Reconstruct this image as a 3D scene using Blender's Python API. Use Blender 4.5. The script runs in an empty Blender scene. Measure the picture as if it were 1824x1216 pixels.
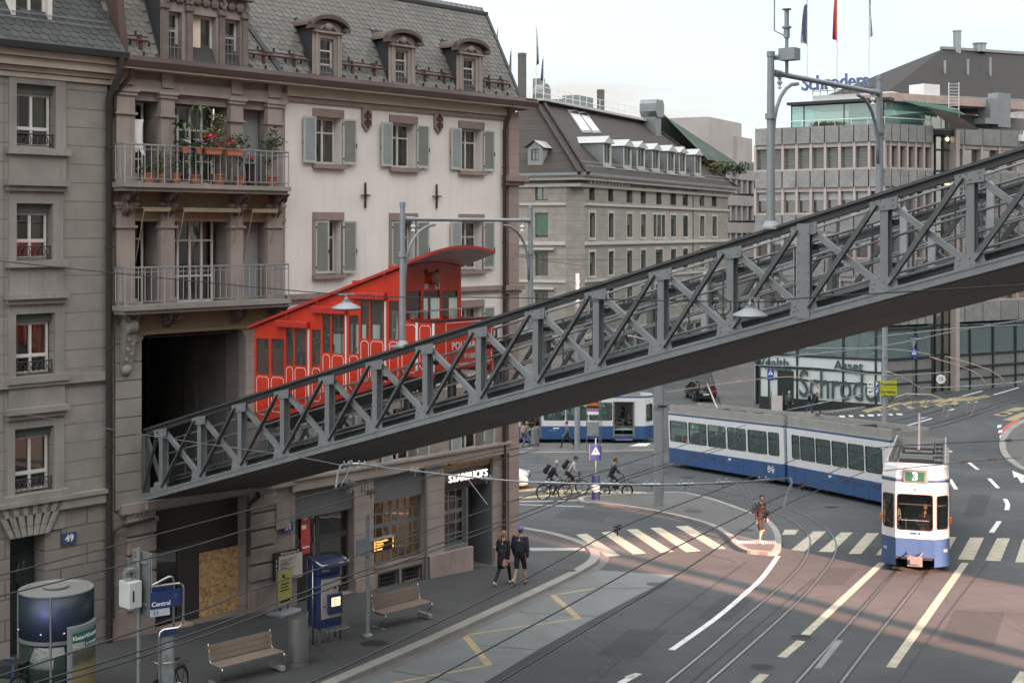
import bpy,bmesh,math,random
from mathutils import Vector,Matrix
random.seed(7)
R=math.radians
sc=bpy.context.scene
col=sc.collection
V=Vector
F,CX,HY,CZ=2500.0,912.0,411.0,14.0
def sst(a,b,x):
 t=min(1.0,max(0.0,(x-a)/(b-a)))
 return t*t*(3-2*t)
def gz(X,Y):
 """height of the ground: the street falls 6 % to a level square that rises again on the right"""
 l=5.5-.0616*Y
 return .5*(l+math.sqrt(l*l+.02))+1.8*sst(20,32,X)*sst(78,100,Y)
def G(x,y,h=0.0):
 """point on the ground (or h above it) seen at photo pixel x, y"""
 lo,hi=3.0,600.0
 for _ in range(48):
  m=.5*(lo+hi)
  X=(x-CX)*m/F
  if CZ-(y-HY)*m/F-gz(X,m)-h>0:lo=m
  else:hi=m
 X=(x-CX)*lo/F
 return V((X,lo,gz(X,lo)+h))
def P(x,y,Y):
 return V(((x-CX)*Y/F,Y,CZ-(y-HY)*Y/F))
class MB:
 def __init__(s):s.v=[];s.f=[];s.m=[];s.k=0
 def add(s,vs,fs):
  n=len(s.v)
  s.v+=[tuple(v)for v in vs]
  s.f+=[tuple(n+i for i in f)for f in fs]
  s.m+=[s.k]*len(fs)
  return s
 def box(s,a,b,M=None):
  x0,x1=sorted((a[0],b[0]));y0,y1=sorted((a[1],b[1]));z0,z1=sorted((a[2],b[2]))
  vs=[V((x,y,z))for z in(z0,z1)for y in(y0,y1)for x in(x0,x1)]
  if M:vs=[M@v for v in vs]
  return s.add(vs,[(0,2,3,1),(4,5,7,6),(0,1,5,4),(2,6,7,3),(0,4,6,2),(1,3,7,5)])
 def cbox(s,c,d,M=None):
  return s.box([c[i]-d[i]/2 for i in range(3)],[c[i]+d[i]/2 for i in range(3)],M)
 def bar(s,p,q,w,h,up=(0,0,1)):
  p,q=V(p),V(q);t=(q-p).normalized();up=V(up)
  a=t.cross(up)
  if a.length<1e-4:a=t.cross(V((1,0,0)))
  a.normalize();b=a.cross(t)
  vs=[o+a*(i*w/2)+b*(j*h/2)for o in(p,q)for i,j in((-1,-1),(1,-1),(1,1),(-1,1))]
  return s.add(vs,[(3,2,1,0),(4,5,6,7)]+[(i,(i+1)%4,4+(i+1)%4,4+i)for i in range(4)])
 def tube(s,pts,r,n=8,closed=False):
  pts=[V(p)for p in pts];N=len(pts)
  rs=r if isinstance(r,(list,tuple))else[r]*N
  vs=[];ref=None
  for i,p in enumerate(pts):
   if closed:t=pts[(i+1)%N]-pts[i-1]
   else:t=pts[min(i+1,N-1)]-pts[max(i-1,0)]
   t.normalize()
   if ref is None:ref=t.orthogonal().normalized()
   a=(ref-t*ref.dot(t))
   if a.length<1e-5:a=t.orthogonal()
   a.normalize();ref=a;b=t.cross(a)
   vs+=[p+(a*math.cos(2*math.pi*k/n)+b*math.sin(2*math.pi*k/n))*rs[i]for k in range(n)]
  fs=[]
  for i in range(N if closed else N-1):
   j=(i+1)%N
   for k in range(n):
    fs.append((i*n+k,i*n+(k+1)%n,j*n+(k+1)%n,j*n+k))
  if not closed:fs+=[tuple(range(n-1,-1,-1)),tuple((N-1)*n+k for k in range(n))]
  return s.add(vs,fs)
 def lathe(s,prof,c=(0,0,0),n=16,M=None,a0=0,a1=360):
  full=abs(a1-a0)>=360
  m=n if full else n+1
  vs=[]
  for r,z in prof:
   for k in range(m):
    a=R(a0+(a1-a0)*k/n)
    v=V((c[0]+r*math.cos(a),c[1]+r*math.sin(a),c[2]+z))
    vs.append(M@v if M else v)
  fs=[]
  for i in range(len(prof)-1):
   for k in range(n):
    fs.append((i*m+k,i*m+(k+1)%m,(i+1)*m+(k+1)%m,(i+1)*m+k))
  if full:
   if prof[0][0]>1e-6:fs.append(tuple(range(m-1,-1,-1)))
   if prof[-1][0]>1e-6:fs.append(tuple((len(prof)-1)*m+k for k in range(m)))
  return s.add(vs,fs)
 def prism(s,poly,lo,hi,plane='xz',M=None):
  n=len(poly)
  def pt(a,b,h):return{'xz':(a,h,b),'xy':(a,b,h),'yz':(h,a,b)}[plane]
  vs=[V(pt(a,b,lo))for a,b in poly]+[V(pt(a,b,hi))for a,b in poly]
  if M:vs=[M@v for v in vs]
  return s.add(vs,[tuple(range(n-1,-1,-1)),tuple(range(n,2*n))]+[(i,(i+1)%n,n+(i+1)%n,n+i)for i in range(n)])
 def sphere(s,c,r,n=10,m=6,M=None):
  rr=r if isinstance(r,(list,tuple))else(r,r,r)
  vs=[V((0,0,rr[2]))]
  for i in range(1,m):
   a=math.pi*i/m
   for k in range(n):
    b=2*math.pi*k/n
    vs.append(V((rr[0]*math.sin(a)*math.cos(b),rr[1]*math.sin(a)*math.sin(b),rr[2]*math.cos(a))))
  vs.append(V((0,0,-rr[2])))
  vs=[(M@v if M else v)+V(c)for v in vs]
  L=len(vs)-1
  fs=[(0,1+k,1+(k+1)%n)for k in range(n)]
  for i in range(m-2):
   for k in range(n):
    a,b=1+i*n+k,1+i*n+(k+1)%n
    fs.append((a,a+n,b+n,b))
  fs+=[(L,1+(m-2)*n+(k+1)%n,1+(m-2)*n+k)for k in range(n)]
  return s.add(vs,fs)
 def caps(s,p,q,r1,r2,n=10):
  p,q=V(p),V(q);t=q-p;L=max(t.length,1e-5);t=t/L
  pts=[];rs=[]
  for a in(80,50,20):pts.append(p-t*r1*math.sin(R(a)));rs.append(max(r1*math.cos(R(a)),.001))
  for a in(-20,-50,-80):pts.append(q-t*r2*math.sin(R(a)));rs.append(max(r2*math.cos(R(a)),.001))
  return s.tube(pts,rs,n)
 def quad(s,*p):return s.add(p,[tuple(range(len(p)))])
 def wall(s,u0,u1,z0,z1,holes,y=0.0,depth=.3):
  """wall face at y (outside is -y) with openings (a,b,c,d[,depth]) and their reveals"""
  us=sorted({u0,u1,*[min(max(c,u0),u1)for h in holes for c in h[:2]]})
  zs=sorted({z0,z1,*[min(max(c,z0),z1)for h in holes for c in h[2:4]]})
  for i in range(len(us)-1):
   for j in range(len(zs)-1):
    a,b,c,d=us[i],us[i+1],zs[j],zs[j+1]
    if b-a<1e-6 or d-c<1e-6:continue
    mu,mz=(a+b)/2,(c+d)/2
    if any(h[0]<mu<h[1]and h[2]<mz<h[3]for h in holes):continue
    s.quad((a,y,c),(b,y,c),(b,y,d),(a,y,d))
  for h in holes:
   a,b,c,d=h[:4];D=y+(h[4]if len(h)>4 else depth)
   s.quad((a,y,c),(a,y,d),(a,D,d),(a,D,c));s.quad((b,y,d),(b,y,c),(b,D,c),(b,D,d))
   s.quad((a,y,d),(b,y,d),(b,D,d),(a,D,d));s.quad((b,y,c),(a,y,c),(a,D,c),(b,D,c))
  return s
 def xf(s,M):s.v=[tuple(M@V(v))for v in s.v];return s
 def join(s,o,M=None):
  k=s.k;n=len(s.v)
  s.v+=[tuple(M@V(v))if M else v for v in o.v];s.f+=[tuple(n+i for i in f)for f in o.f];s.m+=o.m
  return s
 def build(s,name,mats,parent=None,smooth=False,bevel=0,recalc=True,auto=None):
  me=bpy.data.meshes.new(name)
  me.from_pydata(s.v,[],s.f)
  mats=mats if isinstance(mats,(list,tuple))else[mats]
  for m in mats:me.materials.append(m)
  if len(mats)>1:me.polygons.foreach_set('material_index',s.m)
  if recalc or bevel:
   bm=bmesh.new();bm.from_mesh(me)
   if bevel:
    bmesh.ops.remove_doubles(bm,verts=bm.verts,dist=1e-5)
    es=[e for e in bm.edges if len(e.link_faces)==2 and e.calc_face_angle(0)>.5]
    bmesh.ops.bevel(bm,geom=es,offset=bevel,segments=2,affect='EDGES',profile=.5,clamp_overlap=True)
   bmesh.ops.recalc_face_normals(bm,faces=bm.faces)
   bm.to_mesh(me);bm.free()
  if smooth:
   me.polygons.foreach_set('use_smooth',[True]*len(me.polygons))
   if auto:me.set_sharp_from_angle(angle=R(auto))
  o=bpy.data.objects.new(name,me);col.objects.link(o)
  if parent:o.parent=parent
  return o
def tag(o,label=None,cat=None,group=None,kind=None):
 if label:o['label']=label
 if cat:o['category']=cat
 if group:o['group']=group
 if kind:o['kind']=kind
 return o
def thing(name,loc,rz=0.0,label=None,cat=None,group=None):
 o=bpy.data.objects.new(name,None);col.objects.link(o)
 o.location=loc;o.rotation_euler=(0,0,rz);o.empty_display_size=.2
 return tag(o,label,cat,group)
def kids(o):return[c for c in bpy.data.objects if c.parent==o]
KID={}
def copy_tree(o,parent=None):
 c=o.copy();col.objects.link(c)
 if parent is not None:c.parent=parent
 for ch in list(o.children):copy_tree(ch,c)
 return c
TMP=bpy.data.scenes.new('tmp_build')
def to_mesh(obj):
 TMP.collection.objects.link(obj)
 with bpy.context.temp_override(scene=TMP,view_layer=TMP.view_layers[0]):
  dg=bpy.context.evaluated_depsgraph_get();dg.update()
  me=bpy.data.meshes.new_from_object(obj.evaluated_get(dg))
 TMP.collection.objects.unlink(obj)
 return me
TC={}
def text(name,body,size,m,parent,loc,rot=(90,0,0),ext=.006,align='CENTER',sx=1.0,bold=0.0,space=1.0,M=None):
 key=(body,size,ext,align,sx,bold,space,m.name)
 if key not in TC:
  cu=bpy.data.curves.new('text','FONT');cu.body=body;cu.size=size;cu.extrude=ext
  cu.align_x=align;cu.align_y='CENTER';cu.offset=bold;cu.space_character=space;cu.resolution_u=3;cu.space_line=.9
  t=bpy.data.objects.new('text',cu);me=to_mesh(t)
  for v in me.vertices:v.co.x*=sx
  me.materials.clear();me.materials.append(m);TC[key]=me
  bpy.data.objects.remove(t)
 o=bpy.data.objects.new(name,TC[key]);col.objects.link(o);o.parent=parent
 if M:o.matrix_local=M
 else:o.location=loc;o.rotation_euler=tuple(R(a)for a in rot)
 return o
class NT:
 def __init__(s,name):
  s.m=bpy.data.materials.new(name);s.m.use_nodes=True
  s.t=s.m.node_tree;s.N=s.t.nodes;s.N.clear()
  s.out=s.n('ShaderNodeOutputMaterial');s.b=s.n('ShaderNodeBsdfPrincipled')
  s.l(s.b.outputs[0],s.out.inputs[0])
 def n(s,typ,**kw):
  o=s.N.new(typ)
  for k,v in kw.items():
   if k in o.inputs:o.inputs[k].default_value=v
   else:setattr(o,k,v)
  return o
 def l(s,a,b):s.t.links.new(a,b)
 def pos(s,world=False):
  return s.n('ShaderNodeNewGeometry').outputs['Position']if world else s.n('ShaderNodeTexCoord').outputs['Object']
 def noise(s,co,scale,detail=4,rough=.55):
  n=s.n('ShaderNodeTexNoise',Scale=scale,Detail=detail,Roughness=rough);s.l(co,n.inputs['Vector']);return n.outputs['Fac']
 def ramp(s,fac,stops):
  r=s.n('ShaderNodeValToRGB');e=r.color_ramp.elements
  while len(e)<len(stops):e.new(.5)
  for i,(p,c)in enumerate(stops):
   e[i].position=p;e[i].color=(*c,1)if len(c)==3 else c
  s.l(fac,r.inputs[0]);return r.outputs[0]
 def mix(s,fac,a,b,mode='MIX'):
  m=s.n('ShaderNodeMix',data_type='RGBA',blend_type=mode)
  for sock,v in((m.inputs[0],fac),(m.inputs[6],a),(m.inputs[7],b)):
   if hasattr(v,'is_output'):s.l(v,sock)
   elif isinstance(v,(int,float)):sock.default_value=v
   else:sock.default_value=(*v,1)
  return m.outputs[2]
 def math(s,op,a,b=0.0,c=0.0):
  m=s.n('ShaderNodeMath',operation=op)
  for i,v in enumerate((a,b,c)):
   if hasattr(v,'is_output'):s.l(v,m.inputs[i])
   else:m.inputs[i].default_value=v
  return m.outputs[0]
 def map(s,co,scale=(1,1,1),rot=(0,0,0),loc=(0,0,0)):
  m=s.n('ShaderNodeMapping');s.l(co,m.inputs[0])
  m.inputs['Scale'].default_value=scale;m.inputs['Rotation'].default_value=rot;m.inputs['Location'].default_value=loc
  return m.outputs[0]
 def bump(s,h,strength=.3,dist=.02):
  b=s.n('ShaderNodeBump',Strength=strength,Distance=dist);s.l(h,b.inputs['Height']);s.l(b.outputs[0],s.b.inputs['Normal'])
 def set(s,color=None,rough=.6,metal=0,spec=.5):
  b=s.b
  if color is not None:
   if hasattr(color,'is_output'):s.l(color,b.inputs['Base Color'])
   else:b.inputs['Base Color'].default_value=(*color,1)
  if hasattr(rough,'is_output'):s.l(rough,b.inputs['Roughness'])
  else:b.inputs['Roughness'].default_value=rough
  b.inputs['Metallic'].default_value=metal;b.inputs['Specular IOR Level'].default_value=spec
  return s.m
def mul(c,k):return tuple(min(1,x*k)for x in c)
def mat(name,c,rough=.6,metal=0,var=.18,scale=1.5,fine=14.,bump=0,bscale=60.,spec=.5,world=False,streak=0):
 """painted / plain surface: two noises of wear, optional vertical run-off streaks and bump"""
 t=NT(name);co=t.pos(world)
 a=t.noise(co,scale,5);b=t.noise(co,fine,3)
 cc=t.ramp(a,[(.3,mul(c,1-var)),(.7,mul(c,1+var*.6))])
 cc=t.mix(t.math('MULTIPLY',b,.5),cc,mul(c,1-var*.7))
 if streak:
  st=t.noise(t.map(co,(3.5,3.5,.22)),1.6,4)
  cc=t.mix(t.math('MULTIPLY',t.math('GREATER_THAN',st,.0),t.ramp(st,[(.5,(0,0,0)),(.75,(streak,)*3)])),cc,mul(c,.55))
 if bump:t.bump(t.noise(co,bscale,3),bump,.01)
 rr=t.math('MULTIPLY_ADD',b,.2,rough-.1)
 return t.set(cc,rr,metal,spec)
def emit(name,c,strength):
 t=NT(name);t.b.inputs['Emission Color'].default_value=(*c,1);t.b.inputs['Emission Strength'].default_value=strength*.2
 return t.set(mul(c,.3),.5)
def glass(name,tint=(.5,.6,.6),refl=.12,rough=.02,opaque=0.0,body=(.02,.025,.025)):
 t=NT(name);t.N.remove(t.b)
 tr=t.n('ShaderNodeBsdfTransparent');tr.inputs[0].default_value=(*tint,1)
 gl=t.n('ShaderNodeBsdfGlossy');gl.inputs[0].default_value=(1,1,1,1);gl.inputs['Roughness'].default_value=rough
 df=t.n('ShaderNodeBsdfDiffuse');df.inputs[0].default_value=(*body,1)
 m0=t.n('ShaderNodeMixShader');m0.inputs[0].default_value=opaque;t.l(tr.outputs[0],m0.inputs[1]);t.l(df.outputs[0],m0.inputs[2])
 fr=t.n('ShaderNodeFresnel',IOR=1.5)
 bp=t.n('ShaderNodeBump',Strength=.06,Distance=.05);t.l(t.noise(t.pos(),1.3,1),bp.inputs['Height']);t.l(bp.outputs[0],gl.inputs['Normal'])
 fac=t.math('MINIMUM',t.math('ADD',t.math('MULTIPLY',fr.outputs[0],.9),refl),.85)
 m1=t.n('ShaderNodeMixShader');t.l(fac,m1.inputs[0]);t.l(m0.outputs[0],m1.inputs[1]);t.l(gl.outputs[0],m1.inputs[2])
 t.l(m1.outputs[0],t.out.inputs[0]);return t.m
def course(name,c,h=.42,w=60.,joint=.012,var=.12,jcol=.35,offset=.5,bump=.6,z0=0.,rough=.85,streak=.25):
 """ashlar: stone with drawn joints, z up, u = x + y so it runs round corners"""
 t=NT(name);co=t.pos();s=t.n('ShaderNodeSeparateXYZ');t.l(co,s.inputs[0])
 cb=t.n('ShaderNodeCombineXYZ');t.l(t.math('ADD',s.outputs[0],s.outputs[1]),cb.inputs[0]);t.l(t.math('ADD',s.outputs[2],z0+40*h),cb.inputs[1])
 br=t.n('ShaderNodeTexBrick',offset=offset);t.l(cb.outputs[0],br.inputs['Vector'])
 br.inputs['Scale'].default_value=1;br.inputs['Brick Width'].default_value=w;br.inputs['Row Height'].default_value=h
 br.inputs['Mortar Size'].default_value=joint;br.inputs['Mortar Smooth'].default_value=.3;br.inputs['Bias'].default_value=0
 br.inputs['Color1'].default_value=(*mul(c,1+var*.5),1);br.inputs['Color2'].default_value=(*mul(c,1-var*.6),1);br.inputs['Mortar'].default_value=(*mul(c,jcol),1)
 n=t.noise(co,1.1,6);n2=t.noise(co,22,3)
 cc=t.mix(t.ramp(n,[(.33,(0,0,0)),(.7,(.85,)*3)]),br.outputs[0],mul(c,.66))
 if streak:
  st=t.noise(t.map(co,(2.6,2.6,.18)),1.5,4)
  cc=t.mix(t.ramp(st,[(.52,(0,0,0)),(.78,(streak,)*3)]),cc,mul(c,.45))
 cc=t.mix(t.math('MULTIPLY',n2,.35),cc,mul(c,.8))
 t.bump(t.math('ADD',t.math('MULTIPLY',br.outputs['Fac'],-1),t.math('MULTIPLY',n2,.25)),bump,.02)
 return t.set(cc,rough)
# ======================= camera, sky, sun
cam=bpy.data.cameras.new('camera');co_=bpy.data.objects.new('camera',cam);col.objects.link(co_);sc.camera=co_
co_.location=(0,0,CZ);co_.rotation_euler=(R(90),0,0)
cam.sensor_width=36;cam.lens=36*F/1824
cam.shift_x=0;cam.shift_y=-(608-HY)/1824
cam.clip_end=3000;cam.clip_start=.1
SUN_EL,SUN_TR=R(20),V((-.52,.854,0)).normalized()
SUN_AZ=math.atan2(-SUN_TR.x,-SUN_TR.y)
wd=bpy.data.worlds.new('World');sc.world=wd;wd.use_nodes=True
nt=wd.node_tree;nt.nodes.clear()
def wn(t,**k):
 o=nt.nodes.new(t)
 for a,b in k.items():
  if a in o.inputs:o.inputs[a].default_value=b
  else:setattr(o,a,b)
 return o
wo=wn('ShaderNodeOutputWorld');bg=wn('ShaderNodeBackground',Strength=.05)
sky=wn('ShaderNodeTexSky',sky_type='NISHITA',sun_disc=False,sun_elevation=SUN_EL,sun_rotation=SUN_AZ,altitude=400,air_density=1,dust_density=2.5,ozone_density=1.5)
tc=wn('ShaderNodeTexCoord');mp=wn('ShaderNodeMapping');mp.inputs['Scale'].default_value=(1.3,1.3,7)
nt.links.new(tc.outputs['Generated'],mp.inputs[0])
ns=wn('ShaderNodeTexNoise',Scale=2.3,Detail=6,Roughness=.6);nt.links.new(mp.outputs[0],ns.inputs['Vector'])
rp=wn('ShaderNodeValToRGB');rp.color_ramp.elements[0].position=.40;rp.color_ramp.elements[0].color=(.45,.45,.45,1);rp.color_ramp.elements[1].position=.62;rp.color_ramp.elements[1].color=(.98,.98,.98,1)
nt.links.new(ns.outputs['Fac'],rp.inputs[0])
sx=wn('ShaderNodeSeparateXYZ');nt.links.new(tc.outputs['Generated'],sx.inputs[0])
el=wn('ShaderNodeMapRange');el.inputs[1].default_value=.1;el.inputs[2].default_value=.8;el.inputs[3].default_value=1.0;el.inputs[4].default_value=3.3
nt.links.new(sx.outputs[2],el.inputs[0])
cl=wn('ShaderNodeVectorMath',operation='SCALE');cl.inputs[0].default_value=(2.85,2.8,2.7);
bk=wn('ShaderNodeMapRange');bk.inputs[1].default_value=.25;bk.inputs[2].default_value=-.6;bk.inputs[3].default_value=1.0;bk.inputs[4].default_value=1.8;nt.links.new(sx.outputs[1],bk.inputs[0])
bm2=wn('ShaderNodeMath',operation='MULTIPLY');nt.links.new(el.outputs[0],bm2.inputs[0]);nt.links.new(bk.outputs[0],bm2.inputs[1]);nt.links.new(bm2.outputs[0],cl.inputs['Scale'])
mx=wn('ShaderNodeMix',data_type='RGBA');nt.links.new(rp.outputs[0],mx.inputs[0]);nt.links.new(sky.outputs[0],mx.inputs[6]);nt.links.new(cl.outputs[0],mx.inputs[7])
nt.links.new(mx.outputs[2],bg.inputs[0]);nt.links.new(bg.outputs[0],wo.inputs[0])
sl=bpy.data.lights.new('sun','SUN');sl.energy=5.0;sl.angle=R(.6);sl.color=(1,.47,.32)
so=bpy.data.objects.new('sun',sl);col.objects.link(so);so.location=(40,-40,60)
sd=V((SUN_TR.x*math.cos(SUN_EL),SUN_TR.y*math.cos(SUN_EL),-math.sin(SUN_EL)))
so.rotation_euler=sd.to_track_quat('-Z','Y').to_euler()
sc.view_settings.view_transform='Standard';sc.view_settings.look='None';sc.view_settings.exposure=2.63;sc.view_settings.gamma=1
sc.cycles.max_bounces=6;sc.cycles.diffuse_bounces=3;sc.cycles.glossy_bounces=3;sc.cycles.transparent_max_bounces=24;sc.cycles.transmission_bounces=3
sc.cycles.caustics_reflective=False;sc.cycles.caustics_refractive=False
try:
 sc.cycles.use_denoising=True;sc.cycles.denoiser='OPENIMAGEDENOISE'
except Exception:pass
# ======================= ground
def asphalt(name,c,patch=.25,grit=.5,rough=.85):
 t=NT(name);co=t.pos(True)
 a=t.noise(co,.16,6,.65);b=t.noise(co,1.4,5);g=t.noise(co,55,2,.7);w=t.noise(t.map(co,(1.2,.12,1),(0,0,R(38))),.9,5)
 cc=t.ramp(a,[(.35,mul(c,1-patch*1.4)),(.66,mul(c,1+patch*1.3))])
 cc=t.mix(t.ramp(b,[(.4,(0,0,0)),(.75,(.5,)*3)]),cc,mul(c,.78))
 cc=t.mix(t.ramp(w,[(.5,(0,0,0)),(.8,(.45,)*3)]),cc,mul(c,.6))
 cc=t.mix(t.ramp(g,[(.45,(0,0,0)),(.75,(grit,)*3)]),cc,mul(c,1.7))
 vo=t.n('ShaderNodeTexVoronoi',feature='DISTANCE_TO_EDGE',Scale=.17);t.l(t.mix(.1,co,t.n('ShaderNodeTexNoise',Scale=.7).outputs['Color']),vo.inputs['Vector'])
 cc=t.mix(t.ramp(vo.outputs['Distance'],[(0,(.5,)*3),(.007,(0,0,0))]),cc,mul(c,.45))
 t.bump(g,.25,.01)
 return t.set(cc,rough,0,.3)
M_road=asphalt('asphalt_road',(.062,.068,.072))
M_pave=asphalt('asphalt_pavement',(.062,.064,.066),.12,.35)
M_isl=asphalt('asphalt_island',(.105,.105,.105),.15,.35)
M_conc=asphalt('concrete_slab',(.16,.17,.172),.14,.25)
M_dark=asphalt('asphalt_patch',(.045,.05,.054),.15,.35)
M_kerb=course('kerb_granite',(.27,.265,.25),h=40,w=1.0,joint=.012,streak=0,bump=.3)
def paint(name,c,wear=.55):
 t=NT(name);co=t.pos(True);n=t.noise(co,2.5,6,.7);g=t.noise(co,30,4,.7)
 m=t.math('ADD',t.math('MULTIPLY',n,.6),t.math('MULTIPLY',g,.5))
 cc=t.mix(t.ramp(m,[(wear,(0,0,0)),(wear+.18,(.75,)*3)]),c,(.09,.09,.085))
 return t.set(cc,.7)
M_white=paint('road_paint_white',(.62,.63,.62));M_cream=paint('road_paint_cream',(.42,.39,.30),.53);M_yel=paint('road_paint_yellow',(.38,.31,.16),.53)
M_red=paint('road_paint_red',(.42,.08,.09),.62);M_yel2=paint('road_paint_ochre',(.33,.27,.15),.5)
M_rail=mat('rail_steel',(.34,.34,.34),.3,.9,.2,2,20);M_groove=mat('rail_groove',(.022,.024,.026),.8)
M_iron=mat('cast_iron',(.05,.05,.05),.6,.5,.2,6,60,.3)
def sheet(name,pts,h,m,skirt=0.0,step=3.0,kind='structure',parent=None):
 """flat patch of ground laid h above the terrain; pts are world XY; skirt = height of its side"""
 bm=bmesh.new()
 f=bm.faces.new([bm.verts.new((p[0],p[1],0))for p in pts])
 bmesh.ops.triangulate(bm,faces=[f])
 ys=[p[1]for p in pts];xs=[p[0]for p in pts]
 if max(ys)>70:
  y=max(66.0,math.floor(min(ys)))
  while y<min(max(ys),200):
   bmesh.ops.bisect_plane(bm,geom=bm.verts[:]+bm.edges[:]+bm.faces[:],plane_co=(0,y,0),plane_no=(0,1,0));y+=step
  x=max(18.0,math.floor(min(xs)))
  while x<min(max(xs),34):
   bmesh.ops.bisect_plane(bm,geom=bm.verts[:]+bm.edges[:]+bm.faces[:],plane_co=(x,0,0),plane_no=(1,0,0));x+=step
 for v in bm.verts:v.co.z=gz(v.co.x,v.co.y)+h
 bmesh.ops.recalc_face_normals(bm,faces=bm.faces)
 if bm.faces and bm.faces[:][0].normal.z<0:bmesh.ops.reverse_faces(bm,faces=bm.faces)
 if skirt:
  be=[e for e in bm.edges if len(e.link_faces)==1]
  r=bmesh.ops.extrude_edge_only(bm,edges=be)
  for v in r['geom']:
   if isinstance(v,bmesh.types.BMVert):v.co.z-=skirt
 me=bpy.data.meshes.new(name);bm.to_mesh(me);bm.free();me.materials.append(m)
 o=bpy.data.objects.new(name,me);col.objects.link(o)
 if parent:o.parent=parent
 else:o['kind']=kind
 return o
def crom(pts,n=6):
 if len(pts)<3 or n<=1:return[V(p)for p in pts]
 out=[]
 for i in range(len(pts)-1):
  p0,p1,p2,p3=V(pts[max(i-1,0)]),V(pts[i]),V(pts[i+1]),V(pts[min(i+2,len(pts)-1)])
  for k in range(n):
   t=k/n
   out.append(.5*((2*p1)+(p2-p0)*t+(2*p0-5*p1+4*p2-p3)*t*t+(3*p1-p0-3*p2+p3)*t**3))
 out.append(V(pts[-1]));return out
def ribbon(name,path,a,b,h,m,h2=None,closed=False,kind='structure',mb=None):
 """strip along a path between lateral offsets a and b (left is negative); solid down to h2 if given"""
 pts=[V((p[0],p[1],0))for p in path];N=len(pts);M_=mb or MB();L=[]
 for i in range(N):
  t=(pts[(i+1)%N]-pts[i-1])if closed else pts[min(i+1,N-1)]-pts[max(i-1,0)]
  t.normalize();n=V((t.y,-t.x,0));row=[]
  for o in(a,b):
   q=pts[i]+n*o;row.append(V((q.x,q.y,gz(q.x,q.y))))
  L.append(row)
 up=V((0,0,h))
 for i in range(N if closed else N-1):
  (p,q),(r,s_)=L[i],L[(i+1)%N]
  M_.quad(p+up,q+up,s_+up,r+up)
  if h2 is not None:
   dn=V((0,0,h2));M_.quad(p+dn,p+up,r+up,r+dn);M_.quad(q+up,q+dn,s_+dn,s_+up)
 if mb:return
 o=M_.build(name,m,recalc=h2 is not None);o['kind']=kind;return o
def gpx(l):return[G(x,y)for x,y in l]
xs=[-700,-400,-200,-100,-60,-40]+[x*2.0 for x in range(-15,31)]+[70,90,130,200,400,700]
ys=[-300,-100,-40,-10,0]+[10+2.0*i for i in range(0,56)]+[130,150,180,230,300,450,900,1600]
tm=MB();tm.add([(x,y,gz(x,y))for y in ys for x in xs],[(j*len(xs)+i,j*len(xs)+i+1,(j+1)*len(xs)+i+1,(j+1)*len(xs)+i)for j in range(len(ys)-1)for i in range(len(xs)-1)])
o=tm.build('road',M_road,smooth=True);o['kind']='structure'
C_FA=V((.116,48.4,0));TH=R(48.81);UA=V((math.cos(TH),math.sin(TH),0));NIN=V((-math.sin(TH),math.cos(TH),0))
kerbA=crom(gpx([(380,1325),(500,1269),(621,1215),(768,1150),(891,1093),(1000,1041),(1040,1020),(1062,1006),(1069,993),(1059,979),(1030,966),(985,953),(930,943),(850,930)]),5)
ring=[p for p in kerbA]+[C_FA+UA*4+NIN*9,C_FA+NIN*3,C_FA-UA*30+NIN*3,C_FA-UA*34-NIN*6,V((-9,20,0))]
sheet('pavement',ring,.12,M_pave)
ribbon('kerb',kerbA,-.34,0,.126,M_kerb,-.1)
ribbon('gutter',kerbA[:46],.004,.3,.006,mat('gutter_stone',(.13,.125,.12),.8))
bay_out=gpx([(861,1216),(961,1155),(1065,1097),(1168,1043),(1200,1024)])
bay=[p for p in kerbA[5:33]]+bay_out[::-1]+gpx([(700,1315)])
sheet('bus_bay_slab',bay,.004,M_conc)
jm=MB()
for a,b in(((700,1194),(905,1230)),((850,1148),(965,1158)),((925,1090),(1068,1098)),((990,1047),(1168,1047))):
 ribbon('',gpx([a,b]),-.02,.02,.008,None,mb=jm)
o=jm.build('slab_joint',M_dark,recalc=False);o['kind']='structure'
sheet('asphalt_strip',bay_out[:-1]+gpx([(1186,1043),(1084,1097),(985,1155),(893,1216)]),.004,M_dark)
isl_px=[(1181,881),(1216,880),(1262,890),(1299,902),(1340,917),(1366,928),(1384,946),(1391,966),(1384,988),(1350,987),(1326,984),(1308,973),(1294,957),(1263,939),(1216,925),(1155,912),(1095,903),(1045,899),(1031,894),(1040,888),(1100,884)]
isl=crom(gpx(isl_px+[isl_px[0]]),4)[:-1]
sheet('traffic_island',isl,.12,M_isl)
ribbon('kerb',isl,-.02,.22,.126,M_kerb,-.1,closed=True)
pf=gpx([(700,812),(900,809),(1060,808),(1172,804),(1176,793),(900,792),(700,792)])
sheet('tram_platform',pf,.14,M_isl);ribbon('kerb',pf[:4],-.02,.3,.146,M_kerb,-.1)
pv=gpx([(1290,740),(1400,737),(1490,733),(1560,722),(1640,701),(1730,676),(1824,648),(1920,622)])+[V((70,160,0)),V((22,160,0))]
sheet('pavement',pv,.12,M_isl);ribbon('kerb',pv[:8],-.02,.3,.126,M_kerb,-.1)
ri=crom(gpx([(1860,748),(1832,752),(1806,766),(1792,785),(1793,806),(1808,824),(1840,842),(1900,858)]),4)
sheet('traffic_island',ri+[V((60,70,0))],.12,M_isl);ribbon('kerb',ri,-.02,.35,.126,M_kerb,-.1)
sheet('cycle_lane_marking',gpx([(1850,742),(1824,745),(1800,752),(1786,762),(1782,772),(1787,779),(1800,767),(1824,757),(1850,750)]),.005,M_red)
def mark(pts,m,h=.006):return sheet('road_marking',pts,h,m)
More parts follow.
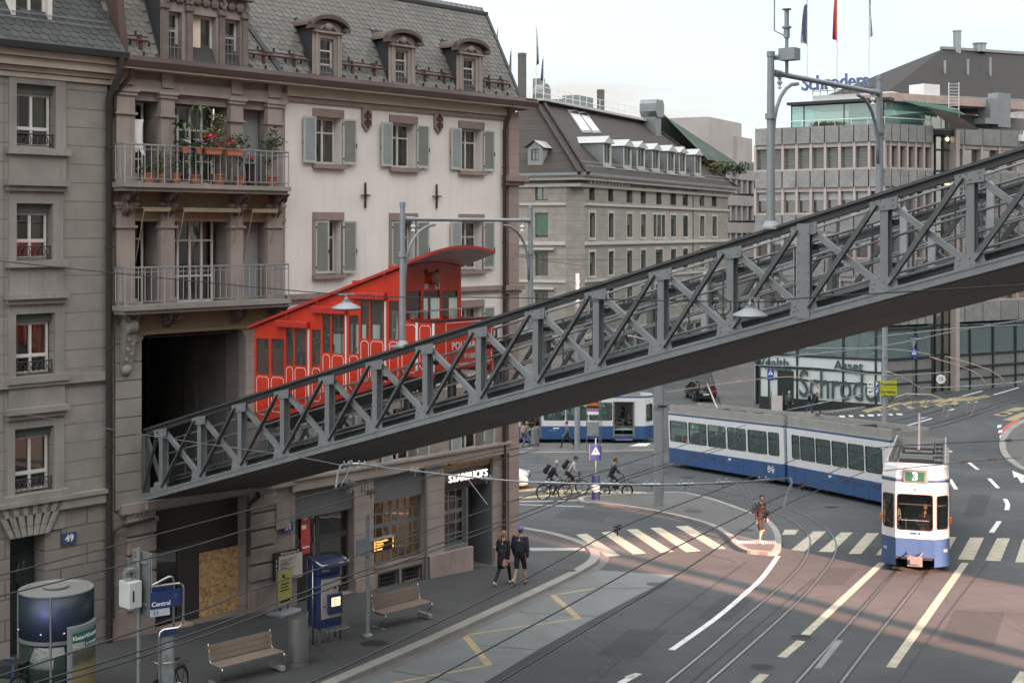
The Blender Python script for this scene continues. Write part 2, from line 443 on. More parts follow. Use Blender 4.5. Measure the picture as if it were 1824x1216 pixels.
for q in([(1026,952),(1045,950),(1105,989),(1081,991)],[(1071,948),(1090,946),(1151,985),(1128,987)],[(1116,943),(1135,942),(1200,982),(1176,984)],[(1158,940),(1176,939),(1248,981),(1222,983)],[(1203,937),(1226,936),(1294,977),(1271,977)],[(1398,943),(1423,943),(1416,952),(1393,952)],[(1449,946),(1472,946),(1433,982),(1409,979)],[(1498,948),(1519,948),(1483,983),(1458,982)],[(1544,949),(1566,949),(1534,986),(1511,986)],[(1590,951),(1612,951),(1580,988),(1560,988)],[(1689,956),(1704,956),(1683,992),(1665,992)],[(1728,957),(1753,957),(1734,997),(1706,996)],[(1776,958),(1799,958),(1782,999),(1755,998)],[(1822,960),(1847,960),(1834,1002),(1808,1001)]):
 mark(gpx(q),M_cream)
def line(px,w,m,n=4):o=ribbon('road_marking',crom(gpx(px),n),-w/2,w/2,.006,m);return o
line([(1386,990),(1359,1027),(1326,1058),(1276,1100),(1216,1143),(1196,1157)],.17,M_white)
line([(1571,1002),(1434,1130)],.24,M_cream);line([(1427,1141),(1392,1170)],.24,M_cream);line([(1362,1200),(1336,1224)],.24,M_cream)
line([(1719,1002),(1587,1188)],.24,M_cream);line([(1826,1196),(1808,1222)],.24,M_cream)
for a,b in(((1723,823),(1743,837)),((1759,852),(1779,869)),((1693,853),(1703,872)),((1789,888),(1796,898),(1795,909)),((1782,928),(1766,948)))if False else():
 pass
for l in([(1725,823),(1742,836)],[(1762,852),(1778,869)],[(1692,853),(1703,871)],[(1790,888),(1795,898),(1793,908)],[(1780,928),(1766,948)],[(1690,803),(1701,806)],[(1600,762),(1660,745)],[(1690,712),(1750,696)],[(1770,703),(1815,690)],[(1640,745),(1700,728)],[(1118,1206),(1138,1199)],[(1105,1216),(1130,1203)]):
 line(l,.2,M_white)
line([(1218-20,1163),(1190,1158)],.15,M_white)if False else None
mark(gpx([(1803,838),(1824,846),(1850,858),(1850,862),(1822,851),(1826,858),(1819,860),(1812,849),(1806,850)]),M_white)
line([(693,1217),(871,1184)],.1,M_yel,1);line([(871,1184),(828,1131)],.2,M_yel,1);line([(826,1131),(1031,1101)],.1,M_yel,1);line([(1031,1101),(985,1060)],.2,M_yel,1);line([(983,1060),(1060,1047)],.1,M_yel,1)
line([(920,893),(1030,891)],.16,M_white);line([(920,898),(1040,902)],.12,M_white)
for q in([(905,873),(960,868),(965,872),(905,878)],[(975,871),(1150,876),(1157,879),(975,877)],[(905,886),(1000,879),(1010,882),(905,890)]):mark(gpx(q),M_yel)
for k in range(7):x=1520+k*26;mark(gpx([(x+14,731-k*2.1),(x+78,716-k*2.1),(x+92,718-k*2.1),(x+24,735-k*2.1)]),M_yel2)
for k in range(3):mark(gpx([(1768+k*18,739+k*9),(1850,715+k*9),(1850,720+k*9),(1790+k*18,741+k*9)]),M_yel2)
for k in range(9):mark(gpx([(1460+k*17,741-k*.6),(1470+k*17,741-k*.6),(1472+k*17,744-k*.6),(1462+k*17,744-k*.6)]),M_white)
for k in range(3):mark(gpx([(1777+k*2,757+k*9),(1784+k*2,756+k*9),(1783+k*2,761+k*9),(1776+k*2,762+k*9)]),M_white)
mark(gpx([(1118,799),(1138,793),(1160,793),(1150,799)]),M_white,.15)
tacm=MB()
for k in range(34):a=G(942+k*2.9,975.0);b=G(945.5+k*2.9,979.6);tacm.quad(G(942+k*2.9,975,.13),G(943.4+k*2.9,975,.13),G(947+k*2.9,980,.13),G(945.4+k*2.9,980,.13))
o=tacm.build('tactile_strip',M_white,recalc=False);o['kind']='structure'
tacm=MB()
for k in range(20):tacm.quad(G(1311+k*3.6,962,.13),G(1313+k*3.6,962,.13),G(1314.6+k*3.6,968,.13),G(1312.6+k*3.6,968,.13))
o=tacm.build('tactile_strip',M_white,recalc=False);o['kind']='structure'
def rail(px):
 p=crom(gpx(px),5);ribbon('rail_bed',p,-.085,.085,.005,M_groove);ribbon('tram_rail',p,-.045,.02,.010,M_rail)
Z3=lambda l:[(1216+a/3,810+b/3)for a,b in l]
rail(Z3([(-560,125),(-200,140),(20,165),(260,205),(450,247),(600,300),(720,357),(790,420),(819,480),(803,550),(740,642),(640,757),(500,890),(330,1042),(130,1216),(0,1326)]))
rail(Z3([(-560,145),(-200,165),(0,188),(200,224),(400,275),(540,327),(630,385),(676,440),(674,500),(640,577),(560,667),(440,772),(300,892),(150,1022),(0,1146),(-180,1290)]))
rail(Z3([(1200,540),(1150,602),(1060,704),(960,818),(850,944),(730,1078),(600,1222),(500,1330)]));rail(Z3([(1345,570),(1300,628),(1230,718),(1130,846),(1020,985),(900,1142),(840,1222),(760,1330)]))
for l in([(1600,770),(1720,738),(1824,706),(1900,684)],[(1600,778),(1720,745),(1824,712),(1900,690)],[(1580,752),(1700,722),(1824,684),(1900,662)],[(1560,748),(1690,716),(1824,677),(1900,656)]):
 rail(l)
for l in([(760,826),(918,824),(1060,822),(1180,818)],[(760,833),(918,831),(1060,828),(1180,824)],[(760,843),(918,841),(1060,838),(1190,832)]):rail(l)
def cover(x,y,r=.34,h=.006,grate=False):
 c=G(x,y);m=MB();n=20
 a=[(c.x+r*math.cos(k*2*math.pi/n),c.y+r*math.sin(k*2*math.pi/n))for k in range(n)]
 b=[(c.x+r*.82*math.cos(k*2*math.pi/n),c.y+r*.82*math.sin(k*2*math.pi/n))for k in range(n)]
 m.add([(p,q,gz(p,q)+h)for p,q in a+b],[(k,(k+1)%n,n+(k+1)%n,n+k)for k in range(n)])
 for k in range(-3,4):
  w=math.sqrt(max(.01,(r*.8)**2-(k*r*.2)**2));m.quad(*[(c.x+i*w,c.y+k*r*.2+j*.02,gz(c.x+i*w,c.y+k*r*.2+j*.02)+h)for i,j in((-1,-1),(1,-1),(1,1),(-1,1))])
 o=m.build('manhole_cover',M_iron,recalc=False);o['kind']='structure'
for x,y in((1427,1134),(1357,1187),(1480,903),(1170,1040),(1690,700),(1787,737),(1184,842),(1226,850),(1576,740)):cover(x,y)
for x,y,r in((667,1153,.36),(1012,1022,.28),(1330,949,.3),(1235,915,.4)):cover(x,y,r,.13)
for q in([(1290,1060),(1345,1062),(1300,1105),(1240,1100)],[(1010,905),(1090,912),(1075,930),(985,922)],[(1700,1085),(1790,1090),(1770,1150),(1672,1143)],[(1120,1120),(1190,1122),(1140,1170),(1062,1166)],[(1730,880),(1765,882),(1752,920),(1716,918)],[(1480,1010),(1530,1012),(1500,1042),(1448,1040)]):sheet('asphalt_patch',gpx(q),.0035,M_dark)
for l in([(1060,1216),(1180,1110),(1330,1000)],[(1600,1216),(1690,1090),(1760,1000)],[(930,935),(1100,950),(1310,1000)],[(1230,1216),(1330,1130),(1450,1030)]):ribbon('tar_seam',crom(gpx(l),6),-.03,.03,.0045,M_groove)
sheet('rail_plate',gpx([(1488,1140),(1502,1140),(1462,1190),(1450,1190)]),.007,mat('plate_concrete',(.2,.2,.2),.8))
# ======================= the two facades along the street
ZB=gz(C_FA.x,C_FA.y)
def FU(px,d=0.0):
 k=(px-CX)/F;o=C_FA-NIN*d
 return(k*o.y-o.x)/(UA.x-k*UA.y)
def FZ(px,py,d=0.0):
 Y=(C_FA-NIN*d+UA*FU(px,d)).y
 return CZ-(py-HY)*Y/F-ZB
def op(xl,xr,yt,yb,d=0.0):return(FU(xl,d),FU(xr,d),FZ(xl,yb,d),FZ(xl,yt,d))
M_st1=course('grey_sandstone',(.285,.265,.24),.47,60,.014,.16,.35,0,.7)
M_st2=course('pink_sandstone',(.315,.268,.242),.44,2.3,.010,.14,.5,.35,.45)
M_st2p=mat('pink_sandstone_plain',(.30,.255,.23),.85,0,.28,.9,18,.25,50,streak=.45)
M_st3=mat('grey_sandstone_plain',(.26,.243,.22),.85,0,.25,.9,18,.25,50,streak=.4)
M_rough=mat('rough_hewn_stone',(.27,.23,.207),.9,0,.3,2.5,14,1.0,16)
M_ochre=mat('ochre_render',(.27,.215,.135),.85,0,.2,1,14,streak=.3)
M_stucco=mat('white_stucco',(.69,.645,.61),.9,0,.13,.55,9,.3,45,streak=.22)
M_trim=mat('red_sandstone_trim',(.25,.19,.168),.85,0,.22,2,20,.2)
M_shut=mat('grey_shutter_paint',(.39,.41,.385),.6,0,.1,3,25)
M_wfr=mat('white_window_frame',(.60,.57,.54),.5,0,.08);M_dkfr=mat('dark_window_frame',(.05,.045,.042),.5,0,.1)
M_gfr=mat('grey_metal_frame',(.15,.158,.165),.5,.2,.1);M_green=mat('dark_green_paint',(.02,.038,.034),.45,0,.2)
M_blind=mat('green_grey_blind',(.10,.12,.11),.6,0,.15,2,30)
M_pane=glass('window_glass',(.62,.66,.64),.11);M_paned=glass('shop_glass',(.68,.67,.62),.08)
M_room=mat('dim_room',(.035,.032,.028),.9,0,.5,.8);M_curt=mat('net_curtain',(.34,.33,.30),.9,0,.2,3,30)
M_gutter=mat('brown_gutter',(.05,.028,.024),.5,.3,.2);M_pipe=mat('dark_downpipe',(.05,.045,.042),.5,.4,.2)
M_zinc=mat('zinc_sheet',(.22,.24,.245),.45,.5,.2,2,20);M_dzinc=mat('dark_lead',(.055,.06,.064),.5,.4,.2)
M_steel=mat('galvanised_steel',(.30,.32,.33),.45,.6,.15);M_black=mat('black_paint',(.018,.018,.02),.5);M_rust=mat('rust_iron',(.08,.03,.024),.7,.2,.25)
M_wht=mat('white_paint',(.72,.73,.73),.5,0,.06)
M_grpaint=mat('grey_fascia',(.115,.115,.118),.7,0,.08)
M_wood=mat('weathered_wood',(.21,.16,.13),.75,0,.25,1,30,.3,30)
def slate_mat(name,c,var):
 t=NT(name);g=t.n('ShaderNodeNewGeometry');co=t.pos()
 r=t.ramp(g.outputs['Random Per Island'],[(0,mul(c,1-var)),(.5,c),(1,mul(c,1+var))])
 n=t.noise(co,.8,6);n2=t.noise(co,18,4)
 cc=t.mix(t.ramp(n,[(.4,(0,0,0)),(.75,(.6,)*3)]),r,mul((c[0],c[1]*.98,c[2]*.92),.7));cc=t.mix(t.math('MULTIPLY',n2,.5),cc,mul(c,.75))
 t.bump(n2,.3,.01);return t.set(cc,.6)
M_slate=slate_mat('roof_slate',(.135,.131,.12),.2);M_slate1=slate_mat('dark_roof_slate',(.03,.034,.034),.45)
M_under=mat('roof_underlay',(.05,.05,.05),.9)
def curtain_mesh(u0,u1,z0,z1,y,mode,rnd):
 m=MB();w=u1-u0
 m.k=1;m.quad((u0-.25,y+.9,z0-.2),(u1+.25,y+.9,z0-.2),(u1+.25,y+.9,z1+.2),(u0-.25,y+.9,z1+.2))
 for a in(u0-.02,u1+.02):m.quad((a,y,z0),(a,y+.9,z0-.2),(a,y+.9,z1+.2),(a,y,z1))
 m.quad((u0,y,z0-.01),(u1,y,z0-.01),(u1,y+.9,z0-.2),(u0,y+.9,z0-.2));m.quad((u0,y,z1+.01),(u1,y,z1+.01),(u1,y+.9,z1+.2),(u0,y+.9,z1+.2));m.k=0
 spans={'full':[(u0,u1)],'sides':[(u0,u0+.3*w),(u1-.3*w,u1)],'left':[(u0,u0+.5*w)],'right':[(u0+.55*w,u1)],'none':[]}[mode]
 for a,b in spans:
  n=max(4,int((b-a)/.035));vs=[]
  for i in range(n+1):
   x=a+(b-a)*i/n;yy=y+.14+.025*math.sin(i*1.9+rnd)+.012*math.sin(i*.7)
   vs+=[(x,yy,z0),(x,yy,z1)]
  m.add(vs,[(2*i,2*i+2,2*i+3,2*i+1)for i in range(n)])
 return m
def window(par,u0,u1,z0,z1,y,fr=None,pane=None,mull=1,trans=(.68,),mode='sides',fw=.065,name='window',low=0.0,room=True):
 fr=fr or M_wfr;pane=pane or M_pane
 m=MB();d=.05
 m.box((u0,y-d,z0),(u0+fw,y,z1));m.box((u1-fw,y-d,z0),(u1,y,z1));m.box((u0+fw,y-d+.002,z1-fw),(u1-fw,y-.002,z1));m.box((u0+fw,y-d+.002,z0),(u1-fw,y-.002,z0+fw*1.2))
 for i in range(mull):
  c=u0+(u1-u0)*(i+1)/(mull+1);m.box((c-fw*.55,y-d-.01,z0+fw),(c+fw*.55,y-.004,z1-fw))
 for t in trans:
  z=z0+(z1-z0)*t;m.box((u0+fw,y-d+.006,z-.022),(u1-fw,y-.006,z+.022))
 if low:m.box((u0+fw,y-d-.02,z0+low),(u1-fw,y-.007,z0+low+fw*1.3))
 w=m.build(name,fr,par)
 MB().quad((u0,y-.02,z0),(u1,y-.02,z0),(u1,y-.02,z1),(u0,y-.02,z1)).build('pane',pane,w,recalc=False)
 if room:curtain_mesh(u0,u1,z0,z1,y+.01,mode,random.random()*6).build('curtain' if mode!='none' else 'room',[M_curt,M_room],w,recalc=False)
 return w
SH={}
def shutter(par,x,y,z0,h,w,side,ang=4):
 """louvred leaf hinged at x; side -1 opens to the left, +1 to the right"""
 key=(round(w,2),round(h,2))
 if key not in SH:
  m=MB();f=.055
  m.box((0,-.018,0),(f,.018,h));m.box((w-f,-.018,0),(w,.018,h));m.box((f,-.017,0),(w-f,.017,f*1.3));m.box((f,-.017,h-f),(w-f,.017,h))
  n=int((h-.14)/.052)
  for i in range(n):
   z=.09+i*(h-.16)/n;m.bar((f,0,z+.02),(w-f,0,z+.02),.006,.052,(0,-.55,.83))
  m.k=1;m.box((f,.012,f),(w-f,.016,h-f));m.k=0
  m.k=2;m.cbox((w-.02,-.03,h*.42),(.025,.03,.12));m.cbox((.02,-.025,h*.12),(.03,.03,.05));m.cbox((.02,-.025,h*.88),(.03,.03,.05))
  o=m.build('shutter',[M_shut,mat('shutter_back',(.23,.265,.27),.7),M_pipe],par);SH[key]=o
 else:
  o=SH[key].copy();col.objects.link(o);o.parent=par
 o.location=(x,y,z0)
 o.rotation_euler=(0,0,R(-ang))if side>0 else(0,0,R(180+ang))
 return o
b2=thing('corner_building',(C_FA.x,C_FA.y,ZB),TH,'pink sandstone and white stucco corner building with grey shutters and slate mansard roof','building')
UL=FU(199);UB=FU(507);UR=0.0
Z_EAVE=FZ(840,180);Z_STR=FZ(641,845)
colsA=[(FU(561),FU(607)),(FU(697),FU(739)),(FU(820),FU(858))]
flo=[(FZ(820,304),FZ(820,228)),(FZ(820,481),FZ(820,394)),(FZ(820,648),FZ(820,548)),(FZ(820,806),FZ(820,712))]
Z_PINK=FZ(820,690)
holes=[(a,b,z0,z1)for a,b in colsA for z0,z1 in flo[:3]]
wm=MB().wall(UB,FU(896),Z_PINK,Z_EAVE,holes,0,.38);wm.build('white_wall',M_stucco,b2)
holes4=[(a,b,*flo[3])for a,b in colsA]
bayop=[(240,285),(311,410),(433,476)]
zt={0:(FZ(240,325),FZ(240,178)),1:(FZ(240,545),FZ(240,378))}
bh=[(FU(a),FU(b),z[0],z[1],.75)for a,b in bayop for z in zt.values()]
P0,P1=FU(249),FU(437);ZP0,ZP1=FZ(249,884),FZ(277,592)
wm=MB().wall(UB,FU(896),Z_STR,Z_PINK,holes4,-.02,.4);wm.wall(UL,UB,Z_STR,Z_EAVE-.05,bh+[(P0,P1,ZP0,ZP1,.9)],-.02)
wm.build('stone_wall',M_st2,b2)
sm=MB();sm.quad((0,0,-1),(0,13,-1),(0,13,Z_EAVE),(0,0,Z_EAVE));sm.quad((UL,13,-1),(0,13,-1),(0,13,Z_EAVE),(UL,13,Z_EAVE));sm.quad((UL,.0,0),(UL,13,0),(UL,13,Z_EAVE+3),(UL,0,Z_EAVE))
sm.build('side_wall',M_st2,b2,recalc=False)
pm=MB();pm.box((FU(903),-.1,-1),(.08,.2,Z_EAVE-.25));pm.build('corner_pilaster',course('pilaster_stone',(.33,.25,.225),.44,3,.012,.12,.45,0,.5),b2)
bm_=MB()
for py,hh,pr in((318,.2,.32),(327,.12,.2),(512,.16,.22),(520,.1,.14),(188,.3,.25)):
 z=FZ(905,py);bm_.box((FU(893),-pr,z-hh/2),(pr+.05,.1,z+hh/2))
z=FZ(820,514);bm_.box((FU(507),-.10,z-.1),(FU(890),.02,z+.06));bm_.box((FU(507),-.05,z-.2),(FU(889),.02,z-.102))
zf=FZ(700,190);bm_.box((FU(507),-.07,zf-.13),(FU(896),.02,zf+.12));bm_.box((FU(507),-.11,zf+.122),(FU(897),.02,zf+.17))
bm_.build('string_course',M_trim,b2)
modes=['sides','left','right','sides','full','sides','left','full','sides','right','sides','left']
k=0
for fi,(z0,z1)in enumerate(flo):
 for ci,(a,b)in enumerate(colsA):
  w=window(b2,a+.01,b-.01,z0+.01,z1-.01,.33,mode=modes[k],trans=(.68,));k+=1
  s=MB();s.box((a-.12,-.15,z0-.13),(b+.12,.3,z0));s.build('sill',M_trim,w)
  if fi!=3:
   s=MB();s.box((a-.1,-.05,z1+.002),(b+.1,.03,z1+.24));s.build('lintel',M_trim,w)
   if fi in(1,2):
    s=MB();s.box((a-.11,-.035,z0-.002),(a-.001,.03,z1));s.box((b+.001,-.035,z0-.002),(b+.11,.03,z1));s.build('stone_jamb',M_trim,w)
  sw=(b-a)*.5
  if fi==1 and ci<2:shutter(b2,a+.01,-.005,z0+.02,z1-z0-.04,sw,1,3)
  else:shutter(b2,a-.02,-.07,z0+.02,z1-z0-.04,sw,-1,3+2*((k*7)%3))
  shutter(b2,b+.02,-.07,z0+.02,z1-z0-.04,sw,1,3+2*((k*5)%3))
for px,py in((649,348),(776,350)):
 u,z=FU(px),FZ(px,py);a=MB();a.bar((u,-.05,z-.36),(u,-.05,z+.36),.06,.04,(0,1,0));a.bar((u-.19,-.065,z),(u+.19,-.065,z),.05,.04);a.sphere((u,-.08,z),.05)
 for e in(-.36,.36):a.sphere((u,-.05,z+e),(.035,.03,.05),6,4)
 a.build('wall_anchor',M_rust,b2)
for px,py in((651,216),(779,221)):
 u,z=FU(px),FZ(px,py);a=MB();a.prism([(u-.19,z+.4),(u+.19,z+.4),(u+.19,z-.12),(u,z-.33),(u-.19,z-.12)],-.09,.02);e=a.build('emblem_plaque',M_trim,b2)
 c=MB();c.bar((u,-.11,z-.22),(u,-.11,z+.26),.05,.03,(0,1,0))
 for dz in(-.05,.16):c.tube([(u+.13*math.cos(t),-.11,z+dz+.07*math.sin(t))for t in[i*math.pi/5 for i in range(10)]],.022,5,True)
 c.sphere((u,-.12,z+.28),.05,6,4);c.build('iron_lily',M_rust,e)
pm=MB()
PIL=[(208,240),(287,311),(411,433),(477,503)]
def uw(px):return FU(px,.16)
for lv,(zb,ztp)in((0,(FZ(240,326),FZ(240,172))),(1,(FZ(240,548),FZ(240,372)))):
 for a,b in PIL:
  ua,ub=uw(a),uw(b);pm.box((ua,-.16,zb),(ub,0,ztp));pm.box((ua-.06,-.22,ztp-.5),(ub+.06,-.0,ztp-.44));pm.box((ua-.05,-.21,ztp),(ub+.05,.0,ztp+.09));pm.box((ua-.09,-.25,ztp+.092),(ub+.09,.0,ztp+.17));pm.box((ua-.05,-.2,zb),(ub+.05,-.161,zb+.25))
zc=FZ(240,163)
pm.box((UL+.05,-.18,zc),(UB,0,zc+.09));pm.box((UL+.05,-.12,zc+.092),(UB,0,FZ(240,148)+.1))
for a,b in PIL:pm.box((uw(a)+.03,-.17,zc+.15),(uw(b)-.03,-.121,zc+.75))
pm.build('pilaster',M_st2p,b2)
om=MB()
for z,hh in((FZ(240,362),.75),(FZ(240,570),.6)):om.box((UL+.3,-.06,z-hh/2),(UB-.02,0,z+hh/2));om.box((UL+.3,-.09,z-hh/2-.1),(UB-.02,0,z-hh/2-.002))
om.build('ochre_frieze',M_ochre,b2)
for lv in(0,1):
 z0,z1=zt[lv]
 for i,(a,b)in enumerate(bayop):
  ua,ub=FU(a),FU(b)
  if i==1:window(b2,ua+.02,ub-.25,z0,z1-.02,.5,mull=3,trans=(.3,.7),mode='sides',name='balcony_door')
  elif i==0:window(b2,ua+.02,ub-.22,z0,z1-.02,.5,mull=0,trans=(.3,.72),mode='left',name='balcony_door')
  else:
   mp_=MB();mp_.box((ua+.02,.35,z0),(ub-.05,.42,z1));mp_.build('loggia_panel',mat('pale_panel_%d'%lv,(.30,.32,.33),.7),b2)
  if lv==1:
   aw=MB();aw.box((ua-.02,-.42,z1+.10),(ub+.03,-.02,z1+.13));aw.box((ua-.02,-.44,z1+.02),(ub+.03,-.42,z1+.13));aw.tube([(ua,-.43,z1+.05),(ua-.0,-.03,z1-1.3)],.012,5);aw.tube([(ub,-.43,z1+.05),(ub,-.03,z1-1.3)],.012,5);aw.build('awning',mat('awning_cloth',(.28,.24,.16),.8),b2)
def console(par,u,z,h,dp,w,m,scroll=True):
 pts=[]
 for i in range(13):
  t=i/12;pts.append((-(dp*(1-t)**.8*(.75+.25*math.cos(t*9))+.06),z-h*t))
 c=MB();c.prism([(0,z)]+[(a,b)for a,b in pts]+[(0,z-h)],u-w/2,u+w/2,'yz')
 if scroll:
  for s in(-1,1):c.lathe([(.001,-.02),(.09,-.02),(.11,.0),(.09,.02),(.001,.02)],(0,0,0),12,Matrix.Translation((u+s*w/2,-dp*.72,z-.13))@Matrix.Rotation(R(90),4,'Y'))
  for s in(-.25,.25):c.tube([(u+s*w,a-.015,b)for a,b in pts],.03,5)
 return c.build('console',m,par)
def balcony(zs,name_lbl,dz):
 d=.8;ua,ub=FU(222,d),FU(519,d)
 s=MB();s.box((ua,-d,zs-.12),(ub,-.02,zs));s.box((ua+.06,-d+.08,zs-.22),(ub-.06,-.02,zs-.121))
 bal=s.build('balcony',M_st3,b2)
 r=MB();H=.98;pts=[(ua+.05,-.1),(ua+.05,-d+.06),(ub-.05,-d+.06),(ub-.05,-.1)]
 for zz,rr in((H,.024),(.1,.014),(.86,.012)):r.tube([(x,y,zs+zz)for x,y in pts],rr,6)
 for(x0,y0),(x1,y1)in zip(pts[:-1],pts[1:]):
  n=max(2,round(math.hypot(x1-x0,y1-y0)/.2))
  for i in range(n+1):
   t=i/n;r.tube([(x0+(x1-x0)*t,y0+(y1-y0)*t,zs-(.1 if i%6==0 else-.1)),(x0+(x1-x0)*t,y0+(y1-y0)*t,zs+H)],.013 if i%6 else .018,5)
 r.build('railing',M_steel,bal)
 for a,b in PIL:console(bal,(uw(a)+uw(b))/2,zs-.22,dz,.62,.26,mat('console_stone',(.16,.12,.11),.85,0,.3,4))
 return bal
ZBAL=[FZ(222,324,.8),FZ(222,546,.8)]
balcony(ZBAL[0],'',.72);balcony(ZBAL[1],'',.42)
pm=MB()
pu0,pu1=UL+.05,P0
zz=FZ(230,905);i=0
while zz<FZ(230,600):
 pm.box((pu0,-.09,zz+.012),(pu1-.002,-.02,zz+.47));zz+=.48
for sg,a in((1,P0),(-1,P1)):
 q=[(a,ZP1+.02)]+[(a+sg*(.42-.42*math.sin(R(t))),ZP1+.02-(.42-.42*math.cos(R(t))))for t in range(0,91,15)]
 pm.prism(q,-.018,.3)
pm.build('portal_pier',M_st3,b2,bevel=.012)
s=MB();u=FU(231,.3);zt_=FZ(231,580,.3)
s.lathe([(.001,-.17),(.16,-.17),(.24,-.12),(.24,.12),(.16,.17),(.001,.17)],(0,0,0),18,Matrix.Translation((u,-.28,zt_))@Matrix.Rotation(R(90),4,'Y'))
s.prism([(-.02,zt_+.05),(-.42,zt_),(-.34,zt_-.4),(-.22,zt_-.95),(-.14,zt_-1.15),(-.02,zt_-1.2)],u-.16,u+.16,'yz');s.sphere((u,-.12,zt_-1.15),(.17,.14,.16));s.box((u-.2,-.45,zt_+.2),(u+.2,-.02,zt_+.62))
for i in range(5):s.lathe([(.05,0),(.05,.03),(.001,.04)],(0,0,0),8,Matrix.Translation((u-.06+.12*(i%2),-.36+i*.03,zt_-.35-i*.13))@Matrix.Rotation(R(90),4,'X'))
s.build('scroll_bracket',M_st3,b2,smooth=True,auto=35)
tn=MB();D=9
tn.quad((P0,.3,ZP0),(P0,D,ZP0-2.2),(P0,D,ZP1),(P0,.3,ZP1));tn.quad((P1,.3,ZP0),(P1,D,ZP0-2.2),(P1,D,ZP1),(P1,.3,ZP1));tn.quad((P0,.3,ZP1),(P1,.3,ZP1),(P1,D,ZP1),(P0,D,ZP1));tn.quad((P0,D,ZP0-2.3),(P1,D,ZP0-2.3),(P1,D,ZP1),(P0,D,ZP1));tn.quad((P0,-.1,ZP0),(P1,-.1,ZP0),(P1,D,ZP0-2.2),(P0,D,ZP0-2.2))
for y in(2.2,4.6):tn.box((P1-.12,y,ZP0-1),(P1,y+.5,ZP1));tn.box((P0,y,ZP0-1),(P0+.12,y+.5,ZP1))
tn.box((P1-.06,2.9,ZP0+.3),(P1-.03,4.2,ZP0+3.2));tn.box((P0+.5,6,ZP0-2),(P0+1.4,6.5,ZP0+.8))
tn.build('tunnel_lining',mat('dark_tunnel_wall',(.11,.105,.1),.9,0,.3),b2,recalc=False)  # even dark grey over the whole tunnel lining
g=MB();g.tube([(P0+.3,.12,ZP1-.12),(P1-.2,.12,ZP1-.12)],.035);[g.tube([(P0+.3+e,.12,ZP1-.12),(P0+.3+e,.12,ZP1+.1)],.05)for e in(0,1.9,3.6)];g.build('door_rail',M_rust,b2)
M_gf=course('shop_pier_stone',(.31,.262,.238),.44,5,.013,.12,.45,0,.5)
Z0=-1.2
sh1=op(525,630,868,1069);sh2=op(665,757,848,1006);ent=op(791,877,826,1026);low=op(273,437,903,1128)
low=(low[0],low[1],FZ(273,1128),low[3])
gr=[op(675,707,1024,1048),op(717,748,1014,1037)]
wm=MB().wall(UL,FU(903),Z0,Z_STR,[(*sh1[:2],FZ(525,1080),sh1[3]),(*sh2[:2],FZ(665,1012),sh2[3]),(*ent[:2],FZ(845,1014),ent[3]),(*low[:2],low[2],low[3],.6)]+[(*g_,.25)for g_ in gr],-.02,.42)
wm.build('shop_wall',M_gf,b2)
sc_=MB()
za=FZ(600,853,.2)
sc_.box((FU(515),-.16,za-.16),(FU(902),-.02,za+.16));sc_.box((FU(515),-.24,za+.162),(FU(904),-.02,za+.24));sc_.box((FU(210),-.2,FZ(250,912,.2)),(FU(520),-.021,FZ(250,895,.2)))
sc_.box((FU(250),-.34,FZ(250,906,.3)-.05),(FU(441),-.201,FZ(250,896,.3)))
sc_.build('shop_cornice',M_st2p,b2)
pl=MB()
for a,b,y0,y1 in((197,273,1143,1090),(440,525,1095,1038),(630,665,1058,1032),(665,761,1055,1012),(761,838,1032,990),(877,903,1012,975)):
 if a==665:
  t_=FZ(a,y1);pl.box((FU(a),-.07,t_),(FU(b),-.02,t_+.09));continue
 pl.box((FU(a),-.1 if a<700 else-.13,Z0),(FU(b)-.003,-.02,FZ(a,y1)))
pl.build('plinth',mat('plinth_stone',(.31,.245,.225),.85,0,.25,1.2,15,.2,streak=.4),b2)
rm=MB()
for a,b in((222,273),(440,488)):
 z=FZ(a,1090 if a<300 else 1038);top=FZ(a,935 if a<300 else 905)
 while z<top-.1:
  rm.box((FU(a),-.16,z+.03),(FU(b),-.02,z+.46));z+=.49
 rm.box((FU(a)-.05,-.2,top),(FU(b)+.05,-.02,top+.12));rm.box((FU(a),-.13,top+.125),(FU(b),-.02,top+.55))
 for i in range(3):rm.box((FU(a)+.2+i*.13,-.17,top+.2),(FU(a)+.27+i*.13,-.131,top+.34))
rm.build('rusticated_pier',M_rough,b2,bevel=.03)
tg=MB()
for px,py in((650,866),(780,838),(893,822)):
 u,z=FU(px),FZ(px,py)
 for i in range(3):tg.box((u-.16+i*.12,-.07,z-.12),(u-.09+i*.12,-.021,z+.02))
 tg.box((u-.13,-.05,z+.1),(u-.07,-.021,z+.7));tg.box((u+.0,-.05,z+.1),(u+.06,-.021,z+.7))
tg.build('pier_ornament',M_st2p,b2)
def grid_window(par,a,b,z0,z1,y,nx,nz,fr,pane,name='shop_window',fw=.05,heavy=None):
 m=MB();m.box((a,y-.05,z0),(a+fw,y,z1));m.box((b-fw,y-.05,z0),(b,y,z1));m.box((a+fw,y-.049,z0),(b-fw,y-.001,z0+fw));m.box((a+fw,y-.049,z1-fw),(b-fw,y-.001,z1))
 for i in range(1,nx):c=a+(b-a)*i/nx;q=.02 if not(heavy and i in heavy[0])else .045;m.box((c-q,y-.045,z0+fw),(c+q,y-.003,z1-fw))
 for j in range(1,nz):c=z0+(z1-z0)*j/nz;q=.02 if not(heavy and j in heavy[1])else .06;m.box((a+fw,y-.042,c-q),(b-fw,y-.006,c+q))
 w=m.build(name,fr,par);MB().quad((a,y-.02,z0),(b,y-.02,z0),(b,y-.02,z1),(a,y-.02,z1)).build('pane',pane,w,recalc=False);return w
M_shopin=mat('shop_interior',(.34,.26,.18),.8,0,.4,.9,5)
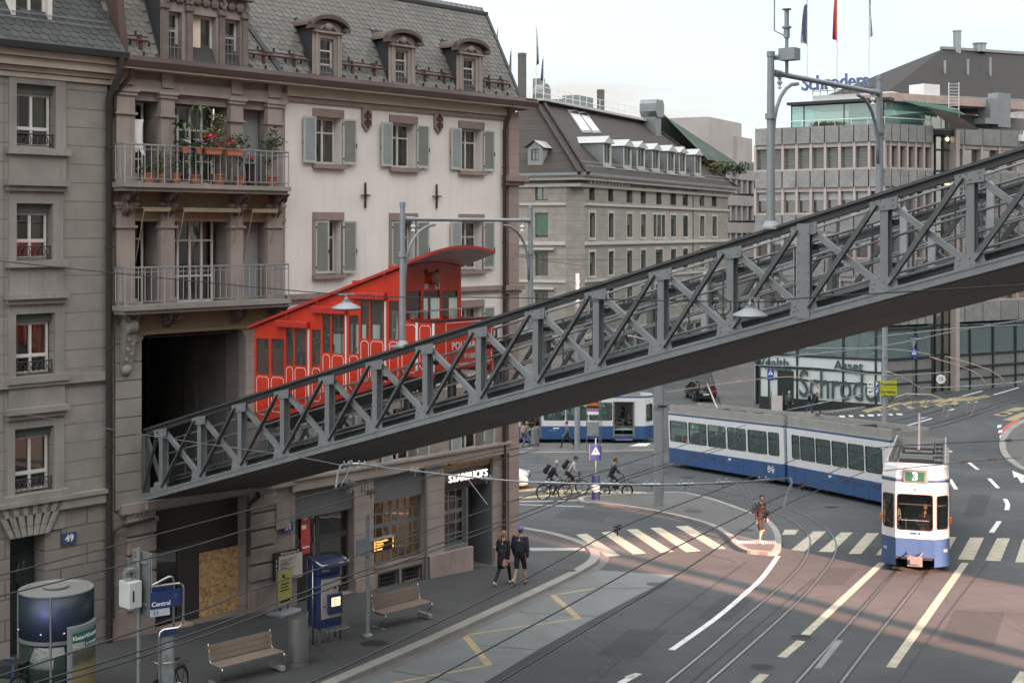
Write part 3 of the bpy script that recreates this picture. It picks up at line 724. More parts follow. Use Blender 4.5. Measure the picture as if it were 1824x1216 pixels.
def room(par,a,b,z0,z1,y,d,m):
 r=MB();r.quad((a,y,z0),(a,y+d,z0),(a,y+d,z1),(a,y,z1));r.quad((b,y,z0),(b,y+d,z0),(b,y+d,z1),(b,y,z1));r.quad((a,y+d,z0),(b,y+d,z0),(b,y+d,z1),(a,y+d,z1));r.quad((a,y,z0),(b,y,z0),(b,y+d,z0),(a,y+d,z0));r.quad((a,y,z1),(b,y,z1),(b,y+d,z1),(a,y+d,z1))
 return r.build('shop_room',m,par,recalc=False)
f=MB();zf0=FZ(525,926);f.box((sh1[0],.06,zf0),(sh1[1],.2,sh1[3]));f.build('fascia',M_grpaint,b2)
u0,u1=sh1[0],sh1[1];zb0=FZ(525,1076);um=u0+(u1-u0)*.47
for a,b in((u0,um),(um,u1)):
 w=grid_window(b2,a,b,zf0-.75,zf0,.3,1,1,M_dkfr,M_paned,fw=.07)
d_=grid_window(b2,u0,um,zb0,zf0-.75,.3,1,1,M_dkfr,M_paned,'shop_door',.09);h_=MB();h_.tube([(um-.17,.2,zb0+1.0),(um-.17,.2,zb0+2.2)],.02);h_.build('handle',M_steel,d_)
grid_window(b2,um,u1,zb0,zf0-.75,.3,1,1,M_dkfr,M_paned,fw=.09)
pz=MB();pz.box((u0+.42,.22,zb0+1.35),(u0+.78,.235,zb0+2.55));pz.k=1
pz.box((u0+.45,.215,zb0+2.08),(u0+.62,.219,zb0+2.2));pz.box((u0+.45,.215,zb0+1.52),(u0+.75,.219,zb0+1.56));pz.box((u0+.5,.215,zb0+2.35),(u0+.7,.219,zb0+2.45));pz.build('red_notice',[mat('red_print',(.5,.07,.06),.5),M_wht],d_)
room(b2,u0,u1,zb0,zf0,.45,3.5,mat('pale_shop_interior',(.42,.40,.33),.8,0,.3));c_=MB();c_.box((u0+.5,1.6,zb0),(u1-.3,2.3,zb0+1.0));c_.box((u0+.3,3.2,zb0),(u0+1.3,3.6,zb0+1.9));c_.build('shop_counter',M_wood,b2)
zf0=FZ(665,898);f=MB();f.box((sh2[0],.06,zf0),(sh2[1],.2,sh2[3]));f.build('fascia',M_grpaint,b2)
zw=FZ(665,1010)
grid_window(b2,sh2[0],sh2[1],zw,zf0,.28,7,5,M_gfr,M_paned,heavy=((3,),(3,)))
room(b2,sh2[0],sh2[1],zw,zf0,.4,4,M_shopin)
M_bulb=emit('pendant_bulb',(1,.75,.45),70)
for du,dy in((.35,1.0),(1.05,1.2)):
 l=MB();l.sphere((sh2[0]+du,dy,zf0-1.05),.06,10,8);o=l.build('pendant_lamp',M_bulb,b2);q=MB();q.tube([(sh2[0]+du,dy,zf0-1.0),(sh2[0]+du,dy,zf0)],.008,4);q.lathe([(.03,-.99),(.035,-1.0),(.02,-.93)],(sh2[0]+du,dy,zf0),8);q.build('lamp_cord',M_black,o)
for i in range(4):c_=MB();c_.box((sh2[0]+.3+i*.55,2.6,zw),(sh2[0]+.7+i*.55,3.0,zw+.9+.3*(i%2)));c_.build('shop_shelf',M_wood,b2)
for a,b,c,d in gr:
 m=MB();m.box((a-.06,-.05,c-.06),(b+.06,-.021,c));m.box((a-.06,-.05,d),(b+.06,-.021,d+.06));m.box((a-.06,-.049,c),(a,-.021,d));m.box((b,-.049,c),(b+.06,-.021,d))
 for i in range(1,7):u=a+(b-a)*i/7;m.tube([(u,.03,c),(u,.03,d)],.016,5)
 for i in range(1,3):z=c+(d-c)*i/3;m.tube([(a,.03,z),(b,.03,z)],.016,5)
 g_=m.build('cellar_grate',M_iron,b2);MB().quad((a,.2,c),(b,.2,c),(b,.2,d),(a,.2,d)).build('cellar_hole',M_black,g_,recalc=False)
zf0=FZ(791,876);f=MB();f.box((ent[0],.1,zf0),(ent[1],.3,ent[3]))
M_bronze=mat('polished_bronze',(.32,.22,.13),.25,.8,.4,2)
e_=f.build('sign_fascia',mat('dark_bronze',(.045,.038,.033),.35,.5,.3),b2);f=MB();f.box((ent[0],.06,zf0+.62),(ent[1],.099,ent[3]));f.box((ent[0],-.35,ent[3]-.02),(ent[1],.08,ent[3]+.03));f.build('canopy_panel',M_bronze,e_)
text('shop_name','STARBUCKS',.34,emit('lit_letters',(1,.97,.9),1.3),e_,((FU(802,.15)+FU(876,.15))/2,-.02,FZ(838,848,.1)),ext=.03,bold=.0,sx=1.02)
ew=FU(831);zw=FZ(791,976)
grid_window(b2,ent[0],ew,zw,zf0,.2,3,5,M_gfr,M_paned,heavy=((),(3,)))
b_=MB();b_.box((ent[0],-.02,FZ(791,1010)),(ew+.06,.3,zw));b_.box((ew,.0,zw),(ew+.07,.9,zf0));b_.build('entrance_panel',M_gfr,b2)
zd=FZ(845,1014)
grid_window(b2,ew+.07,FU(877),zd,zf0,1.1,2,1,M_dkfr,M_paned,'shop_door',.09);room(b2,ent[0],ent[1],zd,zf0,1.2,3,M_shopin)
b_=MB();b_.box((ent[1]-.04,.0,zd),(ent[1]-.001,1.1,zf0));b_.quad((ent[0],.0,zd+.004),(ent[1],.0,zd+.004),(ent[1],1.2,zd+.004),(ent[0],1.2,zd+.004));b_.build('entrance_recess',M_gfr,b2,recalc=False)
b_=MB();b_.box((ew,-.2,zd-.15),(ent[1],.05,zd));b_.build('door_step',M_st2p,b2)
zl0,zl1=low[2],low[3]
f=MB();f.box((low[0],.35,FZ(273,985)),(low[1],.42,zl1));fr_=f.build('dark_fascia',mat('dark_brown_panel',(.035,.026,.024),.6,0,.15),b2)
um=FU(343);ur=FU(437)
window(b2,low[0]+.02,FU(333),zl0+.1,FZ(273,985),.36,fr=M_dkfr,pane=glass('dusty_glass',(.3,.34,.3),.14),mull=0,trans=(),mode='none',fw=.1,name='shop_door')
f=MB();f.box((FU(333)+.003,.33,zl0),(FU(354),.40,FZ(273,985)));f.build('door_post',M_dkfr,b2)
f=MB();f.box((FU(354),.34,zl0-.1),(low[1],.41,FZ(273,985)));f.build('shop_front_panel',M_dkfr,b2)
def osb():
 t=NT('chipboard');co=t.pos();s=t.n('ShaderNodeSeparateXYZ');t.l(co,s.inputs[0])
 v=t.n('ShaderNodeTexVoronoi',Scale=26.0);t.l(t.map(co,(.8,1,.45),(0,R(25),0)),v.inputs['Vector'])
 v2=t.n('ShaderNodeTexVoronoi',Scale=19.0);t.l(t.map(co,(.4,1,1.0),(0,R(-40),0)),v2.inputs['Vector'])
 c=t.mix(.5,v.outputs['Color'],v2.outputs['Color']);g=t.n('ShaderNodeRGBToBW');t.l(c,g.inputs[0])
 return t.set(t.ramp(g.outputs[0],[(.2,(.36,.19,.08)),(.5,(.62,.38,.18)),(.8,(.75,.52,.29))]),.7)
f=MB();f.box((FU(355,-.33),.31,FZ(355,1107,-.33)),(FU(434,-.33),.339,FZ(355,985,-.33)));f.build('chipboard_panel',osb(),b2)
st_=MB();st_.box((low[0]+.02,-.1,zl0-.12),(FU(340),.3,zl0+.06));st_.build('door_step',mat('pale_step',(.5,.37,.28),.8),b2)
for txt,px,py in(('51',513,938),):
 pq=MB();u,z=FU(px,.08),FZ(px,py,.08);pq.box((u-.19,-.09,z-.14),(u+.19,-.021,z+.14));q=pq.build('house_number',mat('blue_enamel',(.05,.07,.17),.35),b2);text('number',txt,.24,M_wht,q,(u,-.094,z),ext=.003,bold=.006)
bx=MB();u,z=FU(500,.1),FZ(500,917,.1);bx.box((u-.24,-.2,z-.38),(u+.24,-.021,z+.38));bx.build('meter_cabinet',M_st2p,b2,bevel=.01)
u0_,u1_=FU(487,.2),FU(537,.2);zt0,zt1=FZ(487,1038,.2),FZ(487,985,.2);zmid=(zt0+zt1)/2
bd=MB();bd.box((u0_,-.24,zt0),(u1_,-.18,zt1));q=bd.build('directory_board',M_black,b2)
bd=MB();bd.box((u0_+.16,-.26,zt0+.02),(u1_-.02,-.241,zt1-.12));bd.build('board_face',mat('board_cream',(.52,.46,.40),.6),q)
for i in range(5):
 zz=zt1-.25-i*(zt1-zt0-.3)/4.4
 text('board_number',str(5-i),.13,M_wht,q,(u0_+.08,-.243,zz),ext=.002)
 ln=MB()
 for j in range(3):ln.box((u0_+.2,-.264,zz-.05*j),(u0_+.2+(.55,.42,.3)[j]*(1-.2*(i%2)),-.261,zz-.05*j+.018))
 ln.build('board_line',M_black,q)
text('board_title','Weinbergstrasse 51',.085,M_wht,q,((u0_+u1_)/2+.05,-.243,zt1-.06),ext=.002)
for px,py in((620,866),(627,862)):
 u,z=FU(px,.3),FZ(px,py,.3);l=MB();l.box((u-.07,-.4,z-.1),(u+.07,-.2,z+.08));l.tube([(u,-.2,z+.1),(u,-.02,z+.1)],.02);l.lathe([(.07,0),(.09,-.06),(.09,-.07),(.001,-.05)],(u,-.33,z-.1),10);l.build('floodlight',M_gfr,b2)
g=MB();d=.55
prof=[(-.55,.0),(-.55,.16),(-.42,.30),(-.02,.30),(-.02,.0)]
g.prism([(a,Z_EAVE-.06+b)for a,b in prof],UL,.62,'yz');g.box((.0,-.5,Z_EAVE-.03),(.60,12,Z_EAVE+.2));g.build('eaves_gutter',M_gutter,b2)
sf=MB();sf.box((UL,-.5,Z_EAVE-.12),(.5,-.02,Z_EAVE-.062));sf.box((UB,-.14,Z_EAVE-.4),(FU(897),-.021,Z_EAVE-.122));sf.build('eaves_soffit',mat('cream_soffit',(.46,.40,.33),.85),b2)
def pipe(par,pts,r,m,name='downpipe'):
 p=MB();p.tube(pts,r,8)
 for i in range(len(pts)-1):
  a,b=V(pts[i]),V(pts[i+1])
  if(b-a).length>1.5:
   n=int((b-a).length/2.2)
   for k in range(n):c=a.lerp(b,(k+.5)/max(n,1));p.tube([c-(b-a).normalized()*.03,c+(b-a).normalized()*.03],r*1.3,8)
 return p.build(name,m,par,smooth=True,auto=40)
u=FU(899,.15);pipe(b2,[(u,-.45,Z_EAVE),(u,-.42,Z_EAVE-.35),(u,-.14,Z_EAVE-.9),(u,-.14,-.4)],.065,M_gutter)
u=FU(759,.1);pipe(b2,[(u,-.1,za-.1),(u,-.1,-.6)],.05,M_gfr)
u=FU(196,.1);pipe(b2,[(u+.45,-.45,Z_EAVE-.03),(u+.4,-.4,Z_EAVE-.35),(u+.1,-.16,Z_EAVE-.8),(u+.1,-.14,Z_EAVE-1.2)],.06,M_gutter)
pipe(b2,[(FU(201,.2),-.2,FZ(201,1100,.2)),(FU(201,.2),-.2,FZ(201,958,.2)),(FU(204,.2),-.2,FZ(204,945,.2)),(FU(214,.25),-.3,FZ(214,936,.25)),(FU(272,.3),-.36,FZ(272,922,.3))],.045,M_pipe)
pipe(b2,[(FU(441,.2),-.2,FZ(441,990,.2)),(FU(441,.2),-.2,FZ(441,905,.2)),(FU(447,.25),-.26,FZ(447,895,.25)),(FU(462,.25),-.26,FZ(462,884,.25)),(FU(464,.25),-.1,FZ(464,876,.25))],.05,M_pipe)
SV,SU,RH=1.25,.25,FZ(865,18)+.15-Z_EAVE
def slates(name,par,u0,u1,zb,zt,yb,yt,m,skip,tw=.25,ex=.165,right=None,left=None):
 """rows of slates from (yb, zb) up to (yt, zt)"""
 L=math.hypot(yt-yb,zt-zb);dy,dz=(yt-yb)/L,(zt-zb)/L;ny,nz=-dz,dy
 mb=MB();r=0;w=0.0
 while w<L:
  u=u0-(tw/2 if r%2 else 0)
  while u<u1:
   lim=u1 if right is None else u1+right*(w/L)
   lml=u0 if left is None else u0+left*(w/L)
   if u+tw*.5<lim and u+tw*.5>lml and not skip(u+tw/2,zb+dz*w):
    j=random.uniform(-.008,.008);q=random.uniform(.0,.006)
    a,b=max(u+.006,lml),min(u+tw-.006,lim)
    c=ex*1.9
    sh=[(a,c,.002),(b,c,.002),(b,ex*.42+j,.016+q),(b-tw*.12,ex*.13+j,.02+q),(b-tw*.3,j,.021+q),(a+tw*.3,j,.021+q),(a+tw*.12,ex*.13+j,.02+q),(a,ex*.42+j,.016+q)]
    vs=[V((x,yb+dy*(w+s)+ny*t,zb+dz*(w+s)+nz*t))for x,s,t in sh]
    n=len(vs);bt=[v-V((0,ny,nz))*.014 for v in vs]
    mb.add(vs+bt[2:],[tuple(range(n))]+[(i+2,i+3,n+i+1,n+i)for i in range(n-3)])
   u+=tw
  w+=ex;r+=1
 ba=MB();ba.quad((u0+(left or 0)*0,yb,zb),(u1,yb,zb),(u1+(right or 0),yt,zt),(u0+(left or 0),yt,zt))
 o=mb.build(name,m,par,recalc=False);ba.build('roof_boarding',M_under,o,recalc=False);return o
DORM=[(552,605,33,145),(688,736,58,153),(809,856,74,167)]
dr=[]
for a,b,t,bt in DORM:dr.append((FU(a),FU(b),FZ(a,bt),FZ(a,t)))
BD=(FU(281),FU(436),FZ(281,112),FZ(281,-12))
zr0=Z_EAVE+.2;yr0=-.15
def skp(u,z):return any(a-.1<u<b+.1 and z<d+.05 for a,b,c,d in dr)or(BD[0]-.15<u<BD[1]+.15)
rf=slates('roof',b2,UL,.1,zr0,Z_EAVE+RH,yr0,SV,M_slate,skp,right=-SU)
m=MB();m.quad((.1,yr0,zr0),(.1,12.5,zr0),(.1-SU,12,Z_EAVE+RH),(.1-SU,SV,Z_EAVE+RH));m.quad((UL,SV,Z_EAVE+RH),(.1-SU,SV,Z_EAVE+RH),(-2,6,Z_EAVE+RH+1.5),(UL,6,Z_EAVE+RH+1.5));m.quad((UL,12,Z_EAVE+RH),(.1-SU,12,Z_EAVE+RH),(-2,6,Z_EAVE+RH+1.5),(UL,6,Z_EAVE+RH+1.5));m.quad((.1-SU,SV,Z_EAVE+RH),(.1-SU,12,Z_EAVE+RH),(-2,6,Z_EAVE+RH+1.5))
m.build('roof_plane',M_slate1,rf,recalc=False)
m=MB();m.bar((.1,yr0-.02,zr0),(.1-SU,SV-.02,Z_EAVE+RH),.12,.06,(0,-1,.4));m.box((UL,SV-.08,Z_EAVE+RH-.05),(.15-SU,SV+.1,Z_EAVE+RH+.06));m.build('ridge_capping',M_dzinc,rf)
def on_roof(u,z,off=.05):
 t=(z-zr0)/(Z_EAVE+RH-zr0);return V((u,yr0+(SV-yr0)*t-off,z+off*.4))
m=MB();m.bar(on_roof(FU(497),FZ(497,133),.04),on_roof(FU(445)-.15,FZ(445,-5),.04),.16,.03,(0,-1,.3));m.build('valley_flashing',M_dzinc,rf)
m=MB();zs=FZ(450,100)
segs=[(FU(208),FU(262)),(FU(440),FU(548)),(FU(606),FU(684)),(FU(738),FU(806)),(FU(858),FU(905))]
for a,b in segs:
 m.tube([on_roof(a,zs,.13),on_roof(b,zs,.13)],.03,6);m.tube([on_roof(a,zs+.12,.11),on_roof(b,zs+.12,.11)],.018,6)
 n=max(2,int((b-a)/.9))
 for i in range(n):c=a+(b-a)*(i+.5)/n;m.bar(on_roof(c,zs-.2,.02),on_roof(c,zs+.15,.15),.09,.03,(0,-1,0));m.bar(on_roof(c,zs+.2,.02),on_roof(c,zs+.12,.15),.06,.03,(0,-1,0))
m.build('snow_guard',M_rust,rf)
m=MB();random.seed(3)
for r in range(3):
 u=UL+.3+.25*r
 while u<-.2:
  z=zr0+.12+r*.28
  if not skp(u,z):m.bar(on_roof(u,z-.04,.03),on_roof(u,z+.05,.07),.04,.04,(0,-1,0))
  u+=.58
m.build('snow_hook',M_black,rf)
def hood(u0,u1,z,rise,n=12):
 c=(u0+u1)/2;w=(u1-u0)/2
 return[(c+w*math.cos(math.pi*(1-i/n)),z+rise*math.sin(math.pi*i/n))for i in range(n+1)]
def dormer(a,b,c,d,nm='dormer',railing=True):
 y=-.1;yb=SV*.95
 zh=d-.22
 f=MB();wa,wb=a+(b-a)*.27,b-(b-a)*.27;wt=c+(zh-c)*.80
 f.wall(a,b,c-.02,zh,[(wa,wb,c+.12,wt)],y,.18);f.prism(hood(a,b,zh,.2),y,y+.2)
 dm=f.build(nm,M_st2p,b2)
 s=MB()
 for x in(a+.01,b-.01):s.quad((x,y+.02,c-.1),(x,y+.02,zh),(x,yb,zh),(x,yr0+.1,c-.1))
 s.build('cheek',M_dzinc,dm,recalc=False)
 h=MB();top=hood(a-.16,b+.16,zh+.02,.34);inn=hood(a-.12,b+.12,zh-.06,.30)
 n=len(top)
 vs=[(x,y-.16,z)for x,z in top]+[(x,yb+.3,z)for x,z in top];h.add(vs,[(i,i+1,n+i+1,n+i)for i in range(n-1)])
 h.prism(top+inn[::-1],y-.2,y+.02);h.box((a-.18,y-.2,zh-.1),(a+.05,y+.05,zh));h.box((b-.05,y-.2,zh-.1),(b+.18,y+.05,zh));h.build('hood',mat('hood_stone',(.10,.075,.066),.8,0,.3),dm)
 o_=MB();cx_=(a+b)/2
 o_.sphere((cx_,y-.06,zh+.02),(.16,.08,.12),8,5)
 for s_ in(-1,1):
  o_.tube([(cx_+s_*(.1+.22*t),y-.05,zh-.02+.06*math.sin(t*5))for t in(0,.3,.6,1)],.035,5);o_.box((cx_+s_*(b-a)*.36-.04,y-.05,c+.15),(cx_+s_*(b-a)*.36+.04,y-.001,zh-.15))
 o_.box((a-.02,y-.1,zh-.18),(b+.02,y-.001,zh-.12));o_.box((a-.03,y-.12,c-.05),(b+.03,y-.001,c+.08));o_.build('ornament',M_st2p,dm)
 w=window(dm,wa,wb,c+.12,wt,y+.16,mull=0,trans=(.36,.7),mode='sides',fw=.05);w.name='dormer_window'
 if railing:
  r=MB()
  for zz in(.3,.5,.7):r.tube([(wa,y+.03,c+zz),(wb,y+.03,c+zz)],.01,4)
  for i in range(3):x=wa+(wb-wa)*(i+1)/4;r.tube([(x,y+.03,c+.12),(x,y+.03,c+.72)],.008,4)
  r.build('guard_rail',M_steel,dm)
for q in dr:dormer(*q)
a,b,c,d=BD;y=-.12
wins=[(FU(294),FU(320)),(FU(339),FU(381)),(FU(395),FU(424))]
ztop=FZ(294,20)
f=MB().wall(a,b,c-.1,d+.3,[(p,q,c+.12,ztop,.3)for p,q in wins],y,.3);f.prism(hood((a+b)/2-.9,(a+b)/2+.9,d+.2,.5),y-.1,y+.1);bd_=f.build('dormer',M_st2p,b2)
s=MB()
for x in(a+.01,b-.01):s.quad((x,y+.02,c-.15),(x,y+.02,d+.3),(x,SV+.6,d+.3),(x,yr0+.1,c-.15))
s.quad((a,y,d+.3),(b,y,d+.3),(b,2,d+.5),(a,2,d+.5));s.build('cheek',M_dzinc,bd_,recalc=False)
o_=MB()
for x in(a+.12,wins[0][1]+.2,wins[1][1]+.15,b-.12):o_.box((x-.09,y-.08,c+.1),(x+.09,y-.001,ztop+.05));o_.box((x-.13,y-.13,ztop+.052),(x+.13,y-.001,ztop+.2));o_.tube([(x,y-.12,ztop+.5),(x+.06,y-.16,ztop+.35),(x,y-.14,ztop+.22)],.05,6)
o_.box((a-.1,y-.2,ztop+.55),(b+.1,y-.001,ztop+.72));o_.box((a-.05,y-.12,c-.08),(b+.05,y-.001,c+.1))
for i in range(9):o_.sphere((a+.3+i*(b-a-.6)/8,y-.05,ztop+.35),(.16,.08,.1+.03*(i%3)),7,4)
o_.build('ornament',mat('weathered_ornament',(.17,.135,.125),.85,0,.35,3),bd_)
for i,(p,q)in enumerate(wins):
 w=window(bd_,p,q,c+.12,ztop,y+.26,mull=0,trans=()if i==1 else(.62,),mode=('full','full','left')[i],fw=.07,name='dormer_window')
 if i!=1:
  r=MB()
  for zz in(.45,.7,.95):r.tube([(p,y+.03,c+zz),(q,y+.03,c+zz)],.012,4)
  for j in range(3):x=p+(q-p)*(j+1)/4;r.tube([(x,y+.03,c+.12),(x,y+.03,c+.97)],.01,4)
  r.build('guard_rail',M_steel,bd_)
p,q=wins[1];mm=MB();mm.box((p+.05,y+.2,c+.2),(p+(q-p)*.5,y+.23,ztop-.05));mm.build('blind',mat('cream_blind',(.75,.64,.50),.7),bd_)
b1=thing('apartment_house',(*(C_FA+UA*FU(199)-UA*3)[:2],ZB),TH,'grey banded sandstone house with dark slate roof beyond the thick downpipe','building')
OX=FU(199)-3
def hu(px,d=0):return FU(px,d)-OX
ul,ur=-9.0,hu(191)
hw=[(28,98,148,262),(28,93,362,464),(27,96,560,671),(25,95,765,882)]
hl=[]
for a,b,t,bt in hw:
 A,B=hu(a),hu(b);z0,z1=FZ(a,bt),FZ(a,t);hl+=[(A,B,z0,z1),(A-3.1,B-3.1,z0,z1),(A-6.2,B-6.2,z0,z1)]
dh=(hu(17),hu(78)+.02,-.6,FZ(17,960),.7)
ze1=FZ(100,118)
MB().wall(ul,ur,FZ(20,905),ze1,hl,0,.32).build('upper_wall',M_st1,b1)
MB().wall(ul,ur,-1.2,FZ(20,905),[dh],-.02,.3).build('ground_wall',course('grey_rusticated',(.25,.225,.2),.5,1.5,.02,.16,.3,.5,.9),b1)
sm=MB();sm.quad((ur,0,-1),(ur,10,-1),(ur,10,ze1),(ur,0,ze1));sm.quad((ul,10,-1),(ur,10,-1),(ur,10,ze1),(ul,10,ze1));sm.quad((ul,0,-1),(ul,10,-1),(ul,10,ze1),(ul,0,ze1));sm.build('side_wall',M_st1,b1,recalc=False)
t=MB()
for A,B,z0,z1 in hl[0:1]+hl[3:4]+hl[6:7]+hl[9:10]+hl[1::3]:
 for x0,x1 in((A-.2,A-.001),(B+.001,B+.28)):t.box((x0,-.05,z0-.15),(x1,.0,z1+.3))
 t.box((A-.001,-.048,z1+.001),(B+.001,0,z1+.3));t.box((A-.28,-.17,z0-.17),(B+.36,.05,z0-.001));t.box((A-.2,-.06,z0-1.0),(B+.28,0,z0-.172))
for py in(325,528,733):z=FZ(20,py);t.box((hu(20)-.2,-.24,z-.07),(hu(116),-.0,z+.07));t.box((hu(20)-.15,-.14,z-.2),(hu(114),0,z-.072))
for py,hh,pr in((908,.32,.16),(898,.1,.22),(683,.22,.12)):
 z=FZ(20,py);t.box((ul,-pr,z-hh/2),(ur,.0,z+hh/2))
t.build('window_surround',M_st3,b1)
for i,(A,B,z0,z1)in enumerate(hl):
 if i%3==2:continue
 bl=.22
 w=window(b1,A+.02,B-.04,z0+.02,z1-bl,.26,mull=1,trans=(),mode=('sides','right','right','sides','full','left','sides','right','left','right','full','left')[i%12],low=.42)
 q=MB();q.box((A,.12,z1-bl),(B,.2,z1));[q.box((A+.03,.105,z1-bl+.03+k*.06),(B-.03,.119,z1-bl+.05+k*.06))for k in range(3)];q.build('roller_blind',M_blind,w)
 g=MB()
 for k in range(7):
  x=A+(B-A)*(k+.5)/7;g.tube([(x+.06*math.cos(s),.05,z0+.2+.1*math.sin(s))for s in[j*math.pi/4 for j in range(8)]],.012,4,True)
 g.tube([(A,.05,z0+.34),(B,.05,z0+.34)],.018,5);g.tube([(A,.05,z0+.06),(B,.05,z0+.06)],.014,5);g.build('iron_grille',M_iron,w)
t=MB();zc=FZ(100,122)
for dz,h,pr in((-.3,.12,.08),(-.16,.12,.14),(-.03,.2,.3),(.18,.24,.42)):t.box((ul,-pr,zc+dz),(ur+.15,.0,zc+dz+h))
t.build('cornice',mat('cream_cornice',(.47,.40,.34),.85,0,.2,1.2,15,streak=.3),b1)
zg=FZ(100,95);ed=zg+.02
g=MB();g.prism([(-.62,ed-.05),(-.66,ed+.1),(-.45,ed+.14),(-.42,ed-.05)],ul,ur+.25,'yz');g.build('eaves_gutter',M_dzinc,b1)
sl_=slates('roof',b1,ul,ur+.25,ed+.05,ed+2.6,-.5,1.4,M_slate1,lambda u,z:False,tw=.26,ex=.2)
sw=MB();A,B=hu(22),hu(95);z0=FZ(40,44);z1=z0+1.9;yy=.05
sw.box((A,yy,z0-.1),(A+.12,yy+.9,z1));sw.box((B-.12,yy,z0-.1),(B,yy+.9,z1));sw.box((A,yy,z1),(B,yy+1,z1+.15));sw.box((A-.03,yy-.05,z0-.18),(B+.03,yy+.2,z0-.101));dmr=sw.build('roof_dormer',M_wfr,b1);window(dmr,A+.121,B-.121,z0-.1,z1,yy+.2,mull=1,trans=(),mode='sides',name='dormer_window')
m=MB()
for i in range(2):m.tube([(ul,-.1+i*.12,ed+.75+i*.16),(ur,-.1+i*.12,ed+.75+i*.16)],.012,4)
m.build('snow_guard',M_steel,sl_)
fw_=MB();fw_.prism([(-.2,ed+.2),(.3,ed+3.5),(6,ed+3.5),(6,ed)],ur+.28,ur+.5,'yz');fw_.build('fire_wall',mat('copper_brown_sheet',(.085,.055,.044),.6,.3,.3),b1)
pipe(b1,[(ur+.05,-.55,ed),(ur+.05,-.5,ed-.45),(hu(194,.15),-.16,ed-1.05),(hu(194,.15),-.16,-.5)],.09,M_pipe)
t=MB();A,B=dh[0],dh[1];zt2=dh[3];cx_=(A+B)/2
for i in range(-3,4):
 x0,x1=cx_+(i-.46)*(B-A)/6.2,cx_+(i+.46)*(B-A)/6.2;k_=.13*i
 t.prism([(x0,zt2+.02),(x1,zt2+.02),(x1+k_+.02,zt2+.8),(x0+k_-.02,zt2+.8)],-.16,-.02)
t.build('voussoir',M_st1,b1,bevel=.02)
dr_=MB();dr_.box((A,.5,-.6),(B,.56,zt2-.3));dr_.box((A,.48,zt2-.3),(B,.57,zt2));
for i in range(5):x=A+(B-A)*(i+.5)/5;dr_.box((x-.1,.47,.3),(x+.1,.499,zt2-.5))
dd=dr_.build('front_door',M_green,b1)
for i in(1,2,3):x=A+(B-A)*(i+.5)/5;MB().quad((x-.05,.465,.9),(x+.05,.465,.9),(x+.05,.465,zt2-.7),(x-.05,.465,zt2-.7)).build('door_light',M_pane,dd,recalc=False)
h_=MB();h_.tube([(B-.2,.42,.55),(B-.2,.42,.95)],.02);h_.build('handle',M_steel,dd)
pq=MB();u,z=hu(123,.06),FZ(123,958,.06);pq.box((u-.2,-.08,z-.14),(u+.2,-.021,z+.14));q=pq.build('house_number',bpy.data.materials['blue_enamel'],b1);text('number','49',.24,M_wht,q,(u,-.085,z),ext=.003,bold=.006)
# ======================= funicular bridge and its red car
BO=V((-8.98,36.2,CZ-(872-HY)*36.2/F));BR=math.atan2(-.609,.793);BD_=V((math.cos(BR),math.sin(BR),0));BN=V((-math.sin(BR),math.cos(BR),0))
SL=.289;WB=4.4;PAN=1.5;TH_=1.58
def BT(px,py,y):
 k=(px-CX)/F;o=BO+BN*y
 t=(k*o.y-o.x)/(BD_.x-k*BD_.y);Y=(o+BD_*t).y
 return t,CZ-(py-HY)*Y/F-BO.z
def BE(px,py,t):
 k=(px-CX)/F;o=BO+BD_*t
 y=(k*o.y-o.x)/(BN.x-k*BN.y);Y=(o+BN*y).y
 return y,CZ-(py-HY)*Y/F-BO.z
M_br=mat('bridge_grey_paint',(.20,.218,.225),.55,.1,.2,1.5,22,.1,40,streak=.3);M_brd=mat('bridge_dark_paint',(.07,.075,.078),.5,.2,.25,1.5,22)
M_brm=mat('bridge_mid_paint',(.10,.108,.112),.55,.15,.25,1.5,22)
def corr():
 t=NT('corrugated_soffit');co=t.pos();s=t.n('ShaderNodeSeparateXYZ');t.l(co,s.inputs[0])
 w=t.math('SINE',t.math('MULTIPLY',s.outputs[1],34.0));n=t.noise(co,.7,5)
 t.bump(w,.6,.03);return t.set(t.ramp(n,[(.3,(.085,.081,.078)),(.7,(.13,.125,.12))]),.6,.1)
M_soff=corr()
def lattice():
 t=NT('wire_mesh');co=t.pos();s=t.n('ShaderNodeSeparateXYZ');t.l(co,s.inputs[0]);t.N.remove(t.b)
 d=[]
 for sg in(1,-1):
  a=t.math('ADD',t.math('MULTIPLY',s.outputs[0],1.0),t.math('MULTIPLY',s.outputs[2],1.25*sg))
  f=t.math('FRACT',t.math('MULTIPLY',a,13.0));d.append(t.math('LESS_THAN',f,.085))
 fac=t.math('MAXIMUM',d[0],d[1])
 p=t.n('ShaderNodeBsdfPrincipled');p.inputs['Base Color'].default_value=(.10,.105,.11,1);p.inputs['Roughness'].default_value=.5
 tr=t.n('ShaderNodeBsdfTransparent');m=t.n('ShaderNodeMixShader');t.l(fac,m.inputs[0]);t.l(tr.outputs[0],m.inputs[1]);t.l(p.outputs[0],m.inputs[2]);t.l(m.outputs[0],t.out.inputs[0]);return t.m
M_mesh=lattice()
br=thing('funicular_bridge',BO,BR,'long grey steel truss bridge climbing across the street from the dark portal','bridge')
T0,T1=-.78,36.0
def zb(t):return SL*t
def chord(m,y,dz,w,h,t0=T0,t1=T1):m.bar((t0,y,zb(t0)+dz),(t1,y,zb(t1)+dz),w,h,(0,0,1));return m
m=MB()
for y in(0,WB):
 s=-1 if y==0 else 1
 chord(m,y,0,.26,.05);chord(m,y+s*.1,-.07,.03,.12);chord(m,y,-.135,.26,.03)
m.build('bottom_chord',M_br,br)
m=MB()
for y in(0,WB):chord(m,y,TH_+.11,.34,.05,-.62);chord(m,y,TH_+.03,.16,.13,-.62)
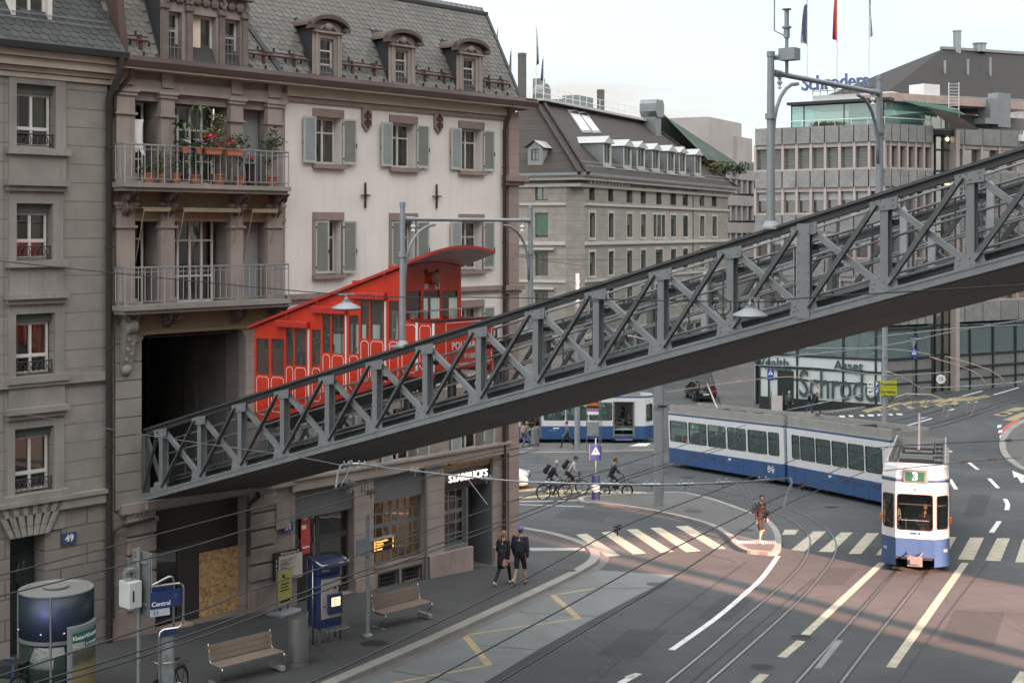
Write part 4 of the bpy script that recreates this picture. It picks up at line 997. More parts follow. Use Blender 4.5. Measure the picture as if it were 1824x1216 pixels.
m.build('top_chord',M_brd,br)
N0,N1=0,24
pm=MB();pm.box((-.07,-.10,.02),(.07,-.08,TH_));pm.box((-.015,-.08,.02),(.015,.08,TH_));pm.box((-.07,.08,.02),(.07,.10,TH_))
post=pm.build('post',M_br,br);post.location=(0,0,0)
pk=MB();pk.box((.05,.101,TH_*.72),(.16,.17,TH_*.78));pk.box((.05,.101,TH_*.25),(.16,.17,TH_*.31));pk.build('lamp_bracket',M_black,post)
for pl_,rv in(([(-.24,TH_-.22),(.24,TH_-.16),(.26,TH_+.06),(-.26,TH_-.05)],((-.17,TH_-.15),(-.17,TH_-.06),(.0,TH_-.12),(.17,TH_-.09),(.17,TH_-.0),(-.06,TH_-.02))),([(-.27,-.06),(.27,.08),(.22,.26),(-.24,.18)],((-.19,.03),(-.17,.12),(0,.04),(0,.16),(.18,.1),(.16,.2)))):
 gm=MB();gm.prism(pl_,-.125,-.105)
 for x,z in rv:gm.sphere((x,-.128,z),(.022,.014,.022),6,4)
 gm.build('gusset_plate',M_br,post,smooth=True,auto=30)
dz1=zb(PAN)
m=MB();p,q=(.10,-.155,.10),(PAN-.10,-.155,TH_+dz1-.1);m.bar(p,q,.02,.085,(0,1,0));m.bar((p[0]-.035,-.10,p[2]+.03),(q[0]-.035,-.10,q[2]+.03),.11,.02,(0,1,0))
for i in range(5):c=V(p).lerp(V(q),(i+.5)/5);m.sphere((c.x,-.165,c.z),(.018,.012,.018),5,4)
dgA=m.build('diagonal',M_brm,br)
m=MB();p,q=(.10,.0,TH_-.1),(PAN-.10,.0,dz1+.1);m.bar((p[0],-.045,p[2]),(q[0],-.045,q[2]),.10,.014,(0,1,0));m.bar((p[0]+.036,.0,p[2]+.03),(q[0]+.036,.0,q[2]+.03),.014,.09,(0,1,0));m.bar((p[0]-.036,.0,p[2]-.03),(q[0]-.036,.0,q[2]-.03),.014,.09,(0,1,0))
dgB=m.build('diagonal',M_br,br)
first=True
for y in(0.0,WB):
 for i in range(N0,N1):
  for src,keep in((post,first),(dgA,first),(dgB,first)):
   o=src if keep else copy_tree(src,br)
   o.location=(i*PAN,y,zb(i*PAN))
   if y>0 and src is not dgB:o.rotation_euler=(0,0,0)
  first=False
m=MB()
for y in(0,WB):m.bar((-.72,y,-.2),(-.72,y,TH_-.2),.12,.16,(0,1,0));m.bar((-.66,y-.14,-.1),(-.06,y-.14,TH_-.08),.02,.1,(0,1,0));m.bar((-.66,y,TH_-.3),(-.06,y,.1),.1,.05,(0,1,0))
m.build('end_post',M_brm,br)
q=MB();q.box((-.125,-.14,-.1),(.125,-.126,TH_+.02))
for k in range(9):
 for x in(-.095,.095):q.sphere((x,-.142,.05+k*TH_/9.2),(.02,.012,.02),6,4)
q=q.build('splice_plate',M_br,br);q.location=(12*PAN,0,zb(12*PAN))
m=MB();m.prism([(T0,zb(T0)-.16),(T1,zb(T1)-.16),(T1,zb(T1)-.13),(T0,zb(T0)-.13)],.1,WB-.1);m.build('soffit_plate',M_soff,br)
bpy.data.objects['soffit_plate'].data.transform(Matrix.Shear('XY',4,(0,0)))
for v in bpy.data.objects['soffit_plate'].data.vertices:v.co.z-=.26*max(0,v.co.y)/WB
m=MB()
for y,h in((.55,.36),(1.55,.34),(2.85,.34),(3.85,.36)):chord(m,y,h/2-.14,.05,h)
chord(m,.55,.10,.22,.03);chord(m,3.85,.10,.22,.03)
m.build('girder',M_brd,br)
m=MB()
for i in range(N0,N1):
 t=i*PAN;m.bar((t,.1,zb(t)-.05),(t,WB-.1,zb(t)-.05),.2,.16)
m.build('cross_beam',M_brd,br)
m=MB()
for y in(1.72,2.68):chord(m,y,.22,.07,.10);chord(m,y,.16,.14,.03)
m.build('running_rail',M_rail,br)
def grat():
 t=NT('steel_grating');co=t.pos();s=t.n('ShaderNodeSeparateXYZ');t.l(co,s.inputs[0])
 f=t.math('FRACT',t.math('MULTIPLY',s.outputs[0],22.0));g=t.math('FRACT',t.math('MULTIPLY',s.outputs[1],14.0))
 k=t.math('MAXIMUM',t.math('LESS_THAN',f,.3),t.math('LESS_THAN',g,.3));return t.set(t.mix(k,(.02,.022,.023),(.12,.125,.13)),.6,.3)
M_grat=grat()
m=MB()
for y0,y1,dz in((.6,1.4,.13),(3.0,3.8,.13),(1.45,2.95,.08)):m.prism([(T0,zb(T0)+dz),(T1,zb(T1)+dz),(T1,zb(T1)+dz+.03),(T0,zb(T0)+dz+.03)],y0,y1)
m.build('walkway',M_grat,br)
def pipes(name,y,hs,r,m_):
 m=MB()
 for h in hs:m.tube([(T0,y,zb(T0)+h),(T1,y,zb(T1)+h)],r,7)
 return m.build(name,m_,br,smooth=True)
pipes('cable_pipe',.40,(.20,.29),.03,M_br);pipes('handrail',.46,(1.30,.95,.6),.024,M_br);pipes('handrail',WB-.45,(2.02,1.45,1.0,.55),.026,M_br);pipes('cable_pipe',WB-.35,(.3,.4),.035,M_br)
m=MB()
for i in range(-1,48):
 t=i*.75+.3;m.tube([(t,.46,zb(t)+.2),(t,.46,zb(t)+1.3)],.018,5)
 if i%2==0:m.tube([(t,WB-.45,zb(t)+.2),(t,WB-.45,zb(t)+2.02)],.03,5)
m.build('rail_post',M_brm,br)
m=MB();m.quad((T0,.49,zb(T0)+.3),(T1,.49,zb(T1)+.3),(T1,.49,zb(T1)+1.28),(T0,.49,zb(T0)+1.28));m.quad((T0,WB-.42,zb(T0)+.3),(T1,WB-.42,zb(T1)+.3),(T1,WB-.42,zb(T1)+2.0),(T0,WB-.42,zb(T0)+2.0));m.build('safety_mesh',M_mesh,br,recalc=False)
q=MB();t,z=BT(965,598,.3);q.box((t-.05,.28,z-.1),(t+.05,.3,z+.1));q=q.build('warning_plate',M_wht,br)
b_=MB();b_.prism([(t+.01,z+.07),(t-.03,z-.01),(t-.002,z-.005),(t-.02,z-.075),(t+.03,z+.015),(t+.005,z+.01)],.274,.279);b_.build('bolt_mark',M_black,q)
for px,py in((1610,385),(1420,450),(1255,500),(1765,340),(1660,415)):
 t,z=BT(px,py,WB-.7);q=MB();q.box((t-.07,WB-.74,zb(t)+.3),(t+.07,WB-.66,z+.1));q.prism([(t-.07,z+.101),(t+.07,z+.101),(t,z+.2)],WB-.73,WB-.67);q.build('signal_post',mat('pale_grey_plate',(.38,.40,.41),.5)if 'pale_grey_plate' not in bpy.data.materials else bpy.data.materials['pale_grey_plate'],br)
def gantry(t,ztop,wide,r,lbl,zadd=0,antenna=False,tilt=0.0):
 gt=thing('catenary_gantry',BO+BD_*t+V((0,0,zb(t)+TH_+.13)),BR,lbl,'gantry','steel gantries on the bridge')
 H=ztop-(zb(t)+TH_+.13)
 for y in(0,wide):
  p=MB();p.tube([(0,y,0),(0,y,H*.45),(0,y,H)],[r,r*.9,r*.75],12);p.box((-r*2.6,y-r*2.6,0),(r*2.6,y+r*2.6,.04));p.lathe([(r*1.9,.04),(r*1.2,.14),(r,.15)],(0,y,0),12);p.tube([(0,y,H*.62),(0,y,H*.65)],r*1.25,12);p.tube([(0,y,H*.97),(0,y,H)],r*.9,12)
  if y>0 and wide>WB:p.box((-.06,WB-.1,-.05),(.06,wide,.039))
  p.build('gantry_post',M_gant,gt,smooth=True,auto=40)
 b=MB();zbm=H-.38;b.tube([(0,.0,zbm),(0,wide+.05,zbm+tilt)],r*.6,10);b.tube([(0,r,zbm),(0,r+.3,zbm)],r*.8,10);b.tube([(0,wide-r-.3,zbm+tilt),(0,wide-r,zbm+tilt)],r*.8,10);b.build('gantry_beam',M_gant,gt,smooth=True,auto=40)
 for s_,y in((1,0),(-1,wide)):
  a=MB();pts=[(0,y+s_*(r+.02+1.0*(1-math.cos(R(u)))),zbm-.12-1.0*(1-math.sin(R(u)))+(tilt if y else 0)*.5)for u in range(0,91,15)]
  a.tube([(0,y+s_*r,pts[0][2]-.35)]+pts,r*.42,7);a.build('curved_brace',M_gant,gt,smooth=True)
  q=MB();q.lathe([(.02,.12),(.05,.1),(.03,.05),(.06,0),(.02,-.05),(.05,-.1),(.001,-.12)],(0,y+s_*.35,zbm-.16),8);q.tube([(0,y+s_*.35,zbm),(0,y+s_*.35,zbm-.1)],.02,5);q.build('insulator',M_wht,gt)
 if antenna:
  q=MB();q.box((.1,.1,H-.16),(.42,.35,H+.06));q.tube([(.0,.1,H-.1),(.2,.2,H-.1)],.05,6);q.tube([(.12,.4,H-.4),(.12,.4,H+.28)],.035,8)
  q.tube([(.12,.4,H+.28),(.12,.4,H+.5)],.06,10);q.tube([(.12,.4,H+.5),(.12,.4,H+.8)],.045,10);q.tube([(.12,.4,H+.8),(.12,.4,H+.82)],.09,10);q.tube([(.12,.4,H+.46),(.12,.4,H+.49)],.09,10)
  q.tube([(.12,.4,H+.3),(-.08,.3,H+.42),(-.08,.3,H+1.15)],.015,5);q.build('antenna_unit',M_gant,gt,smooth=True,auto=40)
 return gt
M_gant=mat('gantry_grey_paint',(.26,.285,.305),.5,.2,.12,2,20)
t,z=BT(717,360,0);gantry(t,z,4.75,.075,'slim grey gantry frame on the bridge in front of the shuttered windows')
t,z=BT(1373,92,0);gantry(t,z,4.95,.085,'tall grey gantry with antenna on the bridge below the flags',antenna=True,tilt=.0)
YS,YE=1.12,3.30
def Zc(p):return(430+p[0]/3.474,430+p[1]/3.474)
def S(x,y,yy=None):return BT(*Zc((x,y)),YS if yy is None else yy)
ta,zta=S(80,533);tb,ztb=S(990,168)
car_z0=S(85,1135)[1]
car=thing('funicular_car',BO+BD_*ta+V((0,0,car_z0)),BR,'bright red stepped funicular car with white lines and open canopy climbing the bridge','funicular')
M_cred=mat('red_car_paint',(.56,.045,.022),.22,0,.2,1.2,12,spec=.6,streak=.25);M_crd2=mat('red_roof_paint',(.42,.03,.022),.5,0,.12,2,20);M_cwht=mat('white_lining',(.75,.72,.70),.5,0,.05)
M_cglass=glass('tinted_car_glass',(.86,.97,.95),.05,.02,.10,(.34,.50,.47));M_cint=mat('car_interior',(.5,.56,.53),.7,0,.2)  # pane body holds a thin teal haze in place of daylight inside
L_=tb-ta
def cs(x,y,yy=None):t,z=S(x,y,yy);return t-ta,z-car_z0
def wq(x0,x1,y0,y1):a,zt=cs(x0,y0);b,zb_=cs(x1,y1);zb2=cs(x0,y1)[1];return(a,b,zb2,zt)
wins=[wq(93,170,598,820),wq(185,263,600,825),wq(277,321,537,763),wq(331,401,540,766),wq(437,490,543,770),wq(503,549,451,685),wq(560,633,453,690),wq(668,724,456,692),wq(738,789,362,600),wq(799,879,363,603),wq(914,972,366,606)]
roof=lambda t:(zta-car_z0)+(ztb-zta)*t/L_
bot=lambda t:cs(85,1135)[1]+(cs(990,858)[1]-cs(85,1135)[1])*t/L_
cutz=sorted({w[2]for w in wins}|{w[3]for w in wins})
def side(yy):
 m=MB();us=sorted({0,L_,*[c for w in wins for c in w[:2]]})
 for i in range(len(us)-1):
  a,b=us[i],us[i+1];mid=(a+b)/2;hs=sorted([(w[2],w[3])for w in wins if w[0]-1e-4<mid<w[1]+1e-4])
  z=None;segs=[]
  edges=[None]+[e for h in hs for e in h]+[None]
  for j in range(0,len(edges),2):
   za,zb_=edges[j],edges[j+1]
   m.quad((a,yy,bot(a)if za is None else za),(b,yy,bot(b)if za is None else za),(b,yy,roof(b)if zb_ is None else zb_),(a,yy,roof(a)if zb_ is None else zb_))
 for w in wins:
  d=.05 if yy<2 else-.05
  for p,q in(((w[0],w[2]),(w[1],w[2])),((w[1],w[2]),(w[1],w[3])),((w[1],w[3]),(w[0],w[3])),((w[0],w[3]),(w[0],w[2]))):m.quad((p[0],yy,p[1]),(q[0],yy,q[1]),(q[0],yy+d,q[1]),(p[0],yy+d,p[1]))
 return m
body=MB();body.join(side(YS));body.join(side(YE));body.quad((0,YS,bot(0)),(0,YE,bot(0)),(0,YE,roof(0)),(0,YS,roof(0)));body.quad((0,YS,bot(0)),(L_,YS,bot(L_)),(L_,YE,bot(L_)),(0,YE,bot(0)))
def ce(x,y,t):yy,z=BE(*Zc((x,y)),t+ta);return yy,z-car_z0
ew_=[]
for x0,x1 in((1020,1110),(1128,1225),(1243,1335)):a,zt_=ce(x0,308,L_);b,zb_=ce(x1,474,L_);ew_.append((a,b,zb_,zt_))
ysx=sorted({YS,YE,*[c for w in ew_ for c in w[:2]]})
arch=lambda y:roof(L_)+.14*math.sin(math.pi*(y-YS)/(YE-YS))
for i in range(len(ysx)-1):
 a,b=ysx[i],ysx[i+1];h=[w for w in ew_ if w[0]-1e-4<(a+b)/2<w[1]+1e-4]
 if h:
  body.quad((L_,a,bot(L_)),(L_,b,bot(L_)),(L_,b,h[0][2]),(L_,a,h[0][2]));body.quad((L_,a,h[0][3]),(L_,b,h[0][3]),(L_,b,arch(b)),(L_,a,arch(a)))
 else:body.quad((L_,a,bot(L_)),(L_,b,bot(L_)),(L_,b,arch(b)),(L_,a,arch(a)))
body.build('car_body',M_cred,car,recalc=False)
gl_=MB()
for w in wins:
 for yy in(YS+.03,YE-.03):gl_.quad((w[0],yy,w[2]),(w[1],yy,w[2]),(w[1],yy,w[3]),(w[0],yy,w[3]))
for w in ew_:gl_.quad((L_-.03,w[0],w[2]),(L_-.03,w[1],w[2]),(L_-.03,w[1],w[3]),(L_-.03,w[0],w[3]))
for i,w in enumerate(wins+[None]):
 if w is None:continue
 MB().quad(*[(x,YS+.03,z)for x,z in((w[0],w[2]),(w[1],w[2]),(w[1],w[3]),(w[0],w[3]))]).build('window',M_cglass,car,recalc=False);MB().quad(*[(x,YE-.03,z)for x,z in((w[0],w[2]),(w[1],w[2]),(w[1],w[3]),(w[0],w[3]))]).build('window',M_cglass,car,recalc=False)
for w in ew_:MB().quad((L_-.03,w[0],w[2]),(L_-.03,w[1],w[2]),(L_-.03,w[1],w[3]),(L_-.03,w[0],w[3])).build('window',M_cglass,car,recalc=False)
it=MB()
for a,b in((0,.27),(.27,.53),(.53,.78),(.78,1)):
 z=bot(L_*a)+.25+(b-a)*.8;it.box((L_*a,YS+.02,z-.05),(L_*b,YE-.02,z));it.box((L_*b-.06,YS+.02,z),(L_*b-.02,YE-.02,z+.9));it.box((L_*a+.05,YS+.4,z),(L_*a+.4,YE-.4,z+.45))
it.build('car_interior',M_cint,car)
tc_=cs(1190,92)[0];rf_=MB();ny=8;vs=[];us=[-.16,L_*.5,L_,L_+(tc_-L_)*.5,tc_]
for t in us:
 for j in range(ny+1):y=YS-.1+(YE-YS+.2)*j/ny;vs.append((t,y,roof(t)+(.02+.14*math.sin(math.pi*j/ny)*min(1,max(.35,t/L_)))))
n=ny+1;fs=[(i*n+j,i*n+j+1,(i+1)*n+j+1,(i+1)*n+j)for i in range(len(us)-1)for j in range(ny)]
rf_.add(vs,fs);rf_.add([(a,b,c+.07)for a,b,c in vs],fs)
k=len(us)*n
e=[i for i in range(n)]+[(i+1)*n+ny for i in range(len(us)-1)]+[(len(us)-1)*n+j for j in range(ny-1,-1,-1)]+[i*n for i in range(len(us)-2,0,-1)]
for a,b in zip(e,e[1:]+e[:1]):rf_.quad(vs[a],vs[b],(vs[b][0],vs[b][1],vs[b][2]+.07),(vs[a][0],vs[a][1],vs[a][2]+.07))
rfo=rf_.build('car_roof',M_crd2,car)
cu=MB();cu.add([(a,b,c-.006)for a,b,c in vs[2*n:]],[(i*n+j,i*n+j+1,(i+1)*n+j+1,(i+1)*n+j)for i in range(2)for j in range(ny)]);cu.build('canopy_lining',mat('pale_lining',(.55,.52,.52),.5),rfo,recalc=False)
x_=MB()
for t,w in((L_*.66,.35),(L_*.90,.4)):x_.box((t-w/2,YS+.3,roof(t)+.06),(t+w/2,YS+1.0,roof(t)+.22))
x_.build('roof_box',M_crd2,rfo,bevel=.02)
x_=MB()
for x,y in((300,430),(490,360),(905,200)):
 t=cs(x,y)[0];x_.tube([(t,YS-.05,roof(t)+.1),(t,YS-.12,roof(t)+.02),(t,YS-.12,roof(t)-.25),(t+.12,YS-.1,roof(t)-.33)],.014,5)
x_.build('lifting_hook',M_crd2,rfo)
d_=MB()
for x0,x1,y0,y1 in((230,425,485,528),(450,660,397,443),(690,902,311,355)):
 a,zt_=cs(x0,y0);b=cs(x1,y0)[0];zb_=cs(x0,y1)[1];d_.box((a,YS-.13,zb_),(b,YS-.001,zt_))
d_.build('door_drive_box',M_crd2,car,bevel=.025)
for x,y0,y1 in((419,540,1020),(650,452,930),(894,370,868)):
 q=MB();a,zt_=cs(x,y0);zb_=cs(x,y1)[1];q.box((a-.018,YS-.03,zb_),(a+.018,YS-.001,zt_));q.build('door_edge',M_cwht,car)
def outline(m,x0,x1,zlo,zhi,y,r=.012,ch=.06):
 pts=[(x0+ch,zhi),(x1-ch,zhi),(x1,zhi-ch),(x1,zlo+ch),(x1-ch,zlo),(x0+ch,zlo),(x0,zlo+ch),(x0,zhi-ch)]
 for p,q in zip(pts,pts[1:]+pts[:1]):m.bar((p[0],y,p[1]),(q[0],y,q[1]),r,.006,(0,1,0))
m=MB()
for w in wins:
 zt_=w[2]-.05;zl=max(bot(w[1])+.08,zt_-.95);outline(m,w[0]+.01,w[1]-.01,zl,zt_,YS-.004)
m.build('white_lining',M_cwht,car)
tp=cs(1190,800)[0];zp1=cs(990,492)[1];zpf=ce(1200,498,tp)[1];zp0=ce(1210,800,tp)[1]
p_=MB();p_.box((L_+.002,YS,bot(L_)+.1),(tp,YS+.05,zp1));p_.box((L_+.002,YE-.05,bot(L_)+.1),(tp,YE,zp1));p_.box((tp-.05,YS+.05,zp0),(tp,YE-.05,zpf));p_.box((L_,YS+.05,zp0-.05),(tp-.05,YE-.05,zp0));p_.build('platform_wall',M_cred,car)
q=MB();q.box((tp-.08,YS-.02,zpf),(tp+.02,YE+.02,zpf+.03));q.box((L_+.3,YS-.012,zp1),(tp-.081,YS+.06,zp1+.025));q.build('platform_rail',M_black,car)
for x in(1087,1190):q=MB();a=cs(x,500)[0];q.box((a-.03,YS-.02,bot(L_)+.25),(a+.03,YS-.001,zp1-.02));q.build('door_edge',M_cwht,car)
m=MB();outline(m,cs(995,500)[0],cs(1080,500)[0],bot(L_)+.2,zp1-.08,YS-.005);outline(m,cs(1105,500)[0],cs(1172,500)[0],bot(L_)+.3,zp1-.08,YS-.005)
yl,yr_=ce(1265,600,tp)[0],ce(1545,600,tp)[0]
for p,q in(((yl,zpf-.05),(yl,zp0+.1)),((yl,zp0+.1),(yr_,zp0+.1)),((yr_,zp0+.1),(yr_,zpf-.05)),((yl,zpf-.05),(yr_,zpf-.05))):m.bar((tp+.004,p[0],p[1]),(tp+.004,q[0],q[1]),.012,.006,(1,0,0))
m.build('white_lining',M_cwht,car)
RX=Matrix.Rotation(R(90),4,'Z')@Matrix.Rotation(R(90),4,'X')
M_ctx=mat('silver_letter',(.62,.60,.58),.4,.2,.05)
def ctext(s,x,y,sz,**k):yy,z=ce(x,y,tp);return text('lettering',s,sz,M_ctx,car,None,M=Matrix.Translation((tp+.006,yy,z))@RX,ext=.004,**k)
ctext('POLYBAHN',1405,640,.245,bold=.006,space=1.05,sx=.95);ctext('UBS',1425,706,.15,bold=.004);ctext('1',1526,737,.16)
yy,z=ce(1388,706,tp);q=MB();[q.bar((tp+.006,yy-.07*math.cos(R(a)),z-.07*math.sin(R(a))),(tp+.006,yy+.07*math.cos(R(a)),z+.07*math.sin(R(a))),.018,.004,(1,0,0))for a in(30,90,150)];q.build('emblem',M_ctx,car)
yy,z=ce(1183,228,L_);RY=Matrix.Translation((L_,yy,z))@Matrix.Rotation(R(90),4,'Y')
q=MB();q.lathe([(.13,0),(.15,.04),(.15,.12),(.12,.14)],n=18,M=RY);hl_=q.build('headlamp',mat('lamp_housing',(.30,.12,.06),.5,.3),car,smooth=True,auto=40);q=MB();q.lathe([(.119,.12),(.07,.10),(.001,.08)],n=16,M=RY);q.build('lamp_lens',mat('lamp_silver',(.6,.55,.5),.15,.8),hl_,smooth=True)
for x in(1142,1210):yy,z=ce(x,188,L_);q=MB();q.lathe([(.06,0),(.06,.02),(.001,.03)],n=12,M=Matrix.Translation((L_,yy,z))@Matrix.Rotation(R(90),4,'Y'));q.build('marker_light',M_rust,car)
for x0,x1,y0,y1 in((1133,1154,265,291),(1200,1226,244,291)):
 a,zt_=ce(x0,y0,L_);b,zb_=ce(x1,y1,L_);q=MB();q.box((L_+.002,a,zb_),(L_+.006,b,zt_));s_=q.build('sticker',M_cwht,car)
 q=MB();c=(a+b)/2
 if x0>1190:q.prism([(c-.045,zb_+.06),(c+.045,zb_+.06),(c+.02,zb_+.14),(c,zb_+.16),(c-.02,zb_+.14)],L_+.007,L_+.009,'yz');q.box((L_+.007,c-.045,zb_+.03),(L_+.009,c+.045,zb_+.05))
 else:q.box((L_+.007,a+.02,zb_+.04),(L_+.009,b-.02,zt_-.04))
 q.build('sticker_mark',M_black,s_)
a,za_=ce(1022,438,L_+.08);b,zb_=ce(1352,425,L_+.08);q=MB();q.tube([(L_+.08,a,za_),(L_+.08,b,za_)],.018,6);q.sphere((L_+.08,b,za_),.03,6,4);[q.tube([(L_,y,za_),(L_+.08,y,za_)],.012,5)for y in(a+.1,b-.1)];q.build('grab_rail',M_steel,car)
u=MB()
for t in(L_*.12,L_*.88):
 for y in(1.72,2.68):u.lathe([(.26,-.04),(.26,.04)],n=16,M=Matrix.Translation((t,y,bot(t)-.12))@Matrix.Rotation(R(90),4,'X'))
u.prism([(0,bot(0)-.14),(L_,bot(L_)-.14),(L_,bot(L_)),(0,bot(0))],1.5,2.9);u.build('undercarriage',M_brd,car)
# ======================= buildings across the square
def frame(o,rz):return Matrix.Translation(o)@Matrix.Rotation(rz,4,'Z')
def HIT(px,py,M,pp,pn):
 """local coordinates (in frame M) where the view ray through a photo pixel meets a local plane"""
 w0=M@V(pp);n=M.to_3x3()@V(pn);d=V(((px-CX)/F,1,-(py-HY)/F));c=V((0,0,CZ))
 return M.inverted()@(c+d*((w0-c).dot(n)/d.dot(n)))
M_bst=course('beige_ashlar',(.30,.285,.25),.62,3.0,.03,.1,.55,.5,.4,streak=.2);M_bpl=mat('beige_render',(.30,.285,.25),.85,0,.12,.4,6,streak=.2);M_btr=mat('pale_surround',(.42,.40,.365),.85,0,.1,.7,8)
def tiles(name,c,row=.22,w=.24):
 t=NT(name);co=t.pos();s=t.n('ShaderNodeSeparateXYZ');t.l(co,s.inputs[0]);cb=t.n('ShaderNodeCombineXYZ');t.l(t.math('ADD',s.outputs[0],t.math('MULTIPLY',s.outputs[1],.0)),cb.inputs[0]);t.l(t.math('ADD',s.outputs[2],50),cb.inputs[1])
 b=t.n('ShaderNodeTexBrick',offset=.5);t.l(cb.outputs[0],b.inputs['Vector']);b.inputs['Scale'].default_value=1;b.inputs['Brick Width'].default_value=w;b.inputs['Row Height'].default_value=row*.7;b.inputs['Mortar Size'].default_value=.025;b.inputs['Mortar Smooth'].default_value=.6
 b.inputs['Color1'].default_value=(*mul(c,1.25),1);b.inputs['Color2'].default_value=(*mul(c,.7),1);b.inputs['Mortar'].default_value=(*mul(c,.35),1)
 n=t.noise(co,.35,6);cc=t.mix(t.ramp(n,[(.35,(0,0,0)),(.75,(.6,)*3)]),b.outputs[0],mul((c[0]*1.15,c[1],c[2]*.9),.75));t.bump(t.math('MULTIPLY',b.outputs['Fac'],-1),.6,.04);return t.set(cc,.75)
M_btile=tiles('brown_roof_tile',(.042,.035,.030));M_bglass=glass('far_window_glass',(.4,.45,.45),.13,.03,.75,(.05,.06,.06));M_bgreen=mat('green_window_frame',(.055,.10,.075),.5)
C3=V((5.99,127,0));A3=math.atan2(.9,.434);F3=frame(C3,A3)
b3=thing('stone_office_house',C3,A3,'beige stone house with green window frames and brown tiled hip roof behind the bridge','building')
def ru(px,py):p=HIT(px,py,F3,(0,0,0),(0,1,0));return p.x,p.z
def lu(px,py):p=HIT(px,py,F3,(0,0,0),(1,0,0));return p.y,p.z
LU,WD=45.6,14.6;cx3=ru(1040,400)[0];cy3=lu(1008,400)[0];ZE=18.9
rows=[(326,357),(379,423),(449,491),(518,562),(600,660)]
cols=[(1048,1058),(1082,1091),(1116,1125),(1141,1149),(1163,1168),(1170,1176),(1178,1183.5),(1194,1203),(1216,1224),(1245,1253),(1267,1275)]
hr=[]
for t,b in rows:
 zt_,zb_=ru(1050,t)[1],ru(1050,b)[1]
 for i,(a,c)in enumerate(cols):
  if 4<=i<=6 and t!=379:
   if i==5 and t!=326:hr.append((ru(1168,400)[0]-.2,ru(1178,400)[0]+.2,zb_,zt_))
   elif i==5:hr.append((ru(1169,400)[0],ru(1177,400)[0],zb_,zt_))
   continue
  hr.append((ru(a,400)[0],ru(c,400)[0],zb_,zt_))
hl3=[]
for t,b in rows:
 zt_,zb_=lu(960,t)[1],lu(960,b)[1];w=(lu(953,400)[0],lu(976,400)[0]);a,c=sorted(w);hl3.append((a,c,zb_,zt_));hl3.append((a+4.6,c+4.6,zb_,zt_))
wl=MB();q1,q2=ru(1112,400)[0],ru(1234,400)[0]
wl.wall(q1,q2,4.2,ZE,[h for h in hr if h[2]>4],0,.35);wl.build('wall',M_bpl,b3)
wl=MB();wl.wall(cx3,q1,4.2,ZE,[h for h in hr if h[2]>4],-.08,.4);wl.wall(q2,LU,4.2,ZE,[h for h in hr if h[2]>4],-.08,.4)
lw=MB().wall(cy3,WD,0,ZE,hl3,0,.35);lw.v=[(y,x,z)for x,y,z in lw.v];wl.join(lw)
wl.quad((0,cy3,0),(cx3,-.08,0),(cx3,-.08,ZE),(0,cy3,ZE));wl.quad((LU,-.08,0),(LU,WD,0),(LU,WD,ZE),(LU,-.08,ZE));wl.quad((0,WD,0),(LU,WD,0),(LU,WD,ZE),(0,WD,ZE));wl.build('stone_wall',M_bst,b3)
ar=MB()
x=cx3
while x<LU:ar.box((x,-.15,0),(x+.9,.5,4.2));x+=3.1
ar.box((cx3,-.15,3.7),(LU,.2,4.25));ar.build('arcade',M_bst,b3);MB().quad((cx3,1.6,0),(LU,1.6,0),(LU,1.6,4.2),(cx3,1.6,4.2)).build('arcade_glazing',mat('dark_shopfront',(.02,.022,.022),.15),b3,recalc=False)
tr=MB()
for h in hr:
 if h[2]<4:continue
 y=-.08 if(h[0]<q1 or h[0]>q2)else 0
 if abs(h[3]-rows[0][0])and h[3]<17:tr.box((h[0]-.22,y-.06,h[2]-.25),(h[0]-.001,y,h[3]+.25));tr.box((h[1]+.001,y-.06,h[2]-.25),(h[1]+.22,y,h[3]+.25));tr.box((h[0]-.001,y-.059,h[3]),(h[1]+.001,y,h[3]+.25));tr.box((h[0]-.001,y-.1,h[2]-.25),(h[1]+.001,y,h[2]-.001))
for z,hh,pr in((ru(1050,364)[1],.22,.16),(ru(1050,433)[1],.35,.2),(ru(1050,500)[1],.25,.16),(4.3,.4,.25)):
 tr.box((cx3,-.08-pr,z-hh/2),(LU+.1,-.0,z+hh/2));tr.box((-pr,cy3,z-hh/2),(0,WD,z+hh/2))
for z0,z1,pr in((ZE-.9,ZE-.6,.25),(ZE-.3,ZE+.0,.75),(ZE+.0,ZE+.22,.95)):tr.box((-pr,-.08-pr,z0),(LU+pr,-.0,z1));tr.box((-pr,-.0,z0),(0,WD+pr,z1))
for i in range(12):x=cx3+.3+i*(q1-cx3-.6)/11;tr.box((x,-.6,ZE-.6),(x+.18,-.081,ZE-.301));x=q2+.3+i*(LU-q2-.6)/11;tr.box((x,-.6,ZE-.6),(x+.18,-.081,ZE-.301))
for px,py in((953,445),(953,515)):y,z=lu(px,py);tr.box((-.35,y-2.0,z),(0,y+.6,z+.18))
tr.build('stone_trim',M_btr,b3)
